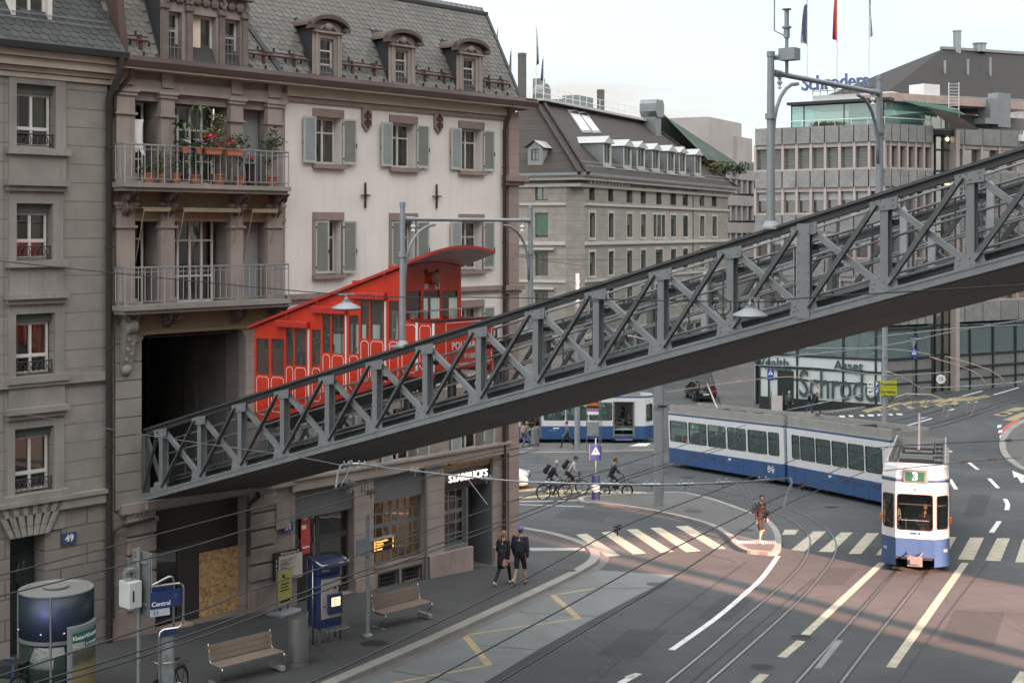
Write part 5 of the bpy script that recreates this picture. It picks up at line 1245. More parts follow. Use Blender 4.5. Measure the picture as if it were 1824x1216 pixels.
def simple_win(par,a,b,z0,z1,y,fr,gl,swap=False,blind=0.0,bl=None):
 m=MB();m.box((a,y,z0),(a+.09,y+.05,z1));m.box((b-.09,y,z0),(b,y+.05,z1));m.box((a+.09,y+.001,z1-.1),(b-.09,y+.05,z1));m.box((a+.09,y+.001,z0),(b-.09,y+.05,z0+.1));c=(a+b)/2;m.box((c-.05,y-.01,z0+.1),(c+.05,y+.05,z1-.1));m.box((a+.09,y+.002,z0+(z1-z0)*.68),(b-.09,y+.05,z0+(z1-z0)*.68+.07))
 m.k=1
 if blind:m.box((a,y-.12,z1-(z1-z0)*blind),(b,y-.06,z1))
 if swap:m.v=[(q,p,r)for p,q,r in m.v]
 w=m.build('window',[fr,bl or fr],par);g=MB();g.quad((a,y+.03,z0),(b,y+.03,z0),(b,y+.03,z1),(a,y+.03,z1))
 if swap:g.v=[(q,p,r)for p,q,r in g.v]
 g.build('pane',gl,w,recalc=False);return w
for h in hr:
 if h[2]>4:simple_win(b3,*h,.25,M_bgreen,M_bglass,blind=random.choice((.14,.14,.2,.5)),bl=mat('green_blind',(.07,.13,.095),.6)if 'green_blind' not in bpy.data.materials else bpy.data.materials['green_blind'])
for h in hl3:simple_win(b3,*h,.25,M_bgreen,M_bglass,True,random.choice((.12,.15,.9)),bpy.data.materials['green_blind'])
ZR,HP=26.7,7.3;o_=.95
rv=[(-o_,-o_-.08,ZE+.2),(LU+o_,-o_-.08,ZE+.2),(LU+o_,WD+o_,ZE+.2),(-o_,WD+o_,ZE+.2),(HP,HP,ZR),(LU-HP-1.5,HP,ZR),(HP,HP+.6,ZR),(LU-HP-1.5,HP+.6,ZR)]
rf=MB();rf.add(rv,[(0,1,5,4),(3,0,4,6),(1,2,7,5),(2,3,6,7),(4,5,7,6)]);r3=rf.build('roof',M_btile,b3)
m=MB()
for e in(-.5,.35):
 for i in range(26):t0=i/26;p=V(rv[0]).lerp(V(rv[4]),t0)+V((e,-e,.1))*.7;q=V(rv[0]).lerp(V(rv[4]),t0+1.15/26)+V((e,-e,.1))*.7;m.tube([p,q+V((0,0,.06))],[.2,.15],6)
m.tube([V(rv[1])+V((0,0,.1)),V(rv[5])+V((0,0,.1))],.18,6);m.build('hip_tile',M_btile,r3)
m=MB();m.box((-1.05,-1.15,ZE+.1),(LU+1.05,-.95,ZE+.35));m.box((-1.12,-.95,ZE+.1),(-.95,WD+1,ZE+.35));m.build('gutter',M_zinc,r3)
m=MB();m.box((HP-.6,HP-.9,ZR-.1),(LU-HP-1,HP+1.4,ZR+.15));m.build('roof_deck',mat('pale_roof_deck',(.42,.42,.41),.7),r3)
m=MB();x0,x1=HP-2.2,LU-HP-6;ns_=15
for i in range(ns_+1):x=x0+(x1-x0)*i/ns_;m.tube([(x,HP-.7,ZR),(x,HP-.7,ZR+1.25)],.035,5)
for z in(.6,1.22):m.tube([(x0,HP-.7,ZR+z),(x1,HP-.7,ZR+z)],.03,5)
m.build('roof_railing',M_wht,r3)
m=MB()
for z in(1.0,1.4):m.tube([(0,-.5+z-1.2,ZE+z),(LU,-.5+z-1.2,ZE+z)],.03,5)
m.build('snow_guard',M_steel,r3)
RP=V((0,-.95,ZE+.2));RN=V((0,-(ZR-ZE-.2),HP+.95)).normalized()
LN=V((-(ZR-ZE-.2),0,HP+.95)).normalized()
def dorm3(px0,px1,pyt,pyb):
 p=HIT((px0+px1)/2,pyb,F3,RP,RN);y=p.y;a,b=HIT(px0,pyb,F3,(0,y,0),(0,1,0)).x,HIT(px1,pyb,F3,(0,y,0),(0,1,0)).x;z0=p.z;zt_=HIT(px0,pyt,F3,(0,y,0),(0,1,0)).z;zs=zt_-.55;c=(a+b)/2;yb=y+(zt_-z0)*(HP+.95)/(ZR-ZE-.2)+.2
 m=MB();m.wall(a,b,z0,zs,[(a+.3,b-.3,z0+.35,zs-.15)],y,.2);m.prism([(a-.1,zs),(b+.1,zs),(c,zt_)],y-.02,y+.15);d=m.build('dormer',M_btr,b3)
 m=MB()
 for x in(a+.01,b-.01):m.quad((x,y+.02,z0-.1),(x,y+.02,zs),(x,yb,zs),(x,y+.15,z0))
 m.build('cheek',M_zinc,d,recalc=False);m=MB();m.quad((a-.25,y-.25,zs-.05),(c,y-.25,zt_+.1),(c,yb,zt_+.1),(a-.25,yb,zs-.05));m.quad((b+.25,y-.25,zs-.05),(c,y-.25,zt_+.1),(c,yb,zt_+.1),(b+.25,yb,zs-.05));m.prism([(a-.2,zs-.06),(b+.2,zs-.06),(c,zt_+.06)],y-.24,y-.18);m.box((a-.15,y-.35,z0-.12),(b+.15,y,z0+.02));m.build('dormer_roof',mat('bright_zinc',(.42,.43,.43),.45,.4,.1)if 'bright_zinc' not in bpy.data.materials else bpy.data.materials['bright_zinc'],d,recalc=False)
 simple_win(d,a+.3,b-.3,z0+.35,zs-.15,y+.12,M_bgreen,M_bglass)
for a,b,t,bt in((1074,1089,243,297),(1110,1125,249,301),(1134,1149,252,303),(1161,1175,256,306),(1188,1202,259,310),(1209,1222,262,311),(1237,1249,266,314)):dorm3(a,b,t,bt)
p=HIT(955,294,F3,(-.95,0,ZE+.2),LN);a,b=sorted((HIT(940,290,F3,(p.x,0,0),(1,0,0)).y,HIT(966,290,F3,(p.x,0,0),(1,0,0)).y));zt_=HIT(950,252,F3,(p.x,0,0),(1,0,0)).z;zs=zt_-.6;c=(a+b)/2
m=MB();w=MB().wall(a,b,p.z,zs,[(a+.35,b-.35,p.z+.4,zs-.1)],p.x,.2);w.prism([(a,zs),(b,zs),(c,zt_)],p.x,p.x+.1);w.v=[(y,x,z)for x,y,z in w.v];d=w.build('dormer',M_zinc,b3)
m.quad((p.x-.3,a-.3,zs),(p.x-.3,c,zt_+.1),(p.x+3,c,zt_+.1),(p.x+3,a-.3,zs));m.quad((p.x-.3,b+.3,zs),(p.x-.3,c,zt_+.1),(p.x+3,c,zt_+.1),(p.x+3,b+.3,zs));m.quad((p.x,a,p.z),(p.x,a,zs),(p.x+2.4,a,zs));m.build('dormer_roof',bpy.data.materials['bright_zinc'],d,recalc=False);simple_win(d,a+.35,b-.35,p.z+.4,zs-.1,p.x+.1,M_bgreen,M_bglass,True)
for q in(((1009,197),(1026,196),(1054,238),(1036,238)),((1027,200),(1041,199),(1070,238),(1056,239))):
 pts=[HIT(x,y,F3,RP,RN)for x,y in q];m=MB();ring_=[v+RN*.12 for v in pts];m.add(pts+ring_,[(4,5,6,7)]+[(i,(i+1)%4,4+(i+1)%4,4+i)for i in range(4)]);sk=m.build('skylight',M_zinc,r3);c=sum(ring_,V())/4;MB().quad(*[c+(v-c)*.8+RN*.02 for v in ring_]).build('pane',M_bglass,sk,recalc=False)
p=HIT(1170,240,F3,RP,RN);m=MB();m.box((p.x-.9,p.y-.2,p.z-.6),(p.x+.9,p.y+1.4,p.z+2.0));m.prism([(p.x-.9,p.z+2.0),(p.x-1.4,p.z+2.6),(p.x-1.4,p.z+3.5),(p.x-1,p.z+4.0),(p.x+1,p.z+4.0),(p.x+1.4,p.z+3.5),(p.x+1.4,p.z+2.6),(p.x+.9,p.z+2.0)],p.y-.4,p.y+1.6);m.build('vent_cowl',M_zinc,r3)
for px,pb,pt_,r in((930,182,95,.42),(1070,198,160,.42)):
 p=HIT(px,pb,F3,(0,HP+1.5,0),(0,1,0));zt_=HIT(px,pt_,F3,(0,HP+1.5,0),(0,1,0)).z;m=MB();m.tube([(p.x,p.y,p.z-1),(p.x,p.y,zt_)],r,14);m.tube([(p.x,p.y,zt_-.3),(p.x,p.y,zt_-.2)],r*1.08,14);m.build('chimney',mat('sooty_chimney_%d'%px,(.095,.095,.085),.7,0,.2),r3,smooth=True,auto=40)
m=MB()
for px,pb,pt_,w,dp,cyl in((1045,192,172,3.8,2,0),(1010,186,178,2.2,2,0),(968,178,140,.75,1.0,0),(966,180,158,1.1,1,1)):
 p=HIT(px,pb,F3,(0,HP+1,0),(0,1,0));zt_=HIT(px,pt_,F3,(0,HP+1,0),(0,1,0)).z
 if cyl:m.lathe([(1.1,-.5),(1.1,.5)],n=16,M=Matrix.Translation((p.x,p.y,(p.z+zt_)/2))@Matrix.Rotation(R(90),4,'X'))
 else:m.box((p.x-w/2,p.y,ZR),(p.x+w/2,p.y+dp,zt_))
m.build('roof_plant_box',M_zinc,r3)
def flag(px,ptop,pbot,Y,cols_,w_px,fh,lbl,side=-1,grp='flags on roof poles'):
 base=P(px,pbot,Y);top=P(px,ptop,Y);H=top.z-base.z
 f=thing('flagpole',base,0,lbl,'flag',grp);m=MB();m.tube([(0,0,0),(0,0,H)],[.07,.045],7);m.sphere((0,0,H),.09,6,4);m.build('pole',M_wht,f)
 c=MB();nu,nv=8,18;W=w_px*Y/F;FH=fh*Y/F;vs=[]
 for j in range(nv+1):
  v=j/nv
  for i in range(nu+1):u=i/nu;vs.append((side*u*W*(.35+.65*v**.8)*(1-.25*max(0,v-.85)/.15*(1-u)),.22*math.sin(u*8+v*2),H-.2-FH*(v*(1-.12*u)+.05*u)))
 for j in range(nv):
  for i in range(nu):
   c.k=min(len(cols_)-1,int((i/nu*.6+j/nv*.4)*len(cols_)));c.add([vs[j*(nu+1)+i],vs[j*(nu+1)+i+1],vs[(j+1)*(nu+1)+i+1],vs[(j+1)*(nu+1)+i]],[(0,1,2,3)])
 c.build('flag_cloth',cols_,f,smooth=True,recalc=False)
M_fb=mat('flag_blue',(.06,.07,.16),.8);M_fr=mat('flag_red',(.55,.03,.025),.8);M_fw=mat('flag_white',(.6,.58,.55),.8);M_fg=mat('flag_green_black',(.05,.06,.05),.8)
ob=thing('concrete_office_block',P(1262,411,172)-V((0,0,14)),R(62),'pale concrete office block with green copper roof and slanted fins behind the beige house','building')
FO=frame(ob.location,R(62));M_pc=mat('pale_concrete',(.37,.345,.33),.85,0,.12,.3,5,streak=.2);M_cop=mat('copper_patina',(.145,.185,.16),.6,.2,.25,.5,6,streak=.4)
def bxp(m,px0,px1,pyt,pyb,y0,y1,M):p=HIT(px0,pyt,M,(0,y0,0),(0,1,0));q=HIT(px1,pyb,M,(0,y0,0),(0,1,0));m.box((p.x,y0,HIT(px0,pyb,M,(0,y0,0),(0,1,0)).z),(q.x,y1,p.z))
m=MB();bxp(m,1262,1321,208,420,0,7,FO);bxp(m,1314,1340,243,700,-.5,5,FO);bxp(m,1300,1343,283,330,-1.5,5,FO);bxp(m,1290,1346,440,720,-1,5,FO);m.build('wall',M_pc,ob)
m=MB()
for y0,y1 in((325,355),(370,410),(425,460)):
 for k in range(5):x=1297+k*11;bxp(m,x,x+6,y0,y1,-1.4,-1.2,FO)
bxp(m,1334,1344,290,420,-1.7,-1.55,FO);m.build('window',mat('dark_office_glass',(.03,.033,.035),.15),ob)
m=MB()
for yt in(298,346,396,442):
 bxp(m,1288,1345,yt,yt+19,-2.0,.5,FO)
 for k in range(6):bxp(m,1290+k*10,1293.5+k*10,yt+19.3,yt+47,-1.9,-1.0,FO)
m.build('facade_fin',M_pc,ob)
m=MB();m.box((HIT(1190,300,FO,(0,-3,0),(0,1,0)).x,-2.5,18),(HIT(1300,300,FO,(0,-3,0),(0,1,0)).x,6,HIT(1290,300,FO,(0,-3,0),(0,1,0)).z));m.build('parapet',mat('brown_parapet',(.07,.06,.05),.7),ob)
m=MB();p0,p1=HIT(1183,209,FO,(0,-2.5,0),(0,1,0)),HIT(1311,291,FO,(0,-2.5,0),(0,1,0));p0=HIT(1183,209,FO,(0,3,0),(0,1,0));z1=HIT(1200,209,FO,(0,3,0),(0,1,0)).z;m.quad((p0.x,-2.5,p1.z),(p1.x,-2.5,p1.z),(p1.x-11,3,z1),(p0.x,3,z1));m.quad((p1.x,-2.5,p1.z),(p1.x-11,3,z1),(p1.x-8,9,p1.z));m.quad((p0.x,3,z1),(p1.x-11,3,z1),(p1.x-8,9,p1.z),(p0.x,9,p1.z))
for i in range(22):t=i/21;x=p0.x+(p1.x-p0.x)*t;m.bar((x,-2.55,p1.z+.05),(p0.x+(p1.x-11-p0.x)*t,2.95,z1+.05),.07,.1)
m.build('roof',M_cop,ob,recalc=False)
Lh,Rh=V((-.83,.558,0)),V((.857,.515,0));CS=V(((1574-CX)*103/F,103,0))
so_=thing('panelled_office',CS+V((0,0,1.2)),0,'grey stone panelled corner office with glass pavilion and blue name letters on its roof','building')
ML=Matrix.Translation(CS)@Matrix(((Lh.x,.558,0,0),(Lh.y,.83,0,0),(0,0,1,0),(0,0,0,1)));MR=Matrix.Translation(CS)@Matrix(((Rh.x,-.515,0,0),(Rh.y,.857,0,0),(0,0,1,0),(0,0,0,1)))
LO=so_.matrix_basis=Matrix.Translation(CS+V((0,0,1.2)))
INV=Matrix.Translation(-(CS+V((0,0,1.2))))
def zs(y):return CZ+(HY-y)*103/F
def granite():
 t=NT('grey_gneiss');co=t.pos();n=t.noise(co,.9,8,.7);g=t.noise(t.map(co,(1,1,1.6)),4.5,6,.8);r=t.n('ShaderNodeNewGeometry').outputs['Random Per Island']
 cc=t.ramp(n,[(.3,(.16,.16,.155)),(.7,(.30,.30,.29))]);cc=t.mix(t.ramp(g,[(.44,(0,0,0)),(.62,(.5,)*3)]),cc,(.40,.40,.385));cc=t.mix(t.math('MULTIPLY',r,.3),cc,(.13,.13,.13));t.bump(g,.5,.05);return t.set(cc,.75)
M_gn=granite();M_mul=mat('warm_lit_mullion',(.45,.39,.365),.5,.2,.1);M_off=glass('office_glass',(.35,.42,.42),.16,.02,.7,(.035,.042,.042));M_bl1=mat('grey_louvre',(.30,.32,.305),.5,.3,.05);M_bl2=mat('white_louvre',(.55,.56,.55),.5)  # mullion base colour carries the pinkish light on the fins
PR=[(220,251),(301,332),(382,413),(463,494),(544,580)]
WR=[(251,301),(332,382),(413,463),(494,544)]
def office_face(M,L,n,first,name,mode,off=0.0):
 p=MB();mu=MB();gl=MB();bl=MB();bw=MB();pit=(L-first)/n
 xs_=[0]+[first+i*pit for i in range(n+1)]
 for t,b in PR:
  for i in range(len(xs_)-1):p.box((xs_[i]+.05,off-.12,zs(b)),(xs_[i+1]-.05,off+.5,zs(t)),M)
  p.box((0,off+.1,zs(b)+.05),(L,off+.6,zs(t)-.05),M)
 for wi,(t,b)in enumerate(WR):
  gl.quad(*[M@V(q)for q in((0,off+.45,zs(b)),(L,off+.45,zs(b)),(L,off+.45,zs(t)),(0,off+.45,zs(t)))])
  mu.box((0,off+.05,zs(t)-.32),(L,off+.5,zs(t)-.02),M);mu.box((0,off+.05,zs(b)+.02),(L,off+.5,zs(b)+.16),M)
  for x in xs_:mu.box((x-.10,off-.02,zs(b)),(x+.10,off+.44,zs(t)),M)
  for i in range(len(xs_)-1):
   a,c=xs_[i]+.14,xs_[i+1]-.14
   if mode=='L' and i>0:
    full=1.0 if wi==0 else .45;k=int((zs(t)-zs(b)-.5)*full/.11);B=bl if wi==0 else bw
    for j in range(k):z=zs(t)-.36-j*.11;B.bar(M@V((a,off+.36,z)),M@V((c,off+.36,z)),.09,.025 if wi==0 else .10,M.to_3x3()@V((0,-.5,.8)))
   if mode=='R' and wi==1:
    for j in range(int((zs(t)-zs(b)-.5)/.13)):z=zs(t)-.36-j*.13;bl.bar(M@V((a,off+.36,z)),M@V((c,off+.36,z)),.09,.03,M.to_3x3()@V((0,-.5,.8)))
 out=[]
 for q,nm,mm in((p,'stone_panel',M_gn),(mu,'window_mullion',M_mul),(gl,'window_band',M_off),(bl,'louvre_blind',M_bl1),(bw,'louvre_blind',M_bl2)):
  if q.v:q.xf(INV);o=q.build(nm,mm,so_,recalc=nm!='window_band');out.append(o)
def along(px,M,y=400):return HIT(px,y,M,(0,0,0),(0,1,0)).x
LL=along(1345,ML);LR=along(1661,MR);LB=along(1702,MR);LW=along(1990,MR)
office_face(ML,LL,8,1.1,'left','L');office_face(MR,LR,5,.7,'right','R')
MW=MR@Matrix.Translation((LB,0,0));office_face(MW,LW-LB,9,1.0,'wing','W',.1)
q=MB();q.add([CS+V((0,0,.5)),CS+Lh*LL+V((0,0,.5)),CS+Lh*LL+V((7,14,.5)),CS+Rh*LW+V((-8,16,.5)),CS+Rh*LW+V((0,0,.5))]+[v+V((0,0,zs(222)-.5))for v in(CS,CS+Lh*LL,CS+Lh*LL+V((7,14,0)),CS+Rh*LW+V((-8,16,0)),CS+Rh*LW)],[(5,6,7,8,9),(1,2,7,6),(2,3,8,7),(3,4,9,8)]);q.xf(INV);q.build('roof',M_pc,so_)
q=MB();q.box((LR,.55,1.5),(LB,.7,zs(236)),MR);q.xf(INV);gb=q.build('stair_glazing',glass('bronze_glass',(.4,.4,.3),.22,.02,.8,(.10,.10,.07)),so_)
q=MB()
for i in range(4):x=LR+(LB-LR)*i/3;q.box((x-.06,.45,1.5),(x+.06,.549,zs(236)),MR)
for y in(236,262,301,332,382,413,463,494,544,585,640):q.box((LR,.46,zs(y)-.07),(LB,.548,zs(y)+.07),MR)
q.box((LR,.1,zs(236)),(LB,.6,zs(226)),MR);q.xf(INV);q.build('stair_frame',M_black,gb)
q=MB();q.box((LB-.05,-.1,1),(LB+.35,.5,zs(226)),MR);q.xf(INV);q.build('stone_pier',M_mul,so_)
M_lamp=emit('ceiling_lamp',(1,.82,.5),3)
q=MB()
for px,y in((1688,248),(1695,245),(1684,325),(1690,330)):p=HIT(px,y,MR,(0,.5,0),(0,1,0));c=MR@V((p.x,.5,p.z));q.sphere(c,(.12,.12,.16),8,5)
q.xf(INV);q.build('stair_lamp',M_lamp,gb)
M_gg=glass('green_shop_glass',(.6,.75,.73),.20,.02,.55,(.16,.24,.23));M_wp=mat('frosted_panel',(.50,.55,.54),.3,0,.05);M_dfr=mat('black_green_frame',(.018,.026,.025),.4)
zg0,zg1,zg2,zg3=.75,zs(584),zs(641),zs(663)
LE=along(1353,ML,700);e2=along(1418,ML,700)
def gface(M,L,xs_,glo,right=False):
 f=MB();g=MB();w=MB()
 for x in xs_:f.box((x-.07,-.06,zg0),(x+.07,.15,zg1),M)
 for z in(zg1-.15,zg2,zg3-.05):f.box((0,-.05,z-.08),(L,.14,z+.08),M)
 f.box((0,-.08,zg0-1),(L,.2,zg0+.5),M);f.box((0,-.04,(zg0+zg3)/2+.45),(L,.13,(zg0+zg3)/2+.55),M)
 g.quad(*[M@V(v)for v in((0,.05,zg2),(L,.05,zg2),(L,.05,zg1),(0,.05,zg1))]);w.box((glo,.03,zg0+.5),(L,.08,zg2-.05),M)
 for m_,nm,mm in((f,'shop_frame',M_dfr),(g,'shop_glass',M_gg),(w,'frosted_panel',M_wp if not right else mat('grey_panel',(.2,.205,.2),.5))):m_.xf(INV);m_.build(nm,mm,so_,recalc=nm!='shop_glass')
def gate(px):return along(px,ML,690)
gface(ML,LE,[0,gate(1560),gate(1502),gate(1420),gate(1370),LE],0)
gface(MR,LR,[0,along(1632,MR,650),LR],0,True)
gface(MW,LW-LB,[.3]+[1.6+2.6*i for i in range(9)],0,True)
q=MB();q.box((0,5,zg0),(LL,5.2,zg1),ML);q.box((0,.2,zg1-.05),(LL,5,zg1+.05),ML);[q.tube([ML@V((x,1.3,zg0)),ML@V((x,1.3,zg1))],.3,10)for x in(3,6.5,10.5)];q.box((2,4.3,zg0+2),(LL-2,4.9,zg1-.4),ML);q.xf(INV);q.build('shop_room',mat('pale_shop_wall',(.35,.44,.43),.8),so_)
TRL=Matrix(((-Lh.x,0,-.558,0),(-Lh.y,0,-.83,0),(0,1,0,0),(0,0,0,1)))
M_dtx=mat('dark_green_letter',(.04,.07,.068),.5)
def ltext(nm,s,px,py,size,m_,dy=-.12,**k):
 p=HIT(px,py,ML,(0,dy,0),(0,1,0));w=ML@p;return text(nm,s,size,m_,so_,None,M=INV@Matrix.Translation(w)@TRL,**k)
ltext('window_lettering','Schroders',1506,690,2.9,M_dtx,bold=.02,ext=.02,sx=.62);ltext('window_lettering','Asset',1511,652,1.0,M_dtx,ext=.02,bold=.015);ltext('window_lettering','Management',1527,661,.42,M_dtx,ext=.02);ltext('window_lettering','Wealth',1373,646,1.0,M_dtx,ext=.02,bold=.015);ltext('window_lettering','Management',1386,656,.42,M_dtx,ext=.02)
q=MB();q.box((gate(1418)+.2,-.02,zg0),(gate(1385),.06,zg3-.3),ML);q.xf(INV);q.build('glass_door',M_dfr,so_)
M_pg=glass('pavilion_glass',(.55,.82,.76),.14,.02,.42,(.22,.47,.42));zr0_=zs(222);zr1=zs(178)
pa,pb_=along(1564,ML,200),along(1399,ML,200);yo=1.2
q=MB();q.quad(*[ML@V(v)for v in((pa,yo,zr0_),(pb_,yo,zr0_),(pb_,yo,zr1),(pa,yo,zr1))]);q.quad(*[ML@V(v)for v in((pb_,yo,zr0_),(pb_,yo+5,zr0_),(pb_,yo+5,zr1),(pb_,yo,zr1))]);r0=ML@V((pa,yo,0));r1=r0+Rh*6.5;q.quad(r0+V((0,0,zr0_)),r1+V((0,0,zr0_)),r1+V((0,0,zr1)),r0+V((0,0,zr1)));q.xf(INV);pv_=q.build('pavilion_glass',M_pg,so_,recalc=False)
q=MB()
for i in(0,.42,.86,1):x=pa+(pb_-pa)*i;q.box((x-.04,yo-.03,zr0_),(x+.04,yo+.05,zr1),ML)
for z in(zr0_+.1,zr1):q.box((pa,yo-.04,z-.05),(pb_,yo+.04,z+.05),ML)
q.xf(INV);q.build('pavilion_frame',M_dfr,pv_)
q=MB();q.box((pa+1.5,yo+4.2,zr0_),(pb_-3,yo+4.5,zr1),ML);q.xf(INV);q.build('pavilion_core',mat('pavilion_wall',(.36,.38,.33),.8),so_)
q=MB();q.box((pa-.6,yo-.5,zr1+.04),(pb_+.2,yo+7,zr1+.25),ML);q.xf(INV);q.build('pavilion_roof',M_dfr,so_)
fa,fb=along(1546,ML,160),along(1424,ML,160);q=MB();q.box((fa-1,yo+1.4,zr1+.25),(fb,yo+6,zs(160)+.1),ML);q.xf(INV);q.build('roof_fascia',M_wht,so_)
rs=ML@V((pa-.4,yo+.2,0));q=MB()
MR2=Matrix.Translation(rs)@MR.to_3x3().to_4x4();q.box((0,0,zs(177)),(16,6,zs(162)),MR2);q.xf(INV);q.build('roof_fascia',mat('warm_lit_band',(.46,.35,.31),.7),so_)  # pink of the warm sunlight is put into this fascia colour
q=MB();rx=lambda px:HIT(px,200,MR2,(0,0,0),(0,1,0)).x;q.box((rx(1672),1.5,zs(240)),(34,8,zs(190)),MR2);q.xf(INV);q.build('roof_block',mat('grey_roof_block',(.19,.185,.18),.8,0,.12),so_)
q=MB();q.quad(*[MR2@V(v)for v in((rx(1605),-.1,zs(175)),(rx(1688),-.1,zs(180)),(rx(1697),-1.1,zs(197)),(rx(1622),-1.1,zs(186)))]);[q.bar(MR2@V((rx(1605)+(rx(1688)-rx(1605))*i/11,-.15,zs(175+i*.45))),MR2@V((rx(1622)+(rx(1697)-rx(1622))*i/11,-1.15,zs(186+i))),.08,.1)for i in range(12)];q.xf(INV);q.build('green_skylight',mat('green_glazing',(.10,.22,.17),.25,0,.2),so_,recalc=False)
q=MB();q.quad(*[MR2@V(v)for v in((rx(1627),-1.2,zs(187)),(rx(1668),-1.2,zs(194)),(rx(1701),-2.2,zs(227)),(rx(1662),-2.2,zs(226)))]);[q.bar(MR2@V((rx(1627)+(rx(1668)-rx(1627))*i/7,-1.25,zs(187+i))),MR2@V((rx(1662)+(rx(1701)-rx(1662))*i/7,-2.25,zs(226))),.06,.1)for i in range(8)];q.xf(INV);q.build('sloping_metal_roof',mat('brown_metal_roof',(.085,.078,.068),.5,.3,.25),so_,recalc=False)
q=MB()
for i in range(5):q.box((13.5+i*3.2,-.9,zs(240)),(16.3+i*3.2,.6,zs(228)),MR2);q.lathe([(1.0,0),(1.0,.35)],MR2@V((14.9+i*3.2,-.2,zs(228))),14)
q.xf(INV);q.build('air_conditioner',M_wht,so_)
def bxr(m,px0,px1,pyt,pyb,y0,y1):p=HIT(px0,pyt,MR2,(0,y0,0),(0,1,0));r=HIT(px1,pyb,MR2,(0,y0,0),(0,1,0));m.box((p.x,y0,HIT(px0,pyb,MR2,(0,y0,0),(0,1,0)).z),(r.x,y1,p.z),MR2)
q=MB();bxr(q,1764,1778,175,218,-.4,.8);bxr(q,1778,1800,165,226,-.2,.8);bxr(q,1755,1784,210,220,-.5,.6);q.xf(INV);q.build('ventilation_duct',M_steel,so_)
q=MB();bxr(q,1646,1674,149,170,.5,2);q.xf(INV);q.build('air_conditioner',M_wht,so_)
q=MB()
for px in(1690,1708):a,b=HIT(px,147,MR2,(0,-.6,0),(0,1,0)),HIT(px,226,MR2,(0,-.6,0),(0,1,0));q.tube([MR2@a,MR2@b],.035,5)
for i in range(10):a=HIT(1690,150+i*5.5,MR2,(0,-.6,0),(0,1,0));b=HIT(1708,150+i*5.5,MR2,(0,-.6,0),(0,1,0));q.tube([MR2@a,MR2@b],.025,4)
q.xf(INV);q.build('roof_ladder',M_wht,so_)
q=MB();zr_=zr0_+.55;q.tube([ML@V((LL,.2,zr_)),ML@V((0,.2,zr_)),MR@V((LR,.2,zr_))],.03,5);[q.tube([ML@V((LL*i/8,.2,zr0_-.2)),ML@V((LL*i/8,.2,zr_))],.025,4)for i in range(9)];q.xf(INV);q.build('roof_railing',M_wht,so_)
M_bl=mat('blue_letter',(.10,.135,.28),.45,.1,.1);dy=yo+1.0
for txt_,px,py in(('Schroders',1487,147),):ltext('roof_lettering',txt_,px,py,1.6,M_bl,dy,ext=.12,bold=.02,sx=.82)
q=MB();a,b=along(1548,ML,150),along(1427,ML,150);zc_=zs(160)+.12
for i in range(10):x=a+(b-a)*i/9;q.tube([ML@V((x,dy+.15,zc_)),ML@V((x,dy+.15,zc_+.55))],.03,4)
q.tube([ML@V((a,dy+.15,zc_+.3)),ML@V((b,dy+.15,zc_+.3))],.03,4);q.xf(INV);q.build('letter_frame',M_dfr,so_)
Yf=(ML@V((along(1490,ML,150),3,0))).y
flag(1438,1,150,Yf,[M_fb,M_fb,M_fw],13,75,'blue and white flag hanging on the left pole above the blue letters');flag(1491,-14,142,Yf,[M_fr],9,84,'red flag hanging on the middle pole above the blue letters');flag(1548,-18,136,Yf,[M_fb,M_fw,M_fw],6,84,'white and blue flag hanging on the right pole above the blue letters',1)
flag(955,45,178,140,[M_fw,M_fg],5,70,'grey furled flag behind the roof railing beside the round chimney',1);flag(911,85,190,142,[M_fg],5,50,'dark furled flag at the edge of the mansard roof');flag(887,48,190,145,[M_fr,M_fw],4,30,'small red flag peeping over the mansard roof edge');flag(968,100,170,139,[M_fb],5,42,'dark blue furled flag above the small grey roof tower')
M_leaf=None
fb_=thing('dark_roofed_building',P(1700,411,168)-V((0,0,14)),R(24),'white building with a big dark tiled roof behind the office roof at top right','building')
FB=frame(fb_.location,R(24));e0=HIT(1575,165,FB,(0,0,0),(0,1,0));e1=HIT(2000,150,FB,(0,0,0),(0,1,0));r0_=HIT(1678,88,FB,(0,7,0),(0,1,0));r1_=HIT(2000,72,FB,(0,7,0),(0,1,0))
m=MB();m.add([(e0.x,-.6,e0.z),(e1.x,-.6,e0.z),(e1.x,7,r0_.z),(r0_.x,7,r0_.z),(e0.x,15,e0.z),(e1.x,15,e0.z)],[(0,1,2,3),(0,3,4),(4,3,2,5)]);rr=m.build('roof',tiles('dark_roof_tile',(.028,.026,.025)),fb_)
m=MB();m.box((e0.x+.6,0,0),(e1.x,14.4,e0.z-.02));m.build('wall',mat('white_far_wall',(.5,.48,.46),.85),fb_);m=MB();m.box((e0.x-.1,-.8,e0.z-.45),(e1.x,-.0,e0.z-.05));m.box((r0_.x,6.8,r0_.z),(e1.x,7.4,r0_.z+.35));m.build('eaves',M_zinc,fb_)
for px,pb,pt_,rad in((1683,146,108,.16),(1724,146,106,.16),(1764,142,103,.16),(1705,90,55,.5),(1745,86,77,.8)):
 p=HIT(px,pb,FB,(0,3 if rad<.3 else 7,0),(0,1,0));zt_=HIT(px,pt_,FB,(0,p.y,0),(0,1,0)).z;m=MB();m.tube([(p.x,p.y,p.z-.5),(p.x,p.y,zt_)],rad,10);m.tube([(p.x,p.y,zt_-.15),(p.x,p.y,zt_)],rad*1.15,10);m.build('vent_pipe',M_steel,rr,smooth=True,auto=40)
db=thing('dark_street_block',V((33,186,0)),R(14),'dark shopfront block far down the street under the bridge','building');m=MB();m.box((-6,0,0),(9,8,22));m.build('wall',mat('dark_far_wall',(.07,.065,.06),.8),db);m=MB()
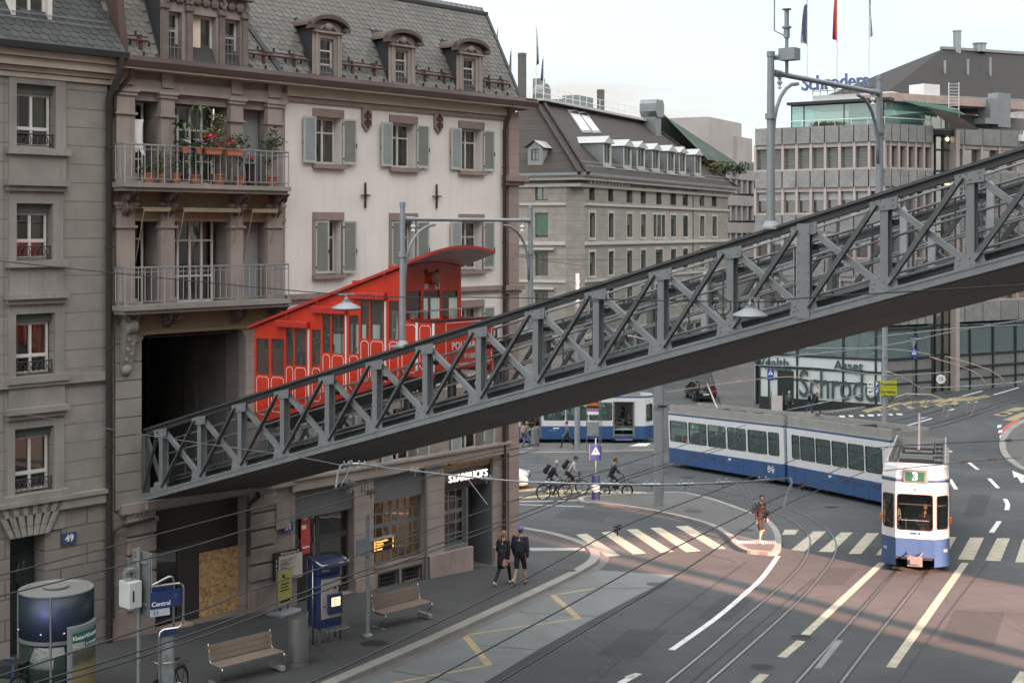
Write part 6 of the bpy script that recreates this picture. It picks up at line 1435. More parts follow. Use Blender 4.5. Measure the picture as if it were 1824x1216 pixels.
for z in(4.5,8,11.5,15):
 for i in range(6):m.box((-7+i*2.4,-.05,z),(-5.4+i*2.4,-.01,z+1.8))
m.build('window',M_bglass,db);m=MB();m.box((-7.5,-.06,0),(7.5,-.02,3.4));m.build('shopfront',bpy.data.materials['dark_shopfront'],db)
# ======================= trams and cars
M_tw=mat('tram_white',(.60,.60,.61),.3,0,.05,1.5,15,streak=.2);M_tb=mat('tram_blue',(.034,.085,.205),.3,0,.14,1.5,15,streak=.25);M_tg=mat('tram_roof_grey',(.27,.265,.25),.7,0,.15,1.2,15,streak=.3);M_tgd=mat('tram_roof_dark',(.075,.075,.075),.7,.1,.25,2,15)
M_tgl=glass('tram_window_glass',(.70,.86,.81),.06,.02,.10,(.30,.50,.45));M_tgf=glass('tram_front_glass',(.62,.70,.66),.04,.02,.03);M_tin=mat('tram_interior',(.36,.50,.45),.7,0,.25,1);M_trub=mat('tram_rubber',(.02,.02,.021),.7);M_seat=mat('tram_seat',(.10,.055,.03),.7)  # tram_window_glass: teal haze in its body stands for light seen through
M_org=mat('indicator_orange',(.55,.12,.02),.4);M_num=emit('tram_number_green',(.01,.16,.085),.55);M_numw=emit('tram_number_white',(.9,.95,.9),.9)
ZSK,ZBL,ZWT,ZTP=.27,1.12,2.98,3.06
def fr2(p,q):
 t=(V(q)-V(p)).normalized();return Matrix(((t.x,-t.y,0,p[0]),(t.y,t.x,0,p[1]),(0,0,1,0),(0,0,0,1)))
def tram_section(par,M,L,wins_l,wins_r,nose=False,tail=False,doors=(),sk=ZSK,head=None):
 """one car body: x forward from 0 to L, right side is -y; window lists are (x0, x1) along x"""
 W,cw,cl=1.1,.62,.58
 plan=[(0+(cl if tail else 0),-W)]+([(L-cl,-W),(L,-cw),(L,cw),(L-cl,W)]if nose else[(L,-W),(L,W)])+[(cl if tail else 0,W)]+([(0,cw),(0,-cw)]if tail else[])
 body=MB();blue=MB();n=len(plan);panes=[];dpan=[]
 for i in range(n):
  p,q=plan[i],plan[(i+1)%n];E=fr2(p,q);ln=(V(q)-V(p)).length;hs=[];dh=[]
  if abs(p[1]-q[1])<1e-6 and abs(p[0]-q[0])>2:
   src=wins_r if p[1]<0 else wins_l
   for a,b in src:u0,u1=sorted((abs(a-p[0]),abs(b-p[0])));hs.append((u0,u1,1.52,2.66))
   if p[1]<0:
    for a,b in doors:u0,u1=sorted((abs(a-p[0]),abs(b-p[0])));dh.append((u0,u1,.42,2.72))
  elif nose and p[0]>cl and ln<1.6 or tail and ln<1.6:
   if ln>1.0:hs.append((.05,ln-.05,1.40,2.58))
   else:hs.append((.10,ln-.10,1.44,2.55))
  b_=MB().wall(0,ln,ZBL,ZWT,hs+[(a,b,ZBL,d)for a,b,c,d in dh],0,.04);b_.xf(E);body.join(b_)
  lo=sk if not(ln<1.6 and ln>1.0)else .5
  b_=MB().wall(0,ln,lo,ZBL,[(a,b,c,ZBL)for a,b,c,d in dh],-.004,.04);b_.wall(0,ln,ZWT,ZTP,[],-.006);b_.xf(E);blue.join(b_)
  for h in hs:panes.append((E,h))
  for h in dh:dpan.append((E,h))
 o=body.build('car_body',M_tw,par,recalc=False);o.matrix_local=M;ob=blue.build('blue_panel',M_tb,par,recalc=False);ob.matrix_local=M
 for E,h in panes:
  g=MB();r=.09
  pts=[]
  for cx_,cz_,a0 in((h[1]-r,h[3]-r,0),(h[0]+r,h[3]-r,90),(h[0]+r,h[2]+r,180),(h[1]-r,h[2]+r,270)):pts+=[(cx_+r*math.cos(R(a0+k*30)),cz_+r*math.sin(R(a0+k*30)))for k in range(4)]
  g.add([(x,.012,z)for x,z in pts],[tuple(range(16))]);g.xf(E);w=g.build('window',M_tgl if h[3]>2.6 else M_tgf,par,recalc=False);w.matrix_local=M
  f=MB();sq=[(h[1],h[3]),(h[0],h[3]),(h[0],h[2]),(h[1],h[2])]
  f.add([(x,.006,z)for x,z in pts]+[(h[0]+(h[1]-h[0])*(.5+.5*(1 if(x>(h[0]+h[1])/2)else-1)),.006,z_)for(x,z),z_ in zip(pts,[h[3]if z>(h[2]+h[3])/2 else h[2]for x,z in pts])],[(k,(k+1)%16,16+(k+1)%16,16+k)for k in range(16)])
  rim=[V((x,-.008,z))for x,z in pts];f.tube(rim,.018,4,True)
  f.bar((h[0]+.05,.0,h[3]-.33),(h[1]-.05,.0,h[3]-.33),.02,.03,(0,0,1));f.xf(E);f.build('window_rubber',M_trub,w)
 for E,h in dpan:
  d=MB();d.box((h[0]-.05,-.02,h[2]-.05),(h[0],.05,h[3]));d.box((h[1],-.02,h[2]-.05),(h[1]+.05,.05,h[3]));d.box((h[0]+.001,.08,.30),(h[1]-.001,.5,.42));d.box((h[0]+.1,-.28,.22),(h[1]-.1,.0,.27));d.box((h[0]+.02,-.03,.42),(h[0]+.06,.4,h[3]));d.box((h[1]-.06,-.03,.42),(h[1]-.02,.4,h[3]));d.tube([E.inverted()@(E@V(((h[0]+h[1])/2,.5,.45))),((h[0]+h[1])/2,.5,1.5)],.02,6);d.xf(E);q=d.build('open_door',M_steel,par);q.matrix_local=M
 it=MB();it.box((cl if tail else .05,-1.0,.85),(L-(cl+.05 if nose else .05),1.0,.9));it.box((.3,-.9,2.85),(L-.7,.9,2.88));q=it.build('tram_floor',M_tin,par);q.matrix_local=M
 st=MB();x=.9
 while x<L-1.6:
  for y in(-.7,.55):st.box((x,y-.22,1.25),(x+.42,y+.22,1.33));st.box((x,y-.22,1.33),(x+.06,y+.22,1.85))
  x+=.82
 q=st.build('seat',M_seat,par);q.matrix_local=M
 rf=MB();ins=.13;x0,x1=(cl if tail else .0)+.02,L-(cl+.35 if nose else .02)
 rf.prism([(a*(1-.0),b)for a,b in[(p[0],p[1])for p in plan]],ZTP+.001,ZTP+.05,'xy')
 for s in(-1,1):rf.box((x0,s*(W-ins)-.03,ZTP+.05),(x1,s*(W-ins)+.03,ZTP+.47))
 for x in(x0,x1):rf.box((x-.03,-W+ins+.031,ZTP+.051),(x+.03,W-ins-.031,ZTP+.40))
 q=rf.build('roof_cover',M_tg,par);q.matrix_local=M
 eq=MB();random.seed(int(L*10));x=x0+.5
 while x<x1-1.4:
  w=random.uniform(.8,1.5);eq.box((x,-.62,ZTP+.05),(x+w,.55,ZTP+random.uniform(.25,.5)));eq.box((x+.1,.6,ZTP+.05),(x+w*.7,.85,ZTP+.3));x+=w+random.uniform(.25,.7)
 eq.tube([(x0+.2,.75,ZTP+.2),(x1-.2,.75,ZTP+.2)],.04,6);eq.tube([(x0+.2,-.8,ZTP+.16),(x1-.2,-.8,ZTP+.16)],.05,6)
 q=eq.build('roof_equipment',M_tgd,par,bevel=.015);q.matrix_local=M
 bo=MB()
 for bx in(L*.22,L*.78):
  bo.box((bx-1.0,-.85,.18),(bx+1.0,.85,.42))
  for wx in(-.75,.75):
   for y in(-.55,.55):bo.lathe([(.33,-.05),(.33,.05),(.24,.06),(.001,.06)],n=16,M=Matrix.Translation((bx+wx,y,.34))@Matrix.Rotation(R(90),4,'X'))
 bo.box((L*.4,-.8,.3),(L*.6,.8,.8));q=bo.build('bogie',M_trub,par);q.matrix_local=M
 return plan
def lines_on(par,M,segs,y,name='panel_joint',m=None):
 q=MB()
 for x0,z0,x1,z1 in segs:q.bar((x0,y,z0),(x1,y,z1),.012,.004,(0,1,0))
 o=q.build(name,m or M_trub,par);o.matrix_local=M
def panto(par,M,x,knee=(-.9,1.2),up=.75):
 q=MB();q.box((x-.5,-.5,ZTP+.3),(x+.5,.5,ZTP+.36));q.tube([(x+.3,0,ZTP+.38),(x+.3+knee[0],0,ZTP+knee[1]+.38)],[.06,.045],8)
 k=V((x+.3+knee[0],0,ZTP+knee[1]+.38));hd=k+V((.75,0,up))
 for s in(-1,1):q.tube([k,hd+V((0,s*.38,0))],.018,5);q.tube([hd+V((-.1,s*.45,.02)),hd+V((-.1,s*.85,-.12))],.015,5);q.tube([hd+V((.1,s*.45,.02)),hd+V((.1,s*.85,-.12))],.015,5)
 for e in(-.1,.1):q.tube([hd+V((e,-.5,.02)),hd+V((e,.5,.02))],.02,5)
 for e in(-.35,.35):
  for s in(-.4,.4):q.lathe([(.05,0),(.08,.03),(.04,.06),(.08,.09),(.04,.12)],(x+e,s,ZTP+.18),8)
 o=q.build('pantograph',mat('pantograph_metal',(.34,.30,.28),.4,.6,.1)if 'pantograph_metal' not in bpy.data.materials else bpy.data.materials['pantograph_metal'],par);o.matrix_local=M
def place(p,q,side,L=None):
 """section matrix from the near lower edge p (rear) to q (front); side = which side of travel faces the camera"""
 d=V((q.x-p.x,q.y-p.y,0));ln=d.length;d.normalize();n=V((-d.y,d.x,0));o=V((p.x,p.y,0))+n*(1.1*side);pz,qz=gz(o.x,o.y),gz(o.x+d.x*ln,o.y+d.y*ln)
 t=V((d.x,d.y,(qz-pz)/ln)).normalized();up=V((0,0,1));y=up.cross(t).normalized();z=t.cross(y)
 return Matrix.Translation((o.x,o.y,pz))@Matrix((t,y,z)).transposed().to_4x4(),ln
a0,a1,a2=G(1183,829),G(1399,866),G(1590,908)
MA,LA=place(a0,a1,1);MB2,LB2=place(a1+(a2-a1)*.03,a2,1)
hd=V((-.296,-.955,0));nose=V((13.42,46.75,0));LC=12.2;rear=nose-hd*LC
nrm=V((-hd.y,hd.x,0));MC,_=place(rear-nrm*1.1,nose-nrm*1.1,1)
tr=thing('tram',(nose.x,nose.y,gz(nose.x,nose.y)),0,'long blue and white tram on line 3 curving towards the crossing','tram')
TI=Matrix.Translation(-tr.location)
def px_on(M,px,y=-1.1):return HIT(px,800,M,(0,y,0),(0,1,0)).x
wr=[(px_on(MA,a),px_on(MA,b))for a,b in((1195,1225),(1228,1259),(1262,1293),(1297,1329),(1333,1366),(1369.5,1388))]
tram_section(tr,TI@MA,LA,[(LA*.1+i*1.6,LA*.1+i*1.6+1.35)for i in range(5)],wr,tail=True)
wr2=[(px_on(MB2,a),px_on(MB2,b))for a,b in((1411,1424),(1426,1451),(1453.5,1479),(1482,1508),(1511,1538),(1541.5,1571))];wr2=[w for w in wr2 if w[1]<LB2-.1]
tram_section(tr,TI@MB2,LB2,[(.8+i*1.6,.8+i*1.6+1.35)for i in range(5)],wr2)
tram_section(tr,TI@MC,LC,[(.8+i*1.55,2.1+i*1.55)for i in range(6)],[(.8+i*1.55,2.1+i*1.55)for i in range(6)],nose=True)
bl=MB();e1=MB2@V((LB2,0,0));e2=MC@V((0,0,0));bl.prism([(-.95,.4),(.95,.4),(.95,3.0),(-.95,3.0)],-.25,.12,'yz',MA@Matrix.Translation((LA+.1,0,0)))
bl.v=[tuple(TI@V(v))for v in bl.v];bl.build('bellows',M_tb,tr);bl=MB();mid=(e1+e2)/2;dd=(e2-e1);
bl.lathe([(.9,.4),(.98,.6),(.9,1.2),(.98,1.8),(.9,2.4),(.9,3.0)],TI@mid,20);bl.build('bellows',M_trub,tr)
lines_on(tr,TI@MA,[(x,.3,x,1.1)for x in(LA*.22,LA*.37,LA*.53,LA*.69,LA*.85,LA*.95)]+[(LA*.47,.72,LA*.69,.72)],-1.108);lines_on(tr,TI@MB2,[(x,.3,x,1.1)for x in(LB2*.08,LB2*.19,LB2*.36,LB2*.52,LB2*.66,LB2*.8)]+[(LB2*.36,.72,LB2*.52,.72)],-1.108)
M_tvent=mat('tram_vent_navy',(.03,.055,.13),.5)
for M_,xs_ in((MA,(LA*.28,LA*.43)),(MB2,(LB2*.58,LB2*.71,LB2*.86))):
 for x in xs_:q=MB();q.box((x-.36,-1.112,.78),(x+.36,-1.104,1.0));q.k=0;[q.box((x-.33,-1.118,.80+k*.045),(x+.33,-1.112,.82+k*.045))for k in range(4)];o=q.build('vent_grille',M_tvent,tr);o.matrix_local=TI@M_
def badge(M_,x,z,y=-1.112,sgn=-1,w=.26,h=.08,m=None,nm='badge'):
 q=MB();q.prism([(x+(w-h)/2*(1 if math.cos(a)>0 else-1)+h/2*math.cos(a),z+h/2*math.sin(a))for a in[math.pi*(k+.5)/8 for k in range(16)]],y,y+.006);q.box((x-w*.8,y,z-.1),(x+w*.1,y+.005,z-.085));o=q.build(nm,m or M_wht,tr);o.matrix_local=TI@M_
badge(MA,LA*.58,.98);badge(MB2,LB2*.44,.98)
q=MB();x,z,y=LA*.90,.78,-1.112;q.prism([(x-.07,z+.1),(x+.07,z+.1),(x+.07,z-.05),(x,z-.13),(x-.07,z-.05)],y,y+.005)
for s in(-1,1):
 q.bar((x+s*.19,y,z-.18),(x+s*.16,y,z+.08),.09,.006,(0,1,0));q.sphere((x+s*.15,y,z+.14),(.05,.006,.05),7,4);q.bar((x+s*.15,y,z+.04),(x+s*.07,y,z+.02),.035,.006,(0,1,0));q.tube([(x+s*.22,y,z-.1),(x+s*.29,y,z),(x+s*.24,y,z+.13)],.012,4)
o=q.build('city_crest',M_wht,tr);o.matrix_local=TI@MA
q=MB();x=(wr[1][0]);q.box((x+.06,-1.02,2.28),(x+.5,-1.0,2.58));o=q.build('side_number_display',M_num,tr);o.matrix_local=TI@MA
text('number','3',.26,M_numw,tr,None,M=TI@MA@Matrix.Translation((x+.28,-1.03,2.43))@Matrix.Rotation(R(90),4,'X'),ext=.003)
q=MB();[q.box((LA*a,-1.15,1.55),(LA*a+.08,-1.1,1.72))for a in(.215,)];o=q.build('side_indicator',M_org,tr);o.matrix_local=TI@MA
q=MB();q.tube([(-.05,0,.5),(-.5,0,.5)],.06,8);q.sphere((-.5,0,.5),(.12,.16,.12),8,5);o=q.build('rear_coupler',M_trub,tr);o.matrix_local=TI@MA
panto(tr,TI@MA,LA*.32,(-.9,1.35),.8);panto(tr,TI@MC,LC*.42,(-.7,1.35),.75)
NM=TI@MC
q=MB();W,cw,cl=1.1,.62,.58
pl0=[(LC-cl,-W),(LC,-cw),(LC,cw),(LC-cl,W),(LC-1.2,W),(LC-1.2,-W)]
a=[V((x,y,ZTP+.005))for x,y in pl0];b=[V((x-.16 if x>LC-1 else x,y*.93,ZTP+.44))for x,y in pl0];q.add(a+b,[tuple(range(6,12))]+[(i,(i+1)%6,6+(i+1)%6,6+i)for i in range(6)]);o=q.build('front_fairing',M_tw,tr,bevel=.03);o.matrix_local=NM
q=MB();q.box((LC-.3,-.40,ZTP-.10),(LC+.05,.40,ZTP+.33));o=q.build('display_box',M_gfr,tr,bevel=.03);o.matrix_local=NM
q=MB();q.box((LC+.05,-.30,ZTP-.04),(LC+.062,.30,ZTP+.26));o=q.build('number_display',M_num,tr);o.matrix_local=NM
FX=Matrix.Rotation(R(90),4,'Z')@Matrix.Rotation(R(90),4,'X')
text('number','3',.37,M_numw,tr,None,M=NM@Matrix.Translation((LC+.066,0,ZTP+.11))@FX,ext=.004,bold=.012,sx=1.15)
q=MB();q.sphere((LC+.0,0,2.74),(.03,.045,.045),8,6);o=q.build('headlamp',emit('red_marker',(1,.12,.08),1.5),tr);o.matrix_local=NM
q=MB()
for s in(-1,1):q.box((LC-cl-.1,s*1.1,1.62),(LC-cl+.06,s*1.17,1.82))
o=q.build('indicator_lamp',M_org,tr,bevel=.02);o.matrix_local=NM
q=MB()
for s in(-1,1):q.prism([(LC-cl,s*1.1),(LC,s*.62),(LC-.1,s*.60),(LC-cl-.05,s*1.0)],.2,.5,'xy')
o=q.build('front_skirt',M_tb,tr);o.matrix_local=NM
q=MB();q.box((LC-.2,-.10,.35),(LC+.28,.10,.5));q.box((LC+.25,-.24,.26),(LC+.42,.24,.58));q.box((LC+.42,-.16,.34),(LC+.5,.16,.5));[q.tube([(LC+.3,s*.14,.58),(LC+.0,s*.25,.66)],.03,6)for s in(-1,1)];o=q.build('coupler',M_gfr,tr,bevel=.015);o.matrix_local=NM
q=MB();q.box((LC-.4,-.6,.42),(LC-.05,.6,.5));o=q.build('bumper_beam',M_trub,tr);o.matrix_local=NM
q=MB();q.box((LC+.002,-.16,1.25),(LC+.008,.06,1.33));q.lathe([(.05,0),(.05,.006),(.001,.006)],n=12,M=Matrix.Translation((LC+.002,.14,1.29))@Matrix.Rotation(R(90),4,'Y'));o=q.build('badge',M_tb,tr);o.matrix_local=NM
for s,tt in((-1,'542'),(1,'542')):
 E=Matrix.Translation((LC-cl*.72,s*(W-(W-cw)*.28+.012),.72))@Matrix.Rotation(R(s*50.4),4,'Z')@FX;text('fleet_number',tt,.13,M_wht,tr,None,M=NM@E,ext=.003)
q=MB();q.bar((LC-.02,-.45,1.72),(LC-.02,.45,1.72),.02,.02);q.tube([(LC-.3,-.3,1.3),(LC-.3,-.3,1.75)],.03,6);o=q.build('windscreen_rail',M_steel,tr);o.matrix_local=NM
TS=Matrix.Translation((-8.0,93.6,gz(0,93.6)));LS=(1165-CX)*92.5/F+8.0
t7=thing('tram',(4,93.6,gz(4,93.6)),0,'blue and white tram on line 7 waiting with open doors at the far platform','tram');T7=Matrix.Translation(-t7.location)@TS
def sx7(px):return(px-CX)*92.5/F+8.0
tram_section(t7,T7,LS,[(1+i*1.7,2.4+i*1.7)for i in range(8)],[(sx7(a),sx7(b))for a,b in((968.6,1006),(1009,1047),(1050,1090),(890,924),(852,886))],nose=True,doors=[(sx7(1093),sx7(1129)),(sx7(928),sx7(963))])
q=MB();q.box((sx7(1010),-1.0,2.3),(sx7(1018.5),-.97,2.66));o=q.build('side_number_display',M_black,t7);o.matrix_local=T7
text('number','7',.27,M_numw,t7,None,M=T7@Matrix.Translation((sx7(1014.5),-1.02,2.44))@Matrix.Rotation(R(90),4,'X'),ext=.003)
text('destination','Stettbach',.2,emit('amber_display',(1,.75,.05),1.0),t7,None,M=T7@Matrix.Translation((sx7(1040),-1.02,2.5))@Matrix.Rotation(R(90),4,'X'),ext=.003)
q=MB();q.box((sx7(932),.3,.5),(sx7(936),.5,2.7));q.box((sx7(952),.2,.5),(sx7(955),.4,2.7));q.box((sx7(1110),.55,.5),(sx7(1112),.6,2.7));o=q.build('grab_pole',mat('yellow_pole',(.5,.26,.04),.5),t7);o.matrix_local=T7
q=MB();q.box((sx7(985),-1.112,.95),(sx7(996),-1.105,1.03));q.box((sx7(978),-1.112,.84),(sx7(990),-1.105,.855));o=q.build('badge',M_wht,t7);o.matrix_local=T7
lines_on(t7,T7,[(sx7(x),.3,sx7(x),1.1)for x in(966,1008,1048,1091,1131)],-1.108)
def car_(lbl,loc,rz,paint_,rear_red=True):
 c=thing('parked_car' if False else 'car',loc,rz,lbl,'car');L,W=4.2,1.76
 b=MB();prof=[(-2.05,.32),(-2.1,.55),(-2.06,.82),(-1.95,.98),(-1.2,1.0),(.75,.98),(1.25,.92),(1.85,.76),(2.08,.62),(2.1,.34),(1.75,.24),(-1.75,.24)]
 vs=[];
 for s,k in((-1,0),(-.93,1),(.93,1),(1,0)):
  pass
 b.prism(prof,-W/2,W/2);o=b.build('car_body',paint_,c,bevel=.09,smooth=True,auto=50)
 g=MB();lo=[(-1.98,.96),(-1.55,1.40),(-.1,1.46),(.25,1.40),(1.15,.95)]
 a=[V((x,-W/2+.05+(z-.96)*.32,z))for x,z in lo];q=[V((x,-y,z))for x,y,z in a];n=len(lo);g.add(a+q,[tuple(range(n-1,-1,-1)),tuple(range(n,2*n))]+[(i,i+1,n+i+1,n+i)for i in range(n-1)]);g.build('car_windows',mat('car_glass',(.012,.014,.016),.06,0,.1)if 'car_glass' not in bpy.data.materials else bpy.data.materials['car_glass'],c,bevel=.03)
 r=MB();r.add([(-1.5,-.70,1.415),(-1.5,.70,1.415),(.2,.70,1.42),(.2,-.70,1.42),(-.6,-.68,1.49),(-.6,.68,1.49)],[(0,1,5,4),(4,5,2,3),(0,4,3),(1,2,5)])
 for s in(-1,1):
  for p in(((-1.98,.97),(-1.52,1.42)),((1.15,.96),(.22,1.42)),((-.45,.98),(-.4,1.46))):r.bar((p[0][0],s*(W/2-.04),p[0][1]),(p[1][0],s*.70,p[1][1]),.07,.05)
  r.cbox((.75,s*(W/2+.09),1.02),(.16,.16,.11))
 r.build('car_roof',paint_,c)
 for x in(-1.28,1.3):
  for s in(-1,1):
   w=MB();T=Matrix.Translation((x,s*(W/2-.09),.31))@Matrix.Rotation(R(90),4,'X');w.lathe([(.18,-.1),(.30,-.11),(.315,-.06),(.315,.06),(.30,.11),(.18,.1)],n=20,M=T);o=w.build('wheel',M_trub,c,smooth=True,auto=40);h=MB();h.lathe([(.185,-.09),(.185,.09)],n=12,M=T);[h.bar(T@V((0,0,s2*.1)),T@V((.18*math.cos(k),.18*math.sin(k),s2*.1)),.06,.02)for k in[i*1.257 for i in range(5)]for s2 in(-1,1)];h.build('rim',M_steel,o)
 l=MB()
 for s in(-1,1):l.cbox((-2.04,s*.68,.82),(.12,.26,.2))
 l.build('tail_light',mat('tail_red',(.45,.02,.02),.3)if 'tail_red' not in bpy.data.materials else bpy.data.materials['tail_red'],c,bevel=.03)
 l=MB()
 for s in(-1,1):l.cbox((1.93,s*.62,.70),(.3,.34,.13))
 l.build('headlight',mat('lamp_clear',(.5,.52,.55),.1,.3)if 'lamp_clear' not in bpy.data.materials else bpy.data.materials['lamp_clear'],c,bevel=.03)
 l=MB();l.cbox((-2.10,0,.62),(.02,.5,.12));l.cbox((2.105,0,.45),(.02,.5,.12));l.build('number_plate',M_wht,c);l=MB();l.cbox((2.06,0,.52),(.1,1.2,.22));l.cbox((-2.04,0,.4),(.12,1.4,.18));l.build('grille',M_trub,c)
 return c
M_cw=mat('white_car_paint',(.66,.68,.70),.2,0,.03);M_cd=mat('black_car_paint',(.015,.016,.02),.2,0,.05)
p=G(944,872);x=p.x-2.1;car_('white car with only its nose showing past the corner building',(x,p.y+.9,gz(x,p.y+.9)),R(-4),M_cw)
p=G(1253,716);car_('black hatchback driving away beyond the long tram, seen from behind',(p.x,p.y+2.1,gz(p.x,p.y+2)),R(96),M_cd)
# ======================= people and bicycles
PM={}
def cloth(n,c,r=.85):
 if n not in PM:PM[n]=mat(n,c,r,0,.2,6,40,.2,50)
 return PM[n]
SKIN=cloth('skin',(.42,.25,.18),.6);LIP=cloth('lip',(.3,.11,.09),.6);EYE=cloth('eye_dark',(.03,.022,.02),.4)
def figure(lbl,loc,rz,J,mats_,rad=None,voxel=.014,sleeve=True,shorts=False,hair=None,group=None,hand=True,skirt=0.0,seat=False):
 """one continuous body grown from a skeleton; J holds the joints (x forward, y left, z up); mats_ = top, trousers, shoes"""
 r=dict(sh=.062,el=.045,wr=.033,hip=.092,kn=.062,an=.046,ch=.135,wa=.125,pe=.13);r.update(rad or{})
 m=MB();S=[]
 def c(p,q,a,b,k):m.caps(p,q,a,b,12);S.append((V(p),V(q),k))
 TOP,TRO,SHO=1,2,3;arm=TOP if sleeve else 0;shin=0 if shorts else TRO
 ch,pe,nk,hd=V(J['chest']),V(J['pelvis']),V(J['neck']),V(J['head']);lat=V((0,1,0))
 if 'lat' in J:lat=V(J['lat']).normalized()
 up=(ch-pe).normalized()
 for s in(-1,1):
  c(ch+lat*s*.06,pe+lat*s*.05+up*.12,r['ch'],r['wa'],TOP);c(nk-up*.05+lat*s*.02,ch+lat*s*.155+up*.1,.07,.072,TOP)
  if not seat or True:c(pe+lat*s*.03+up*.08,pe+lat*s*.065,r['pe']*.9,r['pe']*.85,TRO)
 if skirt:c(pe+up*.1,pe-up*skirt,r['wa']+.05,r['wa']+.055,TOP)
 c(nk-up*.06,hd-V((.01,0,.08)),.056,.05,0)
 f=V(J.get('face',(1,0,0))).normalized();HM=f.to_track_quat('X','Z').to_matrix()
 m.sphere(hd,(.098,.076,.122),16,12,HM);S.append((hd,hd+V((0,0,.02)),0));h=lambda x,y,z:hd+HM@V((x,y,z))
 m.caps(h(.05,0,-.07),h(.045,0,-.09),.045,.036,10);m.caps(h(.094,0,.0),h(.108,0,-.032),.012,.016,8)
 for s in(-1,1):m.sphere(h(-.005,s*.078,-.01),(.022,.012,.034),8,6,HM);m.sphere(h(.086,s*.034,.016),.014,8,6)
 for L in 'LR':
  sh,el,wr=(V(J[k+L])for k in('sh','el','wr'));c(sh,el,r['sh'],r['el']*1.05,arm if sleeve is not None else TOP);c(el,wr,r['el'],r['wr'],arm)
  if hand:
   t=(wr-el).normalized();ax=V(J.get('palm'+L,(0,0,-1)));sd=t.cross(ax).normalized();ax=sd.cross(t)
   k=wr+t*.075;m.caps(wr+t*.015,k,.028,.034,8);S.append((wr+t*.03,k+t*.09,0))
   for i,ln in enumerate((.066,.074,.07,.055)):
    o=k+sd*(.028-i*.019);q=o+t*ln*.55+ax*.012;m.caps(o,q,.0105,.0095,6);m.caps(q,q+t*ln*.3+ax*ln*.45,.0095,.008,6)
   o=wr+t*.03+sd*.03;q=o+t*.03+sd*.028+ax*.01;m.caps(o,q,.013,.011,6);m.caps(q,q+t*.03+ax*.012,.011,.009,6)
  hp,kn,an,to=(V(J[k+L])for k in('hip','kn','an','to'));c(hp,kn,r['hip'],r['kn']*(1.25 if shorts else 1),TRO)
  if shorts:c(kn.lerp(hp,-.02),kn.lerp(an,.06),.056,.056,0);c(kn.lerp(an,.05),kn.lerp(an,.35),.05,.054,0);c(kn.lerp(an,.35),an,.054,.036,0)
  else:c(kn,kn.lerp(an,.4),r['kn'],r['kn']*.95,TRO);c(kn.lerp(an,.4),an,r['kn']*.95,r['an'],TRO)
  hl=an+(an-to).normalized()*.05;d=V((0,0,-.035));c(hl+d,to,.04,.036,SHO);c(an,an+d,.042,.045,SHO)
 me=bpy.data.meshes.new('body');me.from_pydata(m.v,[],m.f);o=bpy.data.objects.new('person',me);md=o.modifiers.new('r','REMESH');md.mode='VOXEL';md.voxel_size=voxel;md.use_smooth_shade=True
 sm=o.modifiers.new('s','SMOOTH');sm.iterations=3;sm.factor=.4
 nm=to_mesh(o);bpy.data.objects.remove(o);nm.materials.clear()
 for x in(SKIN,*mats_,LIP,EYE):nm.materials.append(x)
 eyes=[h(.097,s*.034,.018)for s in(-1,1)];lip=h(.092,0,-.058);idx=[]
 for p in nm.polygons:
  q=p.center;b=9;k=0
  for A,B,i in S:
   ab=B-A;t=max(0,min(1,(q-A).dot(ab)/max(ab.length_squared,1e-9)));dd=(q-A-ab*t).length_squared
   if dd<b:b,k=dd,i
  if(q-hd).length<.15 and(q-nk).length>.07:k=5 if min((q-e).length for e in eyes)<.017 else 4 if abs((HM.inverted()@(q-lip)).y)<.025 and abs((HM.inverted()@(q-lip)).z)<.008 and(q-lip).length<.03 else 0
  idx.append(k)
 nm.polygons.foreach_set('material_index',idx)
 P_=bpy.data.objects.new('person',nm);col.objects.link(P_);P_.location=loc;P_.rotation_euler=(0,0,rz);tag(P_,lbl,'person',group);P_['head']=list(hd)
 if hair:
  kind,hm=hair;q=MB()
  if kind in('short','pony','bun'):
   q.sphere(h(-.014,0,.022),(.104,.086,.118),14,10,HM);vs=[V(v)for v in q.v]
   keep=[fc for fc in q.f if(HM.inverted()@(sum((vs[i]for i in fc),V())/len(fc)-hd)).x<.052+.6*max(0,(HM.inverted()@(sum((vs[i]for i in fc),V())/len(fc)-hd)).z-.045)and(HM.inverted()@(sum((vs[i]for i in fc),V())/len(fc)-hd)).z>-.07]
   q.f=keep;q.m=[0]*len(keep)
   if kind=='pony':q.tube([h(-.09,0,.04),h(-.14,0,.0),h(-.15,.0,-.12),h(-.12,.0,-.24)],[.03,.04,.035,.008],8)
   if kind=='bun':q.sphere(h(-.12,0,.03),.05,8,6)
   q.build('hair',hm,P_,smooth=True)
  elif kind in('cap','helmet'):
   q.sphere(h(-.005,0,.035),(.112,.09,.10),14,10,HM);q.f=[fc for fc in q.f if all((HM.inverted()@(V(q.v[i])-hd)).z>.02 for i in fc)];q.m=[0]*len(q.f)
   q.prism([(.08,-.07),(.15,-.06),(.175,0),(.15,.06),(.08,.07)],.03,.04,'xy',Matrix.Translation(hd)@HM.to_4x4());q.build('cap',hm,P_,smooth=True,auto=40)
   g=MB();g.sphere(h(-.014,0,.0),(.1,.083,.085),12,8,HM);g.f=[fc for fc in g.f if all((HM.inverted()@(V(g.v[i])-hd)).x<.03 and(HM.inverted()@(V(g.v[i])-hd)).z<.04 for i in fc)];g.m=[0]*len(g.f);g.build('hair',cloth('brown_hair',(.06,.035,.02)),P_,smooth=True)
 return P_
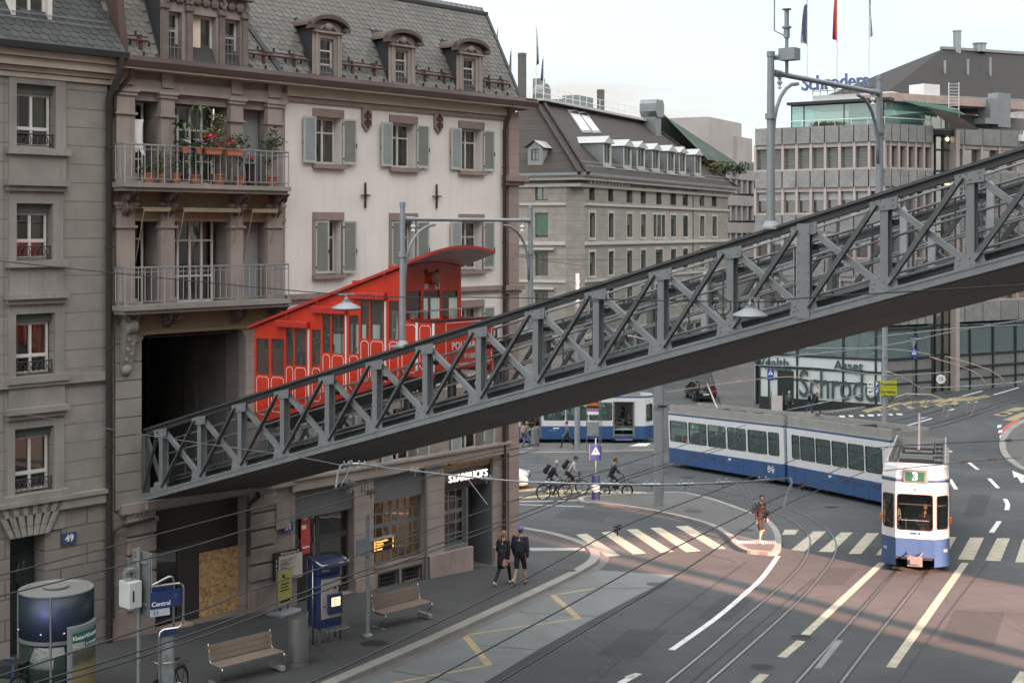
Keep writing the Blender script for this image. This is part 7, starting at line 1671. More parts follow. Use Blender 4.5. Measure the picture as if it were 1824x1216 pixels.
def walk(st=.32,H=1.78,arms=.25,tw=0.0,lean=.03,face=(1,0,0)):
 """striding pose: right foot forward by st"""
 k=H/1.78;a=lambda x,y,z:(x*k,y*k,z*k)
 J=dict(pelvis=a(0,0,.95),chest=a(lean,0,1.27),neck=a(lean*1.5,0,1.49),head=a(lean*1.5+.03,0,1.655),face=face)
 for s,L in((1,'L'),(-1,'R')):
  f=-s*st;J['hip'+L]=a(0,s*.09,.92);J['kn'+L]=a(f*.55+.07,s*.09,.50);back=f<0
  J['an'+L]=a(f-(.08 if back else 0),s*.09,.15 if back and st>.1 else .085);J['to'+L]=a(f+(.06 if back else .15),s*.10,.05 if back and st>.1 else(.04 if st<.1 else .06))
  J['sh'+L]=a(lean,s*.19,1.42);J['el'+L]=a(lean+f*-arms*.5-.03,s*.26,1.14);J['wr'+L]=a(lean-f*arms*1.6+.05,s*.26,.90)
 return J
BLK=cloth('black_cloth',(.012,.013,.017));NAV=cloth('navy_cloth',(.016,.018,.03));DEN=cloth('blue_denim',(.07,.10,.18));GRY=cloth('grey_cloth',(.13,.14,.15));LGR=cloth('pale_grey_cloth',(.38,.37,.37));GRN=cloth('green_cloth',(.07,.10,.08));WSH=cloth('white_shoe',(.6,.56,.52));BSH=cloth('brown_leather',(.15,.065,.035));BRN=cloth('maroon_cloth',(.03,.017,.016));HAB=cloth('brown_hair',(.06,.035,.02));HAL=cloth('fair_hair',(.24,.15,.085));HAD=cloth('dark_hair',(.012,.01,.01))
def pt(x,y,h=.12):p=G(x,y,h);return(p.x,p.y,p.z)
figure('woman with fair ponytail in black coat and white shoes beside the man in blue cap',pt(896,1041),R(62),walk(.34,1.68,.3,face=(.8,-.6,0)),(BLK,BLK,WSH),dict(ch=.125,wa=.14),hair=('pony',HAL),skirt=.2)
figure('man in blue cap, navy hoodie and dark shorts walking away on the pavement',pt(926,1042),R(68),walk(.2,1.84,.35),(NAV,BLK,BSH),dict(ch=.155,wa=.15,sh=.085,el=.065,wr=.048,hip=.105),shorts=True,hair=('cap',cloth('blue_cap',(.10,.16,.36))))
J=walk(.05,1.80,.3,face=(.8,-.6,.0));figure('man with maroon sweater, black shorts and rucksack waiting on the traffic island',pt(1354,967),R(-50),J,(BRN,BLK,WSH),dict(ch=.14),shorts=True,hair=('short',HAD))
def po(px,d=-1.3):w=ML@V((HIT(px,720,ML,(0,d,0),(0,1,0)).x,d,0));return(w.x,w.y,gz(w.x,w.y)+.12)
def rucksack(loc,rz,z,lbl,m,tilt=0):
 t=MB();t.box((-.09,-.15,-.23),(.08,.15,.23));t.box((-.14,-.11,-.2),(-.09,.11,.0));o=t.build('rucksack',m,None,bevel=.04,smooth=True,auto=50);o.location=(loc[0]-math.cos(rz)*z[0],loc[1]-math.sin(rz)*z[0],loc[2]+z[1]);o.rotation_euler=(0,R(tilt),rz);tag(o,lbl,'rucksack')
 s=MB();[s.tube([(.07,y,.2),(.2,y,.17),(.26,y,-.0),(.12,y,-.18)],.016,5)for y in(-.11,.11)];s.build('strap',m,o)
rucksack(pt(1354,967),R(-50),(.21,1.30),'dark grey rucksack on the back of the man on the traffic island',GRY)
figure('man in grey jacket and light jeans standing by the steel bin at the tram stop',pt(937,800,.14),R(35),walk(.22,1.75),(GRY,DEN,WSH),hair=('short',HAL),voxel=.018)
rucksack(pt(937,800,.14),R(35),(.2,1.28),'pink shoulder bag worn by the man at the steel bin',cloth('pink_bag',(.35,.2,.19)))
figure('boy in grey sweatshirt and black trousers striding along the far platform',pt(1011,798,.14),R(180),walk(.42,1.72,.3,face=(1,.2,0)),(GRY,BLK,BSH),hair=('short',HAB),voxel=.018)
figure('man in green sweater standing by the whiteboard outside the glass office',po(1405,-1.2),R(-70),walk(.12,1.78,face=(.8,.5,-.3)),(GRN,NAV,BSH),hair=('short',LGR),voxel=.02)
figure('man in navy jacket strolling under the big letters of the glass office',po(1441,-1.5),R(-25),walk(.25,1.78),(NAV,DEN,BSH),hair=('short',HAB),voxel=.02)
figure('man in black with dark rucksack walking ahead along the glass office',po(1454,-1.8),R(-15),walk(.32,1.75),(BLK,NAV,WSH),hair=('short',HAL),voxel=.02)
rucksack(po(1454,-1.8),R(-15),(.2,1.3),'black rucksack on the man walking ahead along the glass office',BLK)
figure('person in black getting into the dark hatchback',pt(1242,716),R(70),walk(.1,1.72),(BLK,BLK,BLK),hair=('short',HAD),voxel=.02)
M_tyre=cloth('bicycle_tyre',(.012,.012,.012));M_chrome=mat('chrome',(.45,.45,.46),.2,.9,.05)
def bicycle(lbl,loc,rz,wb=1.05,r=.34,fm=None,cargo=False,steer=0,racer=False):
 b=thing('bicycle',loc,rz,lbl,'bicycle');fm=fm or BLK
 for x in(0,wb):
  w=MB();n=28;w.tube([(x+r*math.cos(k*2*math.pi/n),0,r+r*math.sin(k*2*math.pi/n))for k in range(n)],.024 if not cargo else .04,6,True);o=w.build('wheel',M_tyre,b,smooth=True)
  q=MB();q.tube([(x+(r-.03)*math.cos(k*2*math.pi/n),0,r+(r-.03)*math.sin(k*2*math.pi/n))for k in range(n)],.012,5,True)
  for k in range(14):a=k*2*math.pi/14;q.tube([(x,.02*(-1)**k,r),(x+(r-.03)*math.cos(a),0,r+(r-.03)*math.sin(a))],.003,3)
  q.tube([(x,-.05,r),(x,.05,r)],.03 if not cargo or x else .09,8);q.build('rim',M_chrome,o)
 f=MB();bbx,hx=wb*.42,wb-.15;hz=max(.86,2*r+.16);st=(wb*.27,0,.90)
 f.tube([(bbx,0,.28),st],.017,7);f.tube([(bbx,0,.28),(hx,0,hz-.12)],.022,7);f.tube([(hx,0,hz),(wb*.29,0,.80 if not cargo else .6)],.018,7);f.tube([(hx-.015,0,hz+.06),(hx+.04,0,hz-.2)],.02,7)
 for y in(-.05,.05):f.tube([(0,y,r),(bbx,y*.6,.28)],.01,5);f.tube([(0,y,r),(wb*.28,y*.4,.78)],.01,5);f.tube([(wb,y,r),(hx+.04,y*.8,hz-.2)],.013,5)
 f.build('frame',fm,b,smooth=True)
 s=MB();s.prism([(-.17,-.07),(-.12,-.08),(.12,-.015),(.12,.015),(-.12,.08),(-.17,.07)],.91,.96,'xy',Matrix.Translation((st[0],0,0)));s.build('saddle',BLK,b,bevel=.012)
 h=MB();h.tube([(hx-.015,0,hz+.05),(hx-.03,0,hz+.16)],.015,6)
 if racer:h.tube([(hx-.02,-.21,hz+.05),(hx+.08,-.2,hz+.03),(hx+.1,-.2,hz+.14),(hx-.02,-.18,hz+.16),(hx-.02,.18,hz+.16),(hx+.1,.2,hz+.14),(hx+.08,.2,hz+.03),(hx-.02,.21,hz+.05)],.013,6)
 else:h.tube([(hx-.16,-.28,hz+.18),(hx-.06,-.24,hz+.19),(hx-.02,0,hz+.16),(hx-.06,.24,hz+.19),(hx-.16,.28,hz+.18)],.013,6)
 h.build('handlebar',BLK if not steer else M_chrome,b,smooth=True)
 c=MB();c.lathe([(.09,-.005),(.09,.005)],n=16,M=Matrix.Translation((bbx,-.06,.28))@Matrix.Rotation(R(90),4,'X'));c.bar((bbx,-.08,.28),(bbx+.12,-.08,.16),.02,.02);c.bar((bbx,.08,.28),(bbx-.12,.08,.40),.02,.02);c.cbox((bbx+.12,-.13,.16),(.09,.09,.02));c.cbox((bbx-.12,.13,.40),(.09,.09,.02));c.bar((bbx,-.06,.36),(0,-.06,r+.04),.008,.008);c.bar((bbx,-.06,.2),(0,-.06,r-.04),.008,.008);c.build('crank',M_chrome,b)
 if not racer:
  g=MB();g.tube([(r*1.06*math.cos(R(a)),0,r+r*1.1*math.sin(R(a)))for a in range(60,200,20)],.022,4);g.tube([(wb+r*1.06*math.cos(R(a)),0,r+r*1.1*math.sin(R(a)))for a in range(10,150,20)],.022,4);g.build('mudguard',BLK,b)
  k=MB();z=2*r+.06
  for y in(-.07,.07):k.tube([(-.3,y,z),(wb*.26,y,z)],.008,4);k.tube([(-.1,y,z),(0,y,r)],.007,4)
  for x in(-.3,-.1,.1):k.tube([(x,-.07,z),(x,.07,z)],.007,4)
  k.build('rack',BLK,b)
 if cargo:k=MB();k.box((wb-.05,-.2,2*r+.06),(wb+.5,.2,2*r+.1));k.tube([(wb-.1,0,hz-.1),(wb+.45,0,2*r+.08)],.015,5);k.box((wb*.35,-.06,.35),(wb*.62,.06,.62));k.build('front_carrier',BLK,b)
 return b,st,(hx-.1,hz+.18),bbx
def rider(lbl,loc,rz,b,mats_,shorts,hair,lean=.3,rad=None,face=(1,0,0)):
 _,st,hb,bx=b;x0=st[0];J=dict(pelvis=(x0,0,1.03),chest=(x0+lean*.75,0,1.33),neck=(x0+lean*1.15,0,1.53),head=(x0+lean*1.35,0,1.69),face=face)
 for s,L in((1,'L'),(-1,'R')):
  ft=(bx+(.12 if s<0 else-.12),s*.13,.20 if s<0 else .44);J['hip'+L]=(x0+.03,s*.09,.98);k=.62 if s<0 else .72;J['kn'+L]=((x0+ft[0])/2+(.2 if s<0 else .3),s*.12,k);J['an'+L]=(ft[0]-.09,ft[1],ft[2]+.08);J['to'+L]=(ft[0]+.06,ft[1],ft[2]+.04)
  sh=(x0+lean*1.05,s*.18,1.44);wr=(hb[0]-.06,s*.25,hb[1]+.05);J['sh'+L]=sh;J['el'+L]=((sh[0]+wr[0])/2-.06,s*.29,(sh[2]+wr[2])/2-.06);J['wr'+L]=wr
 return figure(lbl,loc,rz,J,mats_,rad,.016,True,shorts,hair)
for(px,py,wb,r,kw,lb,lr,mt,sh,hr_,lean)in((968,889,1.0,.33,{},'black city bicycle under the grey haired rider at the kerb','grey haired cyclist in black jacket, nearest of the group riding past the corner',(BLK,NAV,BSH),False,('short',LGR),.26),(1001,879,.98,.33,dict(racer=True),'black drop bar bicycle under the rider in pale hoodie','cyclist in pale grey hoodie, black shorts and black cap',(LGR,BLK,WSH),True,('cap',BLK),.3),(1077,883,1.08,.25,dict(cargo=True),'small wheeled black cargo bicycle behind the blue sign post','cyclist in black with brown hair riding the small wheeled cargo bicycle',(BLK,NAV,WSH),False,('bun',HAB),.2)):
 p=pt(px,py,0);b=bicycle(lb,p,R(2),wb,r,None,kw.get('cargo',False),0,kw.get('racer',False));rider(lr,p,R(2),b,mt,sh,hr_,lean,face=(1,-.25,0))
 if px<1050:rucksack(p,R(2),(-.17-.02*(px>990),1.42),'black rucksack on the %s'%('grey haired cyclist' if px<990 else 'cyclist in pale hoodie'),BLK,28)
def sit(lbl,loc,rz,mats_,hair,grp):
 J=dict(pelvis=(0,0,.0),chest=(.02,0,.33),neck=(.04,0,.54),head=(.06,0,.70))
 for s,L in((1,'L'),(-1,'R')):J.update({'hip'+L:(.02,s*.09,-.02),'kn'+L:(.42,s*.1,.02),'an'+L:(.40,s*.1,-.38),'to'+L:(.54,s*.1,-.42),'sh'+L:(.02,s*.18,.46),'el'+L:(.05,s*.24,.2),'wr'+L:(.28,s*.14,.12)})
 return figure(lbl,loc,rz,J,mats_,None,.026,True,False,hair,grp,False,seat=True)
base=[sit('seated passenger',(0,0,0),0,m_,h_,None)for m_,h_ in(((GRY,NAV,BSH),('short',HAB)),((BLK,BLK,BSH),('short',HAL)),((BRN,DEN,WSH),('pony',HAD)))]
used=set()
def passenger(i,M,x,y,z,rz,lbl,grp):
 o=base[i%3]
 if i%3 in used:o=copy_tree(o)
 used.add(i%3);w=M@V((x,y,z));o.location=w;t=M.to_3x3()@V((1,0,0));o.rotation_euler=(0,0,math.atan2(t.y,t.x)+rz);tag(o,lbl,'person',grp)
gq='passengers in the rear car of the curving tram'
ORD=('first','second','third','fourth','fifth','sixth','seventh','eighth')
for i,(k,dx,w_)in enumerate(((1,.9,''),(2,.5,''),(3,.5,'one '),(3,1.1,'two '),(4,.4,'one '),(4,1.1,'two '),(5,.4,''))):passenger(i,MA,wr[k][0]+dx,(-.72,-.35)[i%2],1.42,R(180)*(i%3==1),'passenger %sin the %s side window from the tail of the curving tram'%({'':'','one ':'nearer the tail ','two ':'nearer the bellows '}[w_],ORD[k]),gq)
for i,x in enumerate((2.2,4.2,6.4,7.9)):
 if x<LB2-.5:passenger(i+1,MB2,x,-.6,1.42,R(180)*(i%2),'seated passenger behind the %s big window after the bellows of the curving tram'%ORD[i],'passengers in the middle car of the curving tram')
passenger(1,MC,LC-.95,.3,1.32,R(180),'seated passenger with back turned behind the line 3 windscreen',None);passenger(0,MC,LC-1.5,-.75,1.4,0,'passenger behind the left corner window of the line 3 tram',None)
for i,(px,l_)in enumerate(((974,'first in the wide window by the rear door'),(986,'second in the wide window by the rear door'),(992,'third in the wide window by the rear door'),(1000,'last in the wide window by the rear door'),(1014,'under the number 7'),(1043,'under the yellow destination sign'),(1072,'left in the window by the front door'),(1077,'in the middle in the window by the front door'),(1084,'close to the open front door'),(1113,'seen through the open front door'),(935,'seen through the open rear door'))):passenger(i+2,TS,sx7(px),-.6 if px!=1113 else .3,1.40,R(180)*(i%2),'passenger %s of the waiting tram'%l_,'passengers in the line 7 tram')
for i,t in enumerate((.62,1.35)):
 w=BO+BD_*(ta+t)+BN*(1.75+.3*i);passenger(1,Matrix.Translation((w.x,w.y,w.z+car_z0+bot(t)+1.62-BO.z*0))@Matrix.Rotation(BR,4,'Z'),0,0,0,0,'dark clad passenger in the lowest %s compartment of the red funicular car'%('left' if i==0 else 'right'),None)
# ======================= street furniture
FR=Matrix.Rotation(TH,4,'Z')
def slatbench(lbl,p,rz,L=1.9):
 b=thing('bench',p,rz,lbl,'bench','benches on the pavement')
 for k in range(4):q=MB();q.box((-L/2,-.22+k*.115,.43),(L/2,-.22+k*.115+.105,.465));q.build('seat_slat',M_wood,b,bevel=.006)
 for k in range(3):q=MB();q.bar((-L/2,.265+k*.022,.54+k*.125),(L/2,.265+k*.022,.54+k*.125),.03,.115,(0,.17,1));q.build('back_slat',M_wood,b,bevel=.006)
 for s in(-1,1):
  x=s*(L/2-.02);q=MB();q.tube([(x,.33,.88),(x,.27,.55),(x,.23,.46),(x,.18,.42),(x,-.2,.42),(x,-.26,.41),(x,-.27,.37),(x,-.1,.2),(x,-.02,.05)],.02,6);q.build('bench_frame',M_chrome,b,smooth=True)
  q=MB();q.box((x-.05,-.22,0),(x+.05,.28,.06)if s<0 else(x+.06,.3,.11));q.build('bench_foot',M_steel if s<0 else mat('foot_stone',(.3,.28,.26),.8)if 'foot_stone' not in bpy.data.materials else bpy.data.materials['foot_stone'],b,bevel=.01)
p=(G(692,1121,.12)+G(742,1098,.12))/2;slatbench('wooden bench with steel frame beside the departure display pole',(p.x,p.y,gz(p.x,p.y)+.12),TH-R(2),1.75)
p=(G(402,1219,.12)+G(480,1204,.12))/2;p=G(441,1205,.12);slatbench('wooden bench with steel frame left of the steel bin',(p.x,p.y,gz(p.x,p.y)+.12),TH-R(4),1.75)
def bin_(lbl,p,r,h):
 b=thing('litter_bin',p,TH-R(35),lbl,'bin');m=MB();n=28;vs=[]
 for k in range(n):a=2*math.pi*k/n;vs+=[(r*math.cos(a),r*math.sin(a),.12),(r*math.cos(a),r*math.sin(a),h*(.93+.07*math.cos(a)))]
 m.add(vs,[(2*k,(2*k+2)%(2*n),(2*k+3)%(2*n),2*k+1)for k in range(n)]+[tuple(2*k+1 for k in range(n))]);m.build('bin_body',M_bin,b,smooth=True,auto=40);m=MB();m.lathe([(r*1.01,0),(r*1.01,.11)],n=28);m.build('bin_base',M_gfr,b)
 m=MB();m.lathe([(r*1.012,h*.80),(r*1.012,h*.89)],n=8,a0=-28,a1=28);m.lathe([(r*1.012,h*.70),(r*1.012,h*.76)],n=8,a0=-28,a1=28);m.build('bin_mouth',M_black,b,recalc=False);return b
M_bin=mat('brushed_steel',(.36,.36,.36),.35,.85,.12,1.5,40)
p=G(531,1183,.12);bin_('tall round stainless steel bin beside the blue ticket machine',p,.25,1.28);p=G(953,795,.14);bin_('round steel bin at the far tram stop',p,.28,1.3)
p=G(580,1142,.12);tk=thing('ticket_machine',p,TH-R(8),'blue ticket machine with glowing screen under a small steel framed canopy','ticket machine');M_vb=mat('machine_blue',(.022,.038,.125),.4,0,.08);M_mf=mat('machine_front',(.42,.39,.37),.5,0,.06)
m=MB();m.box((-.36,-.22,.42),(.36,.28,1.75));m.box((-.33,-.16,1.75),(.33,.24,2.0));m.build('cabinet',M_vb,tk,bevel=.03);m=MB();m.prism([(-.45,2.0),(.32,2.0),(.32,2.18),(-.25,2.18)],-.38,.38,'yz');m.build('canopy',M_vb,tk,bevel=.02)
m=MB();m.box((-.29,-.245,.66),(.31,-.221,1.68));m.build('front_plate',M_mf,tk,bevel=.01);m=MB();m.box((-.12,-.34,.78),(.30,-.246,1.28));m.box((-.1,-.25,.55),(.3,-.222,.62));m.build('screen_housing',M_vb,tk,bevel=.02);m=MB();m.box((-.04,-.352,.98),(.22,-.341,1.2));q=m.build('screen',emit('warm_screen',(1,.72,.42),1.5),tk)
m=MB();[m.box((-.02,-.356,1.0+i*.05),(.12+.03*(i%2),-.353,1.018+i*.05))for i in range(4)];m.build('screen_line',mat('screen_text',(.5,.25,.1),.6),q);m=MB();m.cbox((.27,-.25,1.38),(.07,.02,.16));m.cbox((.12,-.25,1.42),(.06,.02,.05));m.cbox((-.2,-.25,.98),(.06,.02,.03));m.build('coin_slot',M_black,tk)
m=MB();random.seed(4)
for i in range(14):m.cbox((-.15+random.uniform(-.07,.08),-.247,1.48+random.uniform(-.12,.12)),(.035,.004,.035))
m.build('tariff_map',mat('map_print',(.30,.33,.22),.6),tk);m=MB()
for s in(-1,1):m.tube([(s*.42,.2,0),(s*.42,.2,2.15),(s*.42,.12,2.24),(s*.42,-.45,2.1)],.024,6);m.tube([(s*.42,-.05,0),(s*.42,-.05,2.1)],.024,6)
m.tube([(-.42,-.45,2.1),(.42,-.45,2.1)],.024,6);m.build('steel_frame',M_chrome,tk,smooth=True);m=MB()
for i in range(9):x=-.3+i*.085;m.tube([(x,-.2,.44),(x,-.48,.40)],.01,4)
m.tube([(-.33,-.48,.40),(.42,-.48,.40)],.012,5);m.box((-.2,.0,0),(-.14,.06,.42));m.box((.14,.0,0),(.2,.06,.42));m.build('bag_shelf',M_steel,tk);text('lettering','Tickets',.09,M_wht,tk,(-.1,-.17,1.88),ext=.003);text('lettering','ZVV',.07,M_vb,tk,(.2,-.248,1.62),ext=.002)
p=G(655,1133,.12);dp=thing('departure_display',p,TH,'grey pole with an orange lit departure board above the far bench','display');m=MB();m.tube([(0,0,0),(0,0,3.2)],.055,10);m.lathe([(.13,0),(.13,.05),(.06,.09)],n=12);m.build('pole',M_gant,dp,smooth=True,auto=40)
m=MB();m.box((-.05,-.1,2.16),(.92,.1,2.52));m.box((-.3,-.12,2.16),(-.055,.12,2.56));db_=m.build('display_case',M_gant,dp,bevel=.015);m=MB();m.box((.08,-.106,2.19),(.89,-.101,2.49));m.build('display_panel',M_black,db_);M_amb=emit('amber_text',(1,.42,.08),2.2)
for i,(a,b)in enumerate((('31 Hermetschloo',"1'"),('33 Tiefenbr.',"4'"),('31 Hegibach',"7'"),('33 Triemli',"9'"))):text('display_text',a,.072,M_amb,db_,(.12,-.109,2.455-i*.068),ext=.001,align='LEFT',bold=.002);text('display_text',b,.072,M_amb,db_,(.82,-.109,2.455-i*.068),ext=.001,bold=.002)
kc=P(100,1046,31.0);kz=gz(kc.x,kc.y)+.12;kh=kc.z-kz;kk=thing('glass_kiosk',(kc.x,kc.y,kz),0,'round frosted glass kiosk with a violet lamp and a green landscape poster','kiosk');rk=.79
def frosted():
 t=NT('frosted_glass');t.N.remove(t.b);a=t.n('ShaderNodeBsdfTranslucent');a.inputs[0].default_value=(.09,.115,.11,1);d=t.n('ShaderNodeBsdfDiffuse');d.inputs[0].default_value=(.04,.058,.055,1);g=t.n('ShaderNodeBsdfGlossy');g.inputs['Roughness'].default_value=.3;g.inputs[0].default_value=(.7,.8,.8,1)
 m=t.n('ShaderNodeMixShader');m.inputs[0].default_value=.45;t.l(a.outputs[0],m.inputs[1]);t.l(d.outputs[0],m.inputs[2]);k=t.n('ShaderNodeMixShader');k.inputs[0].default_value=.03;t.l(m.outputs[0],k.inputs[1]);t.l(g.outputs[0],k.inputs[2]);t.l(k.outputs[0],t.out.inputs[0]);return t.m
M_fro=frosted();M_clr=glass('kiosk_clear_glass',(.30,.42,.39),.02,.02,.45,(.03,.05,.045))
m=MB();m.lathe([(rk,kh-1.02),(rk,kh-.03)],n=40);m.build('frosted_band',M_fro,kk,smooth=True);m=MB();m.lathe([(rk*.99,.1),(rk*.99,kh-1.05)],n=40);m.build('clear_glass',M_clr,kk,smooth=True);m=MB();m.lathe([(rk+.01,kh-.03),(rk+.01,kh),(rk*.86,kh+.005),(rk*.84,kh-.02),(.35,kh+.0),(.0,kh+.02)],n=40);m.lathe([(.28,kh+.03),(.28,kh+.06),(0,kh+.07)],n=24);m.build('kiosk_roof',mat('kiosk_roof_grey',(.22,.23,.22),.5,.2,.12),kk,smooth=True,auto=40)
m=MB();m.lathe([(rk+.012,kh-1.06),(rk+.012,kh-.98)],n=40);m.lathe([(rk+.02,0),(rk+.02,.12)],n=40);[m.box((rk*math.cos(R(a))-.02,rk*math.sin(R(a))-.02,.1),(rk*math.cos(R(a))+.02,rk*math.sin(R(a))+.02,kh-.03))for a in(-80,20,110,200)];m.build('kiosk_frame',M_gfr,kk)
m=MB();[m.sphere(((rk+.01)*math.cos(R(a)),(rk+.01)*math.sin(R(a)),kh-.82),.035,8,5)for a in(-150,-95,-60,-20)];m.build('glass_fixing',M_chrome,kk);m=MB();m.sphere((.02,-.62,kh-.38),.05,10,8);m.build('violet_lamp',emit('violet_bulb',(.34,.30,1),45),kk);m=MB();m.box((-.3,-.1,.1),(.3,.4,1.9));m.tube([(0,0,.1),(0,0,kh-.1)],.08,8);m.build('kiosk_core',M_gfr,kk)
pa0,pa1=-52,6;rp=rk+.06
m=MB();m.lathe([(rp,.15),(rp,1.62)],n=14,a0=pa0,a1=pa1);m.lathe([(rp-.05,.12),(rp+.012,.12),(rp+.012,.15)],n=14,a0=pa0-4,a1=pa1+4);m.lathe([(rp+.012,1.62),(rp+.012,1.72),(rp-.06,1.72)],n=14,a0=pa0-4,a1=pa1+4);m.lathe([(rp+.01,.12),(rp+.01,1.72)],n=2,a0=pa0-5,a1=pa0);m.lathe([(rp+.01,.12),(rp+.01,1.72)],n=2,a0=pa1,a1=pa1+5);pf_=m.build('poster_frame',M_gant,kk,smooth=True,auto=40,recalc=False)
def poster():
 t=NT('landscape_poster');co=t.pos();s=t.n('ShaderNodeSeparateXYZ');t.l(co,s.inputs[0]);n=t.noise(t.map(co,(3,3,6)),3,6,.7);z=t.math('ADD',s.outputs[2],t.math('MULTIPLY',t.math('SUBTRACT',n,.5),.25))
 c=t.ramp(t.math('DIVIDE',z,1.7),[(.10,(.03,.09,.06)),(.2,(.26,.2,.08)),(.48,(.30,.25,.12)),(.56,(.06,.07,.05)),(.68,(.10,.11,.10)),(.74,(.5,.52,.5))]);return t.set(t.mix(t.math('MULTIPLY',n,.6),c,(.06,.06,.04)),.5)
m=MB();m.lathe([(rp+.006,.2),(rp+.006,1.58)],n=14,a0=pa0+3,a1=pa1-2);m.build('poster',poster(),pf_,recalc=False);m=MB();m.lathe([(rp+.009,1.36),(rp+.009,1.58)],n=14,a0=pa0+3,a1=pa1-2);m.lathe([(rp+.0085,1.24),(rp+.0085,1.36)],n=14,a0=pa0+24,a1=pa1-2);m.build('poster_heading',mat('poster_green',(.015,.12,.085),.5),pf_,recalc=False)
def arc_text(s,z,size,a0,step):
 for i,ch in enumerate(s):
  if ch!=' ':a=R(a0+i*step);text('poster_letter',ch,size,M_wht,pf_,None,M=Matrix.Translation(((rp+.012)*math.cos(a),(rp+.012)*math.sin(a),z))@Matrix.Rotation(a+R(90),4,'Z')@Matrix.Rotation(R(90),4,'X'),ext=.001,bold=.003)
arc_text('Kleine Weltwunder',1.46,.125,pa0+6,3.0);arc_text('in 19 Schweizer',1.29,.075,pa0+27,1.85)
p=G(247,1262,.12);sm_=thing('sign_mast',p,TH,'galvanised mast carrying a white box and the back of a road sign','sign mast');H=P(247,975,p.y).z-p.z;m=MB();m.tube([(0,0,0),(0,0,H)],.045,9);m.build('pole',M_steel,sm_,smooth=True,auto=40)
m=MB();m.box((.06,-.32,H-1.45),(.09,.34,H-.1));m.build('sign_back',M_gfr,sm_,bevel=.02);m=MB();m.tube([(.10,-.33,H-1.46),(.10,.35,H-1.46),(.10,.35,H-.09),(.10,-.33,H-.09)],.014,5,True);[m.bar((.04,-.25,H-z),(.04,.25,H-z),.03,.05)for z in(.3,1.2)];m.build('sign_rim',M_steel,sm_)
m=MB();m.box((-.36,-.2,H-1.22),(-.05,.2,H-.66));wb_=m.build('white_box',mat('white_box_paint',(.5,.53,.51),.5),sm_,bevel=.015);m=MB();m.box((-.28,-.205,H-1.08),(-.24,-.201,H-.84));m.build('box_slot',M_black,wb_);m=MB();m.tube([(-.15,0,H-.66),(-.15,0,H-.42)],.03,6);m.box((-.32,-.1,H-.46),(-.12,.08,H-.40));m.box((-.36,-.06,H-.6),(-.24,.06,H-.46));m.build('camera',M_steel,wb_)
p=G(294,1262,.12);sp=thing('stop_sign',p,TH-R(18),'steel hoop bus stop sign with a blue name plate and a map case','stop sign');H=P(290,1040,p.y).z-p.z;m=MB();r_=.026
m.tube([(.28,-.05,H-.95),(.36,-.05,H-.9),(.38,-.05,H-.8),(.38,-.05,H-.1),(.34,-.05,H-.02),(.27,-.05,H),(-.32,-.05,H)],r_,7);m.tube([(.28,-.05,H-.95),(-.05,-.05,H-.95),(-.12,-.05,H-1.0),(-.14,-.05,H-1.1),(-.14,-.05,0)],r_,7);m.tube([(-.32,.12,H-.05),(.12,.12,H+.12),(.2,.12,H+.1),(.22,.12,H),(.22,.12,0)],r_,7);m.build('steel_hoop',M_chrome,sp,smooth=True)
m=MB();m.box((-.32,-.02,H-.5),(.34,.02,H-.14));m.box((-.3,.06,H-.2),(.2,.09,H-.02));m.build('name_plate',M_vb,sp);text('stop_name','Central',.135,M_wht,sp,(-.30,-.024,H-.40),ext=.002,align='LEFT',bold=.002);m=MB();m.box((-.32,-.015,H-.66),(.1,.015,H-.505));m.build('line_plate',mat('pale_plate',(.45,.46,.55),.5),sp);text('line_number','31',.13,M_vb,sp,(-.2,-.02,H-.585),ext=.002)
m=MB();m.lathe([(.05,0),(.05,.004),(.001,.004)],n=12,M=Matrix.Translation((.22,-.021,H-.26))@Matrix.Rotation(R(90),4,'X'));m.build('emblem',M_tb,sp);m=MB();m.box((-.12,-.0,.35),(.2,.04,1.6));mc=m.build('map_case',M_gfr,sp);m=MB();m.box((-.14,-.06,1.6),(.24,.1,1.68));m.build('case_top',M_vb,mc)
m=MB();m.box((-.09,-.006,.42),(.17,-.001,1.54));m.build('map_sheet',mat('map_paper',(.24,.27,.27),.6,0,.5,7,14),mc)
p=G(506,1094,.12);ab=thing('advert_board',p,TH+R(8),'yellow green swing board on a grey plastic foot beside the stone pier','advert board');m=MB();m.box((-.42,-.3,0),(.42,.3,.14));m.build('board_foot',M_gant,ab,bevel=.05);m=MB();m.box((-.3,-.03,.28),(.3,.03,1.28));q=m.build('board_frame',M_steel,ab,bevel=.01);m=MB();m.box((-.27,-.036,.32),(.27,-.031,1.24));m.build('board_face',mat('poster_yellow',(.40,.38,.09),.5,0,.06),q);m=MB();[m.tube([(s*.16,0,.12),(s*.16,0,.3)],.025,6)for s in(-1,1)];m.build('board_spring',M_black,ab)
m=MB()
for i in range(3):m.box((-.18,-.04,.86-i*.09),(.18-.04*(i%2),-.037,.90-i*.09))
m.sphere((-.06,-.04,1.1),(.06,.004,.06),8,5);m.box((-.05,-.04,.98),(.16,-.037,1.04));m.box((-.2,-.04,.36),(.22,-.037,.44));m.build('board_print',M_black,q)
p=V(po(1384,-.8))-V((0,0,.0));wbd=thing('white_board',p,R(-30),'white sandwich board standing at the glass office door','sandwich board');m=MB();m.box((-.42,-.03,.15),(.42,.0,1.35));m.build('board_face',mat('pale_board',(.5,.44,.42),.7),wbd);m=MB();[m.bar((s*.44,0,0),(s*.44,0,1.6),.05,.05,(0,1,0))for s in(-1,1)];m.build('board_leg',M_wood,wbd)
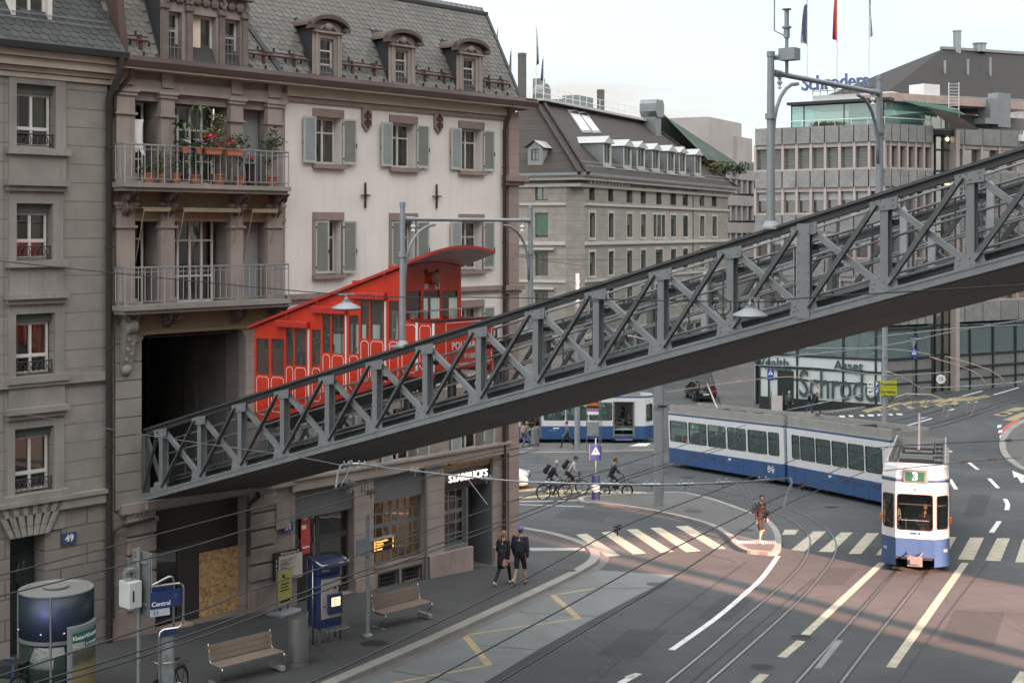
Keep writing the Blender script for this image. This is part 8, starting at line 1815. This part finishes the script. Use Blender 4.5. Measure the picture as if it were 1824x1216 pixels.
def pole(lbl,px,pyb,pyt,r,taper=.75,h=0):
 p=G(px,pyb,h);H=P(px,pyt,p.y).z-p.z;o=thing('catenary_mast',p,0,lbl,'mast','round catenary masts');m=MB();m.tube([(0,0,0),(0,0,H*.5),(0,0,H)],[r,r*.92,r*taper],16);m.build('mast_tube',M_gant,o,smooth=True,auto=40);m=MB();[m.tube([(0,0,H*k),(0,0,H*k+.12)],r*1.12,14)for k in(.45,.72,.95)];m.tube([(r*1.0,0,.3),(r*.95,0,H*.8)],.025,5);m.build('mast_collar',M_steel,o,smooth=True,auto=40);return o,H
pA,HA=pole('thick grey catenary mast on the traffic island behind the long tram',1173,899,515,.215,.7,.12)
m=MB();m.box((-.75,-.1,HA*.62),(-.2,.1,HA*.62+.62));m.box((-.2,-.06,HA*.65),(.1,.06,HA*.7));m.build('sign_case',M_gant,pA,bevel=.02);m=MB();m.cbox((.15,-.2,HA*.46),(.4,.1,.1));m.build('clamp',M_black,pA)
m=MB();zt_=HA*.74;m.tube([(-2.6,0,zt_+.55),(-1.2,0,zt_+.4),(-.4,0,zt_+.2),(0,0,zt_-.1)],.05,6);m.tube([(0,0,zt_+.3),(1.2,-.3,zt_+.15),(2.2,-.6,zt_-.1)],.04,6);m.build('bracket_arm',M_steel,pA,smooth=True)
pole('grey catenary mast standing in front of the line 7 tram',1028,800,487,.17,.8,.14)
pB,HB=pole('grey catenary mast carrying the yellow parking signs',1576,772,470,.2,.8)
zs_=P(1568,690,pB.location.y).z-pB.location.z
for i,(tx,dz)in enumerate((('Hauptbahnhof',.25),('City Parking',-.25))):
 m=MB();m.box((-1.25,-.32,zs_+dz-.23),(.72,-.26,zs_+dz+.23));q=m.build('parking_sign',mat('sign_yellow',(.42,.42,.02),.5,0,.05)if i==0 else bpy.data.materials['sign_yellow'],pB);m=MB();m.box((-1.23,-.326,zs_+dz-.21),(-.8,-.321,zs_+dz+.21));m.build('arrow_field',M_wht,q);m=MB();m.box((-.79,-.326,zs_+dz-.2),(-.42,-.321,zs_+dz+.2));m.build('parking_field',mat('sign_blue',(.03,.07,.30),.5)if 'sign_blue' not in bpy.data.materials else bpy.data.materials['sign_blue'],q);text('lettering','P',.36,M_wht,q,(-.605,-.33,zs_+dz),ext=.002,bold=.008);text('lettering',tx,.25,M_black,q,(-.36,-.33,zs_+dz),ext=.002,align='LEFT',bold=.004,sx=.78)
 m=MB();z=zs_+dz;m.bar((-1.16,-.33,z),(-.86,-.33,z),.05,.004,(0,1,0));m.prism([(-1.18,z),(-1.05,z+.1),(-1.05,z-.1)],-.332,-.328);m.build('arrow',M_black,q)
m=MB();[m.cbox((0,-.25,zs_+d_),(.12,.12,.1))for d_ in(.3,-.2)];m.build('sign_clamp',M_steel,pB)
M_sb=bpy.data.materials['sign_blue']
def crossing(lbl,px,pyb,pyt,pys0,pys1,rz,wpx,base=False,h=.12):
 p=V(po(px,-1.6))if px==1372 else G(px,pyb,h);H=P(px,pyt,p.y).z-p.z;o=thing('crossing_sign',p,rz,lbl,'road sign','blue pedestrian crossing signs');z0=P(px,pys1,p.y).z-p.z;z1=P(px,pys0,p.y).z-p.z;w=wpx*p.y/F;m=MB();m.tube([(0,0,0),(0,0,max(H,z1))],.035,7);m.build('pole',M_steel,o,smooth=True);m=MB();m.box((-w/2,-.08,z0),(w/2,-.04,z1));q=m.build('sign_plate',M_sb,o,bevel=.01);zc=z1-w*.5;m=MB();m.prism([(-w*.4,zc-w*.34),(w*.4,zc-w*.34),(0,zc+w*.36)],-.088,-.082);t=m.build('white_triangle',M_wht,q)
 m=MB();k=w*.2;m.sphere((.0,-.092,zc+k*.55),(k*.16,.004,k*.16),7,5);m.bar((0,-.092,zc+k*.4),(-k*.05,-.092,zc-k*.4),k*.3,.004,(0,1,0))
 for a,b in(((-.05,-.4),(-.45,-1.3)),((-.05,-.4),(.4,-1.3)),((0,.3),(.4,-.25)),((0,.3),(-.4,-.2))):m.bar((k*a[0],-.092,zc+k*a[1]),(k*b[0],-.092,zc+k*b[1]),k*.16,.004,(0,1,0))
 m.build('walker_symbol',M_black,t)
 if base:
  for i,mm in enumerate((M_vb,M_wht,M_vb)):m=MB();m.lathe([(.19,i*.38),(.19,i*.38+.37)],n=16);m.build('bollard_ring',mm,o,smooth=True,auto=40)
  m=MB();m.box((w/2+.0,-.12,z0),(w/2+.04,.05,z1));m.box((-w/2-.04,-.12,z0),(-w/2,.05,z1));m.build('sign_case',M_steel,o)
 return o
crossing('blue crossing sign on a blue and white bollard beside the cyclists',1061,889,780,792,819,0,20,True);crossing('blue crossing sign on a thin pole by the glass office door',1372,725,655,657,677,R(8),12);o=crossing('blue crossing sign under a street name plate at the office wall',1627,703,602,621,640,R(12),12)
p=o.location;z=P(1629,602,p.y).z-p.z;m=MB();m.box((-.35,-.05,z-.1),(.42,-.02,z+.12));q=m.build('street_name_plate',M_vb,o);text('street_name','Bahnhofplatz' if False else 'Stampfenb.str.',.13,M_wht,q,(.03,-.054,z),ext=.002,sx=.8);m=MB();m.prism([(-.3,z-.2),(.3,z-.2),(0,z-.75)],-.03,.0);m.build('give_way_back',M_steel,o)
p=G(1056,803,.14);tt=thing('stop_totem',p,0,'steel framed tram stop totem with coloured line plates in front of the line 7 tram','stop sign');H=P(1056,705,p.y).z-p.z;sx_=p.y/F;m=MB()
for x in(-11,11):m.tube([(x*sx_,0,0),(x*sx_,0,H)],.03,6)
m.tube([(-11*sx_,0,H),(11*sx_,0,H)],.03,6);m.tube([(15*sx_,.2,0),(15*sx_,.2,H)],.03,6);m.build('steel_frame',M_chrome,tt)
for nm,y0,y1,mm in(('name_plate',709,717,M_vb),('line_plate',717,722,M_org),('line_plate',722.5,727,M_black),('line_plate',727.5,732,mat('pink_plate',(.38,.16,.25),.5)),('timetable',733,738,M_wht),('map_sheet',751,776,bpy.data.materials['map_paper'])):m=MB();m.box((-10*sx_,-.02,P(0,y1,p.y).z-p.z),(10*sx_,.02,P(0,y0,p.y).z-p.z));m.build(nm,mm,tt)
text('stop_name','Central',.16,M_wht,tt,(-.05,-.024,P(0,713,p.y).z-p.z),ext=.002)
def lamp(lbl,px,py,Y,w):
 c=P(px,py,Y);r=w/2*Y/F;o=thing('street_lamp',c,0,lbl,'street lamp','lamps hanging from the span wire');m=MB();m.lathe([(r,-.0),(r*.96,.03),(r*.5,.10),(.09,.14),(.09,.17)],n=28);m.lathe([(r*.97,.0),(r*.9,-.03),(r*.3,-.05),(0,-.05)],n=28);m.build('lamp_shade',M_gant,o,smooth=True,auto=50);m=MB();m.tube([(0,0,.15),(0,0,.30)],.03,6);m.bar((-.17,0,.31),(.17,0,.31),.06,.03);m.sphere((0,0,.2),.05,8,5);m.build('lamp_hanger',M_steel,o)
 m=MB();n=14
 for s in((1,)if px<1000 else(-1,)):m.tube([(s*.48+.14*math.cos(k*2*math.pi/n),0,.16+.14*math.sin(k*2*math.pi/n))for k in range(n)],.011,4,True)
 m.build('cable_loop',M_black,o)
lamp('flat disc street lamp hanging in front of the red funicular car',617,549,31,53);lamp('flat disc street lamp hanging in front of the bridge truss',1336,562,25,62)
p=P(1676,675,66);o=thing('round_sign',p,0,'round white sign with number 12 hanging from wires above the tram','sign');m=MB();m.lathe([(.22,-.012),(.22,.012)],n=24,M=Matrix.Rotation(R(90),4,'X'));m.build('sign_disc',M_wht,o);text('number','12',.22,M_black,o,(0,-.018,0),ext=.002,bold=.004);m=MB();[m.tube([(s*.19,0,.1),(s*.19,0,.45)],.015,5)for s in(-1,1)];m.build('sign_hanger',M_steel,o)
p=G(320,1243,.12);bicycle('dark bicycle with chrome handlebar parked at the stop hoop',p,TH+R(205),1.05,.34,BLK,steer=1)
p=G(30,1262,.12);bicycle('black bicycle parked left of the glass kiosk',p,TH+R(20),1.05,.34,BLK,steer=1)
m=MB();m.box((-.25,-.2,0),(.25,.2,.34));o=m.build('bicycle_bag',BLK,None,bevel=.05);o.location=G(22,1252,.12)+V((0,-.1,.62));tag(o,'black pannier bag on the bicycle left of the kiosk','bag');q=MB();q.tube([(-.1,-.1,.34),(-.1,-.1,.42),(.1,-.1,.42),(.1,-.1,.34)],.015,5);q.box((.1,-.215,.02),(.15,-.201,.3));q.build('handle',M_tb,o)
# ======================= overhead wires
M_wire=mat('wire_dark',(.035,.038,.038),.5,.5,.1);M_wirel=mat('wire_bright',(.26,.28,.29),.4,.7,.1);M_wirep=mat('wire_copper',(.38,.27,.22),.4,.6,.1)
def wire(lbl,pts,r,m=None,ins=(),n=5,sag=0.0):
 pts=crom(pts,n);o_=pts[0].copy();q=MB();N=len(pts)
 pp=[p-o_-V((0,0,sag*math.sin(math.pi*i/(N-1))))for i,p in enumerate(pts)];q.tube(pp,r,5);o=q.build('overhead_wire',m or M_wire,None,smooth=True);o.location=o_;tag(o,lbl,'wire','overhead wires above the street')
 if ins:
  q=MB()
  for t in ins:
   k=min(int(t*(N-1)),N-2);c=pp[k].lerp(pp[k+1],t*(N-1)-k);d=(pp[k+1]-pp[k]).normalized();q.tube([c-d*.14,c+d*.14],r+.013,6)
   for e in(-.07,.07):q.sphere(c+d*e+V((0,0,.05)),(.04,.04,.02)if m is None or m is M_wire else(.022,.022,.018),8,4)
   q.tube([c,c+V((0,0,-.09))],.012,4)
  q.build('insulator',M_black if m is None else m,o)
 return o
def hg(l,h):return[G(x,y,h)for x,y in l]
wire('thin span wire holding both disc lamps across the street',[P(-60,458,33),P(200,486,32.5),P(617,525,31),P(900,530,28.4),P(1336,537,25),P(1440,530,24.4),P(1900,502,22)],.012,M_wire,(.33,.72))
wire('pale span wire sloping down from the grey house past the truss foot',[P(-40,722,33.6),P(245,772,31),P(508,810,27.5),P(612,829,25.7)],.01,M_wirel,(.38,))
for i,(l,h,a,b)in enumerate((([(-60,1039),(180,978),(440,909),(607,869),(760,831),(960,790)],5.8,'upper trolley wire passing above the kiosk roof towards the shop sign',(.62,)),([(-60,1076),(273,992),(440,943),(607,893),(730,858),(960,800)],5.8,'second trolley wire passing just over the kiosk roof',(.7,)),([(-60,1223),(353,1087),(440,1054),(607,999),(921,889),(1216,793),(1330,756)],5.6,'trolley wire crossing the lower storefronts and ending over the cyclists',()),([(60,1216),(340,1129),(607,1030),(921,918),(1055,868),(1300,790)],5.6,'upper wire of the close pair over the ticket machine',()),([(60,1228),(340,1140),(607,1040),(921,926),(1062,872),(1310,792)],5.6,'lower wire of the close pair over the ticket machine',()),([(520,1226),(608,1190),(908,1045),(1088,948),(1168,914),(1290,868),(1429,813)],5.6,'tram wire rising from the near bench to the traffic island mast',(.52,)),([(720,1236),(1000,1085),(1216,968),(1504,830),(1585,795)],5.6,'tram wire above the bus bay passing the waiting man',(.66,)),([(860,1231),(1040,1124),(1216,1017),(1396,900),(1540,840)],5.6,'lowest tram wire running above the curved white road line',(.7,)))):
 wire(a,hg(l,h),.0085,M_wire,b)
o=wire('thick beaded pale curve rail for trolley wires before the shop fronts',hg([(607,829),(640,826),(700,834),(912,856),(1100,862),(1216,862),(1330,857),(1408,851)],5.8),.015,M_wirel,(.06,.12,.16,.24,.32,.40,.48,.56,.64,.72,.8,.9))
q=MB();l0=o.location
q.tube([G(607,829,5.8)-l0,G(602,840,5.8)-l0,G(598,868,5.75)-l0],.02,6);q.tube([G(1408,851,5.8)-l0,G(1411,858,5.75)-l0,G(1400,885,5.6)-l0,G(1396,902,5.6)-l0],.02,6)
for a,b in(((1310,858),(1345,902)),((1322,858),(1350,900)),((830,848),(868,898)),((625,830),(607,866))):q.tube([G(*a,5.8)-l0,G(*b,5.6)-l0],.007,4)
q.build('wire_hanger',M_wirel,o)
far=[('copper wire bundle from the island mast towards the glass office',[(1180,700),(1290,683),(1420,671),(1466,697)],M_wirep,(.4,.9)),('long pale wire under the bridge to the right edge',[(1350,640),(1560,618),(1700,590),(1830,568)],M_wirel,(.2,.5,.8)),('lower pale wire along the panelled office front',[(1330,618),(1450,620),(1590,622),(1660,632)],M_wirel,(.3,.6)),('copper crossing wire ending above the zebra on the right',[(1655,635),(1735,662),(1760,692)],M_wirep,(.1,.75)),('copper crossing wire right of the first one',[(1683,634),(1765,660),(1797,689)],M_wirep,(.1,.7)),('wire from the parking sign mast to the tram roof',[(1576,662),(1600,668),(1650,697)],M_wirep,(.2,)),('thin wire across the glass pane with the word lettering',[(1340,650),(1460,655),(1576,668),(1700,662)],M_wirel,(.3,)),('thin wire climbing from the long tram to the parking sign mast',[(1400,730),(1470,716),(1540,700),(1600,672)],M_wirel,(.3,.6)),('wire along the far road edge at right',[(1640,690),(1720,688),(1830,679)],M_wirel,(.5,.9)),('thin wire just below the bridge soffit at right',[(1560,600),(1700,585),(1830,578)],M_wirel,())]
for lb,l,m_,ins in far:wire(lb,[P(x,y,78-.01*(x-1200))for x,y in l],.024,m_,ins)
wire('dark wire crossing behind the line 3 tram to the right island',[P(1560,797,52),P(1687,789,50),P(1830,783,48)],.014,M_wire,(.85,));wire('dark wire with two insulators right of the line 3 tram',[P(1575,838,44),P(1692,825,43),P(1830,813,42)],.014,M_wire,(.6,.75))
q=MB();l0=o.location
for x,y in((1689,720),(1732,717),(1577,726)):
 a,b,c,d=(P(x+e,y+f,70)-l0 for e,f in((-6,0),(7,-1),(-1,21),(-10,22)));q.tube([a,b,c,d],.022,5,True);[q.sphere(k,(.1,.1,.05),7,4)for k in(a,b)]
q.build('wire_hanger',M_wirep,o)
wire('thin facade tie wires beside the beige house corner',[P(918,452,48),P(1010,470,70),P(1100,478,90)],.014,M_wire);wire('second facade tie wire under the first at the beige house',[P(905,455,48),P(1000,462,60),P(1180,462,85)],.014,M_wire)
# ======================= plants
def leaf_mat(n,c):
 t=NT(n);g=t.n('ShaderNodeNewGeometry');r=t.ramp(g.outputs['Random Per Island'],[(0,mul(c,.5)),(.6,c),(1,mul(c,1.8))]);return t.set(r,.6)
M_lf=[leaf_mat('leaf_green',(.045,.075,.03)),leaf_mat('leaf_olive',(.085,.095,.03)),leaf_mat('leaf_dark',(.025,.05,.028))]
M_fl={'red':mat('petal_red',(.5,.015,.03),.6),'white':mat('petal_white',(.65,.62,.62),.6),'purple':mat('petal_purple',(.25,.13,.32),.6)};M_pot=mat('terracotta',(.36,.135,.08),.8,0,.2,3)
def leaves(n,c,rad,size,rnd,wide=.5):
 m=MB()
 for _ in range(n):
  d=V((rnd.gauss(0,1),rnd.gauss(0,1),rnd.gauss(0,1))).normalized()*(rnd.random()**.5);p=V(c)+V((d.x*rad[0],d.y*rad[1],d.z*rad[2]));a=V((rnd.uniform(-1,1),rnd.uniform(-1,1),rnd.uniform(-.6,.6))).normalized();b=a.orthogonal().normalized();b.rotate(Matrix.Rotation(rnd.uniform(0,6.3),3,a));s=size*rnd.uniform(.6,1.4)
  m.quad(p,p+a*s*.5+b*s*wide*.5,p+a*s,p+a*s*.5-b*s*wide*.5)
 return m
def potplant(lbl,px,fol,pw=.15,ph=.26,d=.45,leafm=0,seed=1,z=None,box=None,flowers=(),pm=None):
 u=FU(px,d);zz=ZBAL[0]if z is None else z;w=FR@V((u,-d,0));o=thing('potted_plant',(C_FA.x+w.x,C_FA.y+w.y,ZB+zz),TH,lbl,'potted plant','plants on the upper balcony');rnd=random.Random(seed);m=MB()
 if box:m.prism([(-box/2+.02,0),(box/2-.02,0),(box/2,ph),(-box/2,ph)],-.09,.09);m.box((-box/2-.015,-.105,ph-.03),(box/2+.015,.105,ph+.004))
 else:m.lathe([(pw*.72,0),(pw*.95,ph-.04),(pw*1.08,ph-.04),(pw*1.08,ph),(0,ph)],n=16)
 m.build('pot',pm or M_pot,o,smooth=True,auto=35);f=MB();st=MB()
 for(dx,dz,rx,rz_,n,s)in fol:
  f.join(leaves(n,(dx,0,ph+dz),(rx,min(rx,.3),rz_),s,rnd));st.tube([(0,0,ph-.05),(dx*.4,.02,ph+dz*.4),(dx,0,ph+dz)],[.012,.008,.004],5)
 f.build('foliage',M_lf[leafm],o,recalc=False);st.build('stem',M_wood,o)
 for c_,dx,dz,rx,n in flowers:leaves(n,(dx,-.06,ph+dz),(rx,.1,.07),.06,rnd,.9).build('blossom',M_fl[c_],o,recalc=False)
potplant('wide terracotta pot with a low green bush at the left of the upper balcony',265,[(0,.12,.25,.16,140,.09)],.17,seed=2);potplant('pot with a tall yellow green column plant by the left pier',288,[(-.05,.25,.17,.3,200,.07),(.0,.6,.15,.28,150,.07)],.12,.22,leafm=1,seed=3);potplant('orange pot with a loose rambling shrub behind the railing bars',314,[(.05,.3,.3,.35,180,.08),(.15,.75,.25,.25,110,.08)],.13,.28,leafm=2,seed=4)
potplant('terracotta pot with a tall palm reaching to the door top',348,[(0,.35,.25,.25,110,.09)],.18,.26,seed=5);o=[c for c in bpy.data.objects if c.get('label','').startswith('terracotta pot with a tall palm')][0];q=MB();rnd=random.Random(8)
for cx_,cz_ in((.1,2.0),(-.42,1.5)):
 q.tube([(0,0,.3),(cx_*.5,.05,cz_*.6),(cx_,0,cz_)],.016,5)
 for k in range(16):
  a=k*.9;L=rnd.uniform(.32,.5);p0=V((cx_,0,cz_));p1=p0+V((math.cos(a)*L*.6,math.sin(a)*L*.4,.12));p2=p0+V((math.cos(a)*L,math.sin(a)*L*.7,-.18));w=V((-math.sin(a)*.035,math.cos(a)*.035,.02));q.quad(p0,p1+w,p2,p1-w)
q.build('palm_frond',M_lf[0],o,recalc=False)
potplant('large terracotta pot with a big olive green bush in mid balcony',388,[(-.1,.5,.35,.3,240,.08),(-.15,1.05,.4,.4,420,.08),(-.05,1.5,.3,.2,160,.08)],.21,.3,leafm=1,seed=6);potplant('small orange pot with a leafy shrub right of the flower boxes',426,[(-.05,.5,.2,.3,120,.08),(.0,.95,.38,.28,260,.09)],.14,.26,seed=7);potplant('dark red stacked pots with a small red flowered plant',446,[(0,.12,.14,.1,60,.07)],.15,.62,seed=8,pm=BRN,flowers=(('red',0,.2,.08,14),));potplant('big terracotta pot with an airy young tree at the right end',484,[(-.1,.4,.2,.2,90,.09),(-.1,.85,.28,.2,120,.1),(.18,1.0,.3,.18,120,.1),(.05,1.25,.2,.15,60,.1)],.2,.3,seed=9)
zr=ZBAL[0]+.80
for px,bx,cl,lb,fl,sd in((330,.22,0,'small pot of white flowers hung on the balcony rail',(('white',0,.16,.12,26),),11),(354,.22,0,'small pot of white and purple flowers hung on the balcony rail',(('white',-.06,.2,.08,16),('purple',.06,.14,.12,26)),12),(378,.52,2,'long rail box full of bright red geraniums',(('red',-.08,.3,.2,60),('purple',.02,.26,.12,16),('red',.18,.1,.08,22)),13),(415,.52,0,'long rail box with few red flowers at its left end',(('red',-.2,.2,.09,22),('red',-.06,.18,.07,18),('white',.2,.12,.04,8)),14)):potplant(lb,px,[(0,.1,bx*.55,.13,130,.07)],.1,.17,.86,cl,sd,zr,bx if bx>.3 else None,fl)
q=MB();vs=[]
for j in range(9):
 for i in range(7):vs.append((i*.05-.05*math.sin(j*.5),.03*math.sin(i*2.2),-j*.1-.05*abs(i-2)*(j/8)))
q.add(vs,[(j*7+i,j*7+i+1,(j+1)*7+i+1,(j+1)*7+i)for j in range(8)for i in range(6)]);o=q.build('towel',M_wht,None,smooth=True,recalc=False);w=FR@V((FU(241,.1),-.06,0));o.location=(C_FA.x+w.x,C_FA.y+w.y,ZB+FZ(241,212,.1));o.rotation_euler=(0,0,TH);tag(o,'white towel hanging beside the left balcony door','towel')
def bush(lbl,c,rad,n,s,lm,sd,grp=None):
 rnd=random.Random(sd);m=MB()
 for k in range(5):m.join(leaves(n//5,(rnd.uniform(-.5,.5)*rad[0],rnd.uniform(-.4,.4)*rad[1],rad[2]*rnd.uniform(.7,1.1)),(rad[0]*.6,rad[1]*.6,rad[2]*.75),s,rnd))
 o=m.build('bush',M_lf[lm],None,recalc=False);o.location=c;tag(o,lbl,'bush',grp);t=MB();t.tube([(0,0,0),(.03,.02,rad[2])],[.05,.02],5);t.build('stem',M_wood,o)
for i,px in enumerate((1449,1468,1486)):w=ML@V((along(px,ML,222),.75,0));bush('%s clipped round bush before the roof pavilion glass'%('left','middle','right')[i],(w.x,w.y,zs(222)-.25),(.75,.6,.45),500,.14,1,20+i)
for i,px in enumerate((1268,1290,1316)):w=HIT(px,312,FO,(0,-2.6,0),(0,1,0));w=FO@w;bush('%s shrub on the terrace under the green copper roof'%('olive','grey green','thin dark')[i],(w.x,w.y,w.z),(1.5,1,1.0),500,.28,(1,0,2)[i],30+i)
# ======================= unseen blocks added behind the viewer to shadow the square
DT=SUN_TR;QN=V((-DT.y,DT.x,0))*-1
def block(lbl,q0,q1,s,h,dp):
 o=QN*((q0+q1)/2)-DT*s;b=thing('sun_blocker',(o.x,o.y,gz(o.x,o.y)-2),math.atan2(QN.y,QN.x),lbl,'building');w=q1-q0;hs=[]
 x=-w/2+1.2
 while x<w/2-2.2 and w>5:
  hs+=[(x,x+1.2,z,z+1.9)for z in range(8,int(h)-3,4)];x+=3.2
 m=MB();m.box((-w/2,-dp,0),(w/2,-.4,h));m.wall(-w/2,w/2,0,h,hs,.0,-.3);m.quad((-w/2,-.4,h),(w/2,-.4,h),(w/2,0,h),(-w/2,0,h));m.quad((-w/2,-.4,0),(-w/2,0,0),(-w/2,0,h),(-w/2,-.4,h));m.quad((w/2,-.4,0),(w/2,0,0),(w/2,0,h),(w/2,-.4,h));m.build('wall',M_bpl,b)
 if hs:m=MB();[m.quad((a,-.3,c),(b2_,-.3,c),(b2_,-.3,d),(a,-.3,d))for a,b2_,c,d in hs];m.build('window',M_bglass,b,recalc=False)
BQ=28.3
block('broad unseen block added behind the viewer to shade the street facades',-10,BQ,12,43,12);block('unseen shading block added behind the viewer right of the sunlit gap',36.8,62,12,38,12);block('tall unseen block added farthest right to shade the far buildings',62.1,175,12,96,12);block('slim unseen upright added in the gap to cast a dark band',BQ+.8,BQ+1.5,14,43,3)  # unseen shapes added to shade the square and leave one sunlit strip
o=QN*((BQ+36.8)/2)-DT*14;b=thing('sun_blocker',(o.x,o.y,24.2),math.atan2(QN.y,QN.x),'high unseen slab added across the gap to shade the far street','building');m=MB();m.box((-4.0,-3,0),(4.0,0,26));m.build('wall',M_bpl,b);m=MB()  # unseen slab added over the gap, ends the sunlit strip
for k in range(3):m.box((-3+k*2.2,.02,2),(-1.6+k*2.2,.06,4))
m.build('window',M_bglass,b)
# ======================= every separate piece becomes a part of its own
def split_parts(o,tol=.06,most=100):
 me=o.data;n=len(me.vertices)
 if me.users>1 or n>60000 or n==0:return
 par=list(range(n))
 def fd(a):
  while par[a]!=a:par[a]=par[par[a]];a=par[a]
  return a
 for p in me.polygons:
  vs=list(p.vertices);r=fd(vs[0])
  for v in vs[1:]:par[fd(v)]=r
 sh=SL if o.parent==br else 0;bb={}
 for v in me.vertices:
  c=(v.co.x,v.co.y,v.co.z-sh*v.co.x);r=fd(v.index);b=bb.get(r)
  if b is None:bb[r]=[*c,*c]
  else:
   for i in range(3):b[i]=min(b[i],c[i]);b[i+3]=max(b[i+3],c[i])
 ks=list(bb);N=len(ks)
 if N<2 or N>900:return
 g=list(range(N))
 def f2(a):
  while g[a]!=a:g[a]=g[g[a]];a=g[a]
  return a
 for i in range(N):
  A=bb[ks[i]]
  for j in range(i+1,N):
   B=bb[ks[j]]
   if A[0]-tol<=B[3]and B[0]-tol<=A[3]and A[1]-tol<=B[4]and B[1]-tol<=A[4]and A[2]-tol<=B[5]and B[2]-tol<=A[5]:g[f2(i)]=f2(j)
 cl={k:f2(i)for i,k in enumerate(ks)};ids=sorted(set(cl.values()))
 if not 1<len(ids)<=most:return
 fs={c:[]for c in ids}
 for p in me.polygons:fs[cl[fd(p.vertices[0])]].append(p.index)
 nm=o.name.split('.')[0]
 for c in ids[1:]+ids[:1]:
  mp_={};vs=[];F_=[];mi=[];sm=[]
  for k in fs[c]:
   p=me.polygons[k];q=[]
   for v in p.vertices:
    if v not in mp_:mp_[v]=len(vs);vs.append(me.vertices[v].co.copy())
    q.append(mp_[v])
   F_.append(q);mi.append(p.material_index);sm.append(p.use_smooth)
  m2=bpy.data.meshes.new(nm);m2.from_pydata(vs,[],F_)
  for m_ in me.materials:m2.materials.append(m_)
  m2.polygons.foreach_set('material_index',mi);m2.polygons.foreach_set('use_smooth',sm)
  if any(sm):m2.set_sharp_from_angle(angle=R(40))
  if c==ids[0]:o.data=m2
  else:
   d=bpy.data.objects.new(nm,m2);col.objects.link(d);d.parent=o.parent;d.matrix_basis=o.matrix_basis.copy()
NOSPLIT=set('foliage blossom crown palm_frond petal roof_slate louvre_blind board_line board_print tariff_map curtain room pane window_rubber rim hair body wheel screen_line iron_grille stone_panel wall_anchor safety_mesh text display_text lettering number gusset_plate post diagonal window_mullion window_band railing roof window roof_boarding crank map_sheet city_crest walker_symbol bolt_mark emblem iron_lily fleet_number shutter sill lintel frame rack ornament hood'.split())
for o in list(col.objects):
 if o.type=='MESH' and o.parent and o.name.split('.')[0]not in NOSPLIT and not o.name.startswith(('shop_name','poster','house_number','stop_name','street_name','board_','window_lettering','roof_lettering','destination','line_number')):split_parts(o)
for o in list(TMP.collection.objects):TMP.collection.objects.unlink(o)
bpy.data.scenes.remove(TMP)
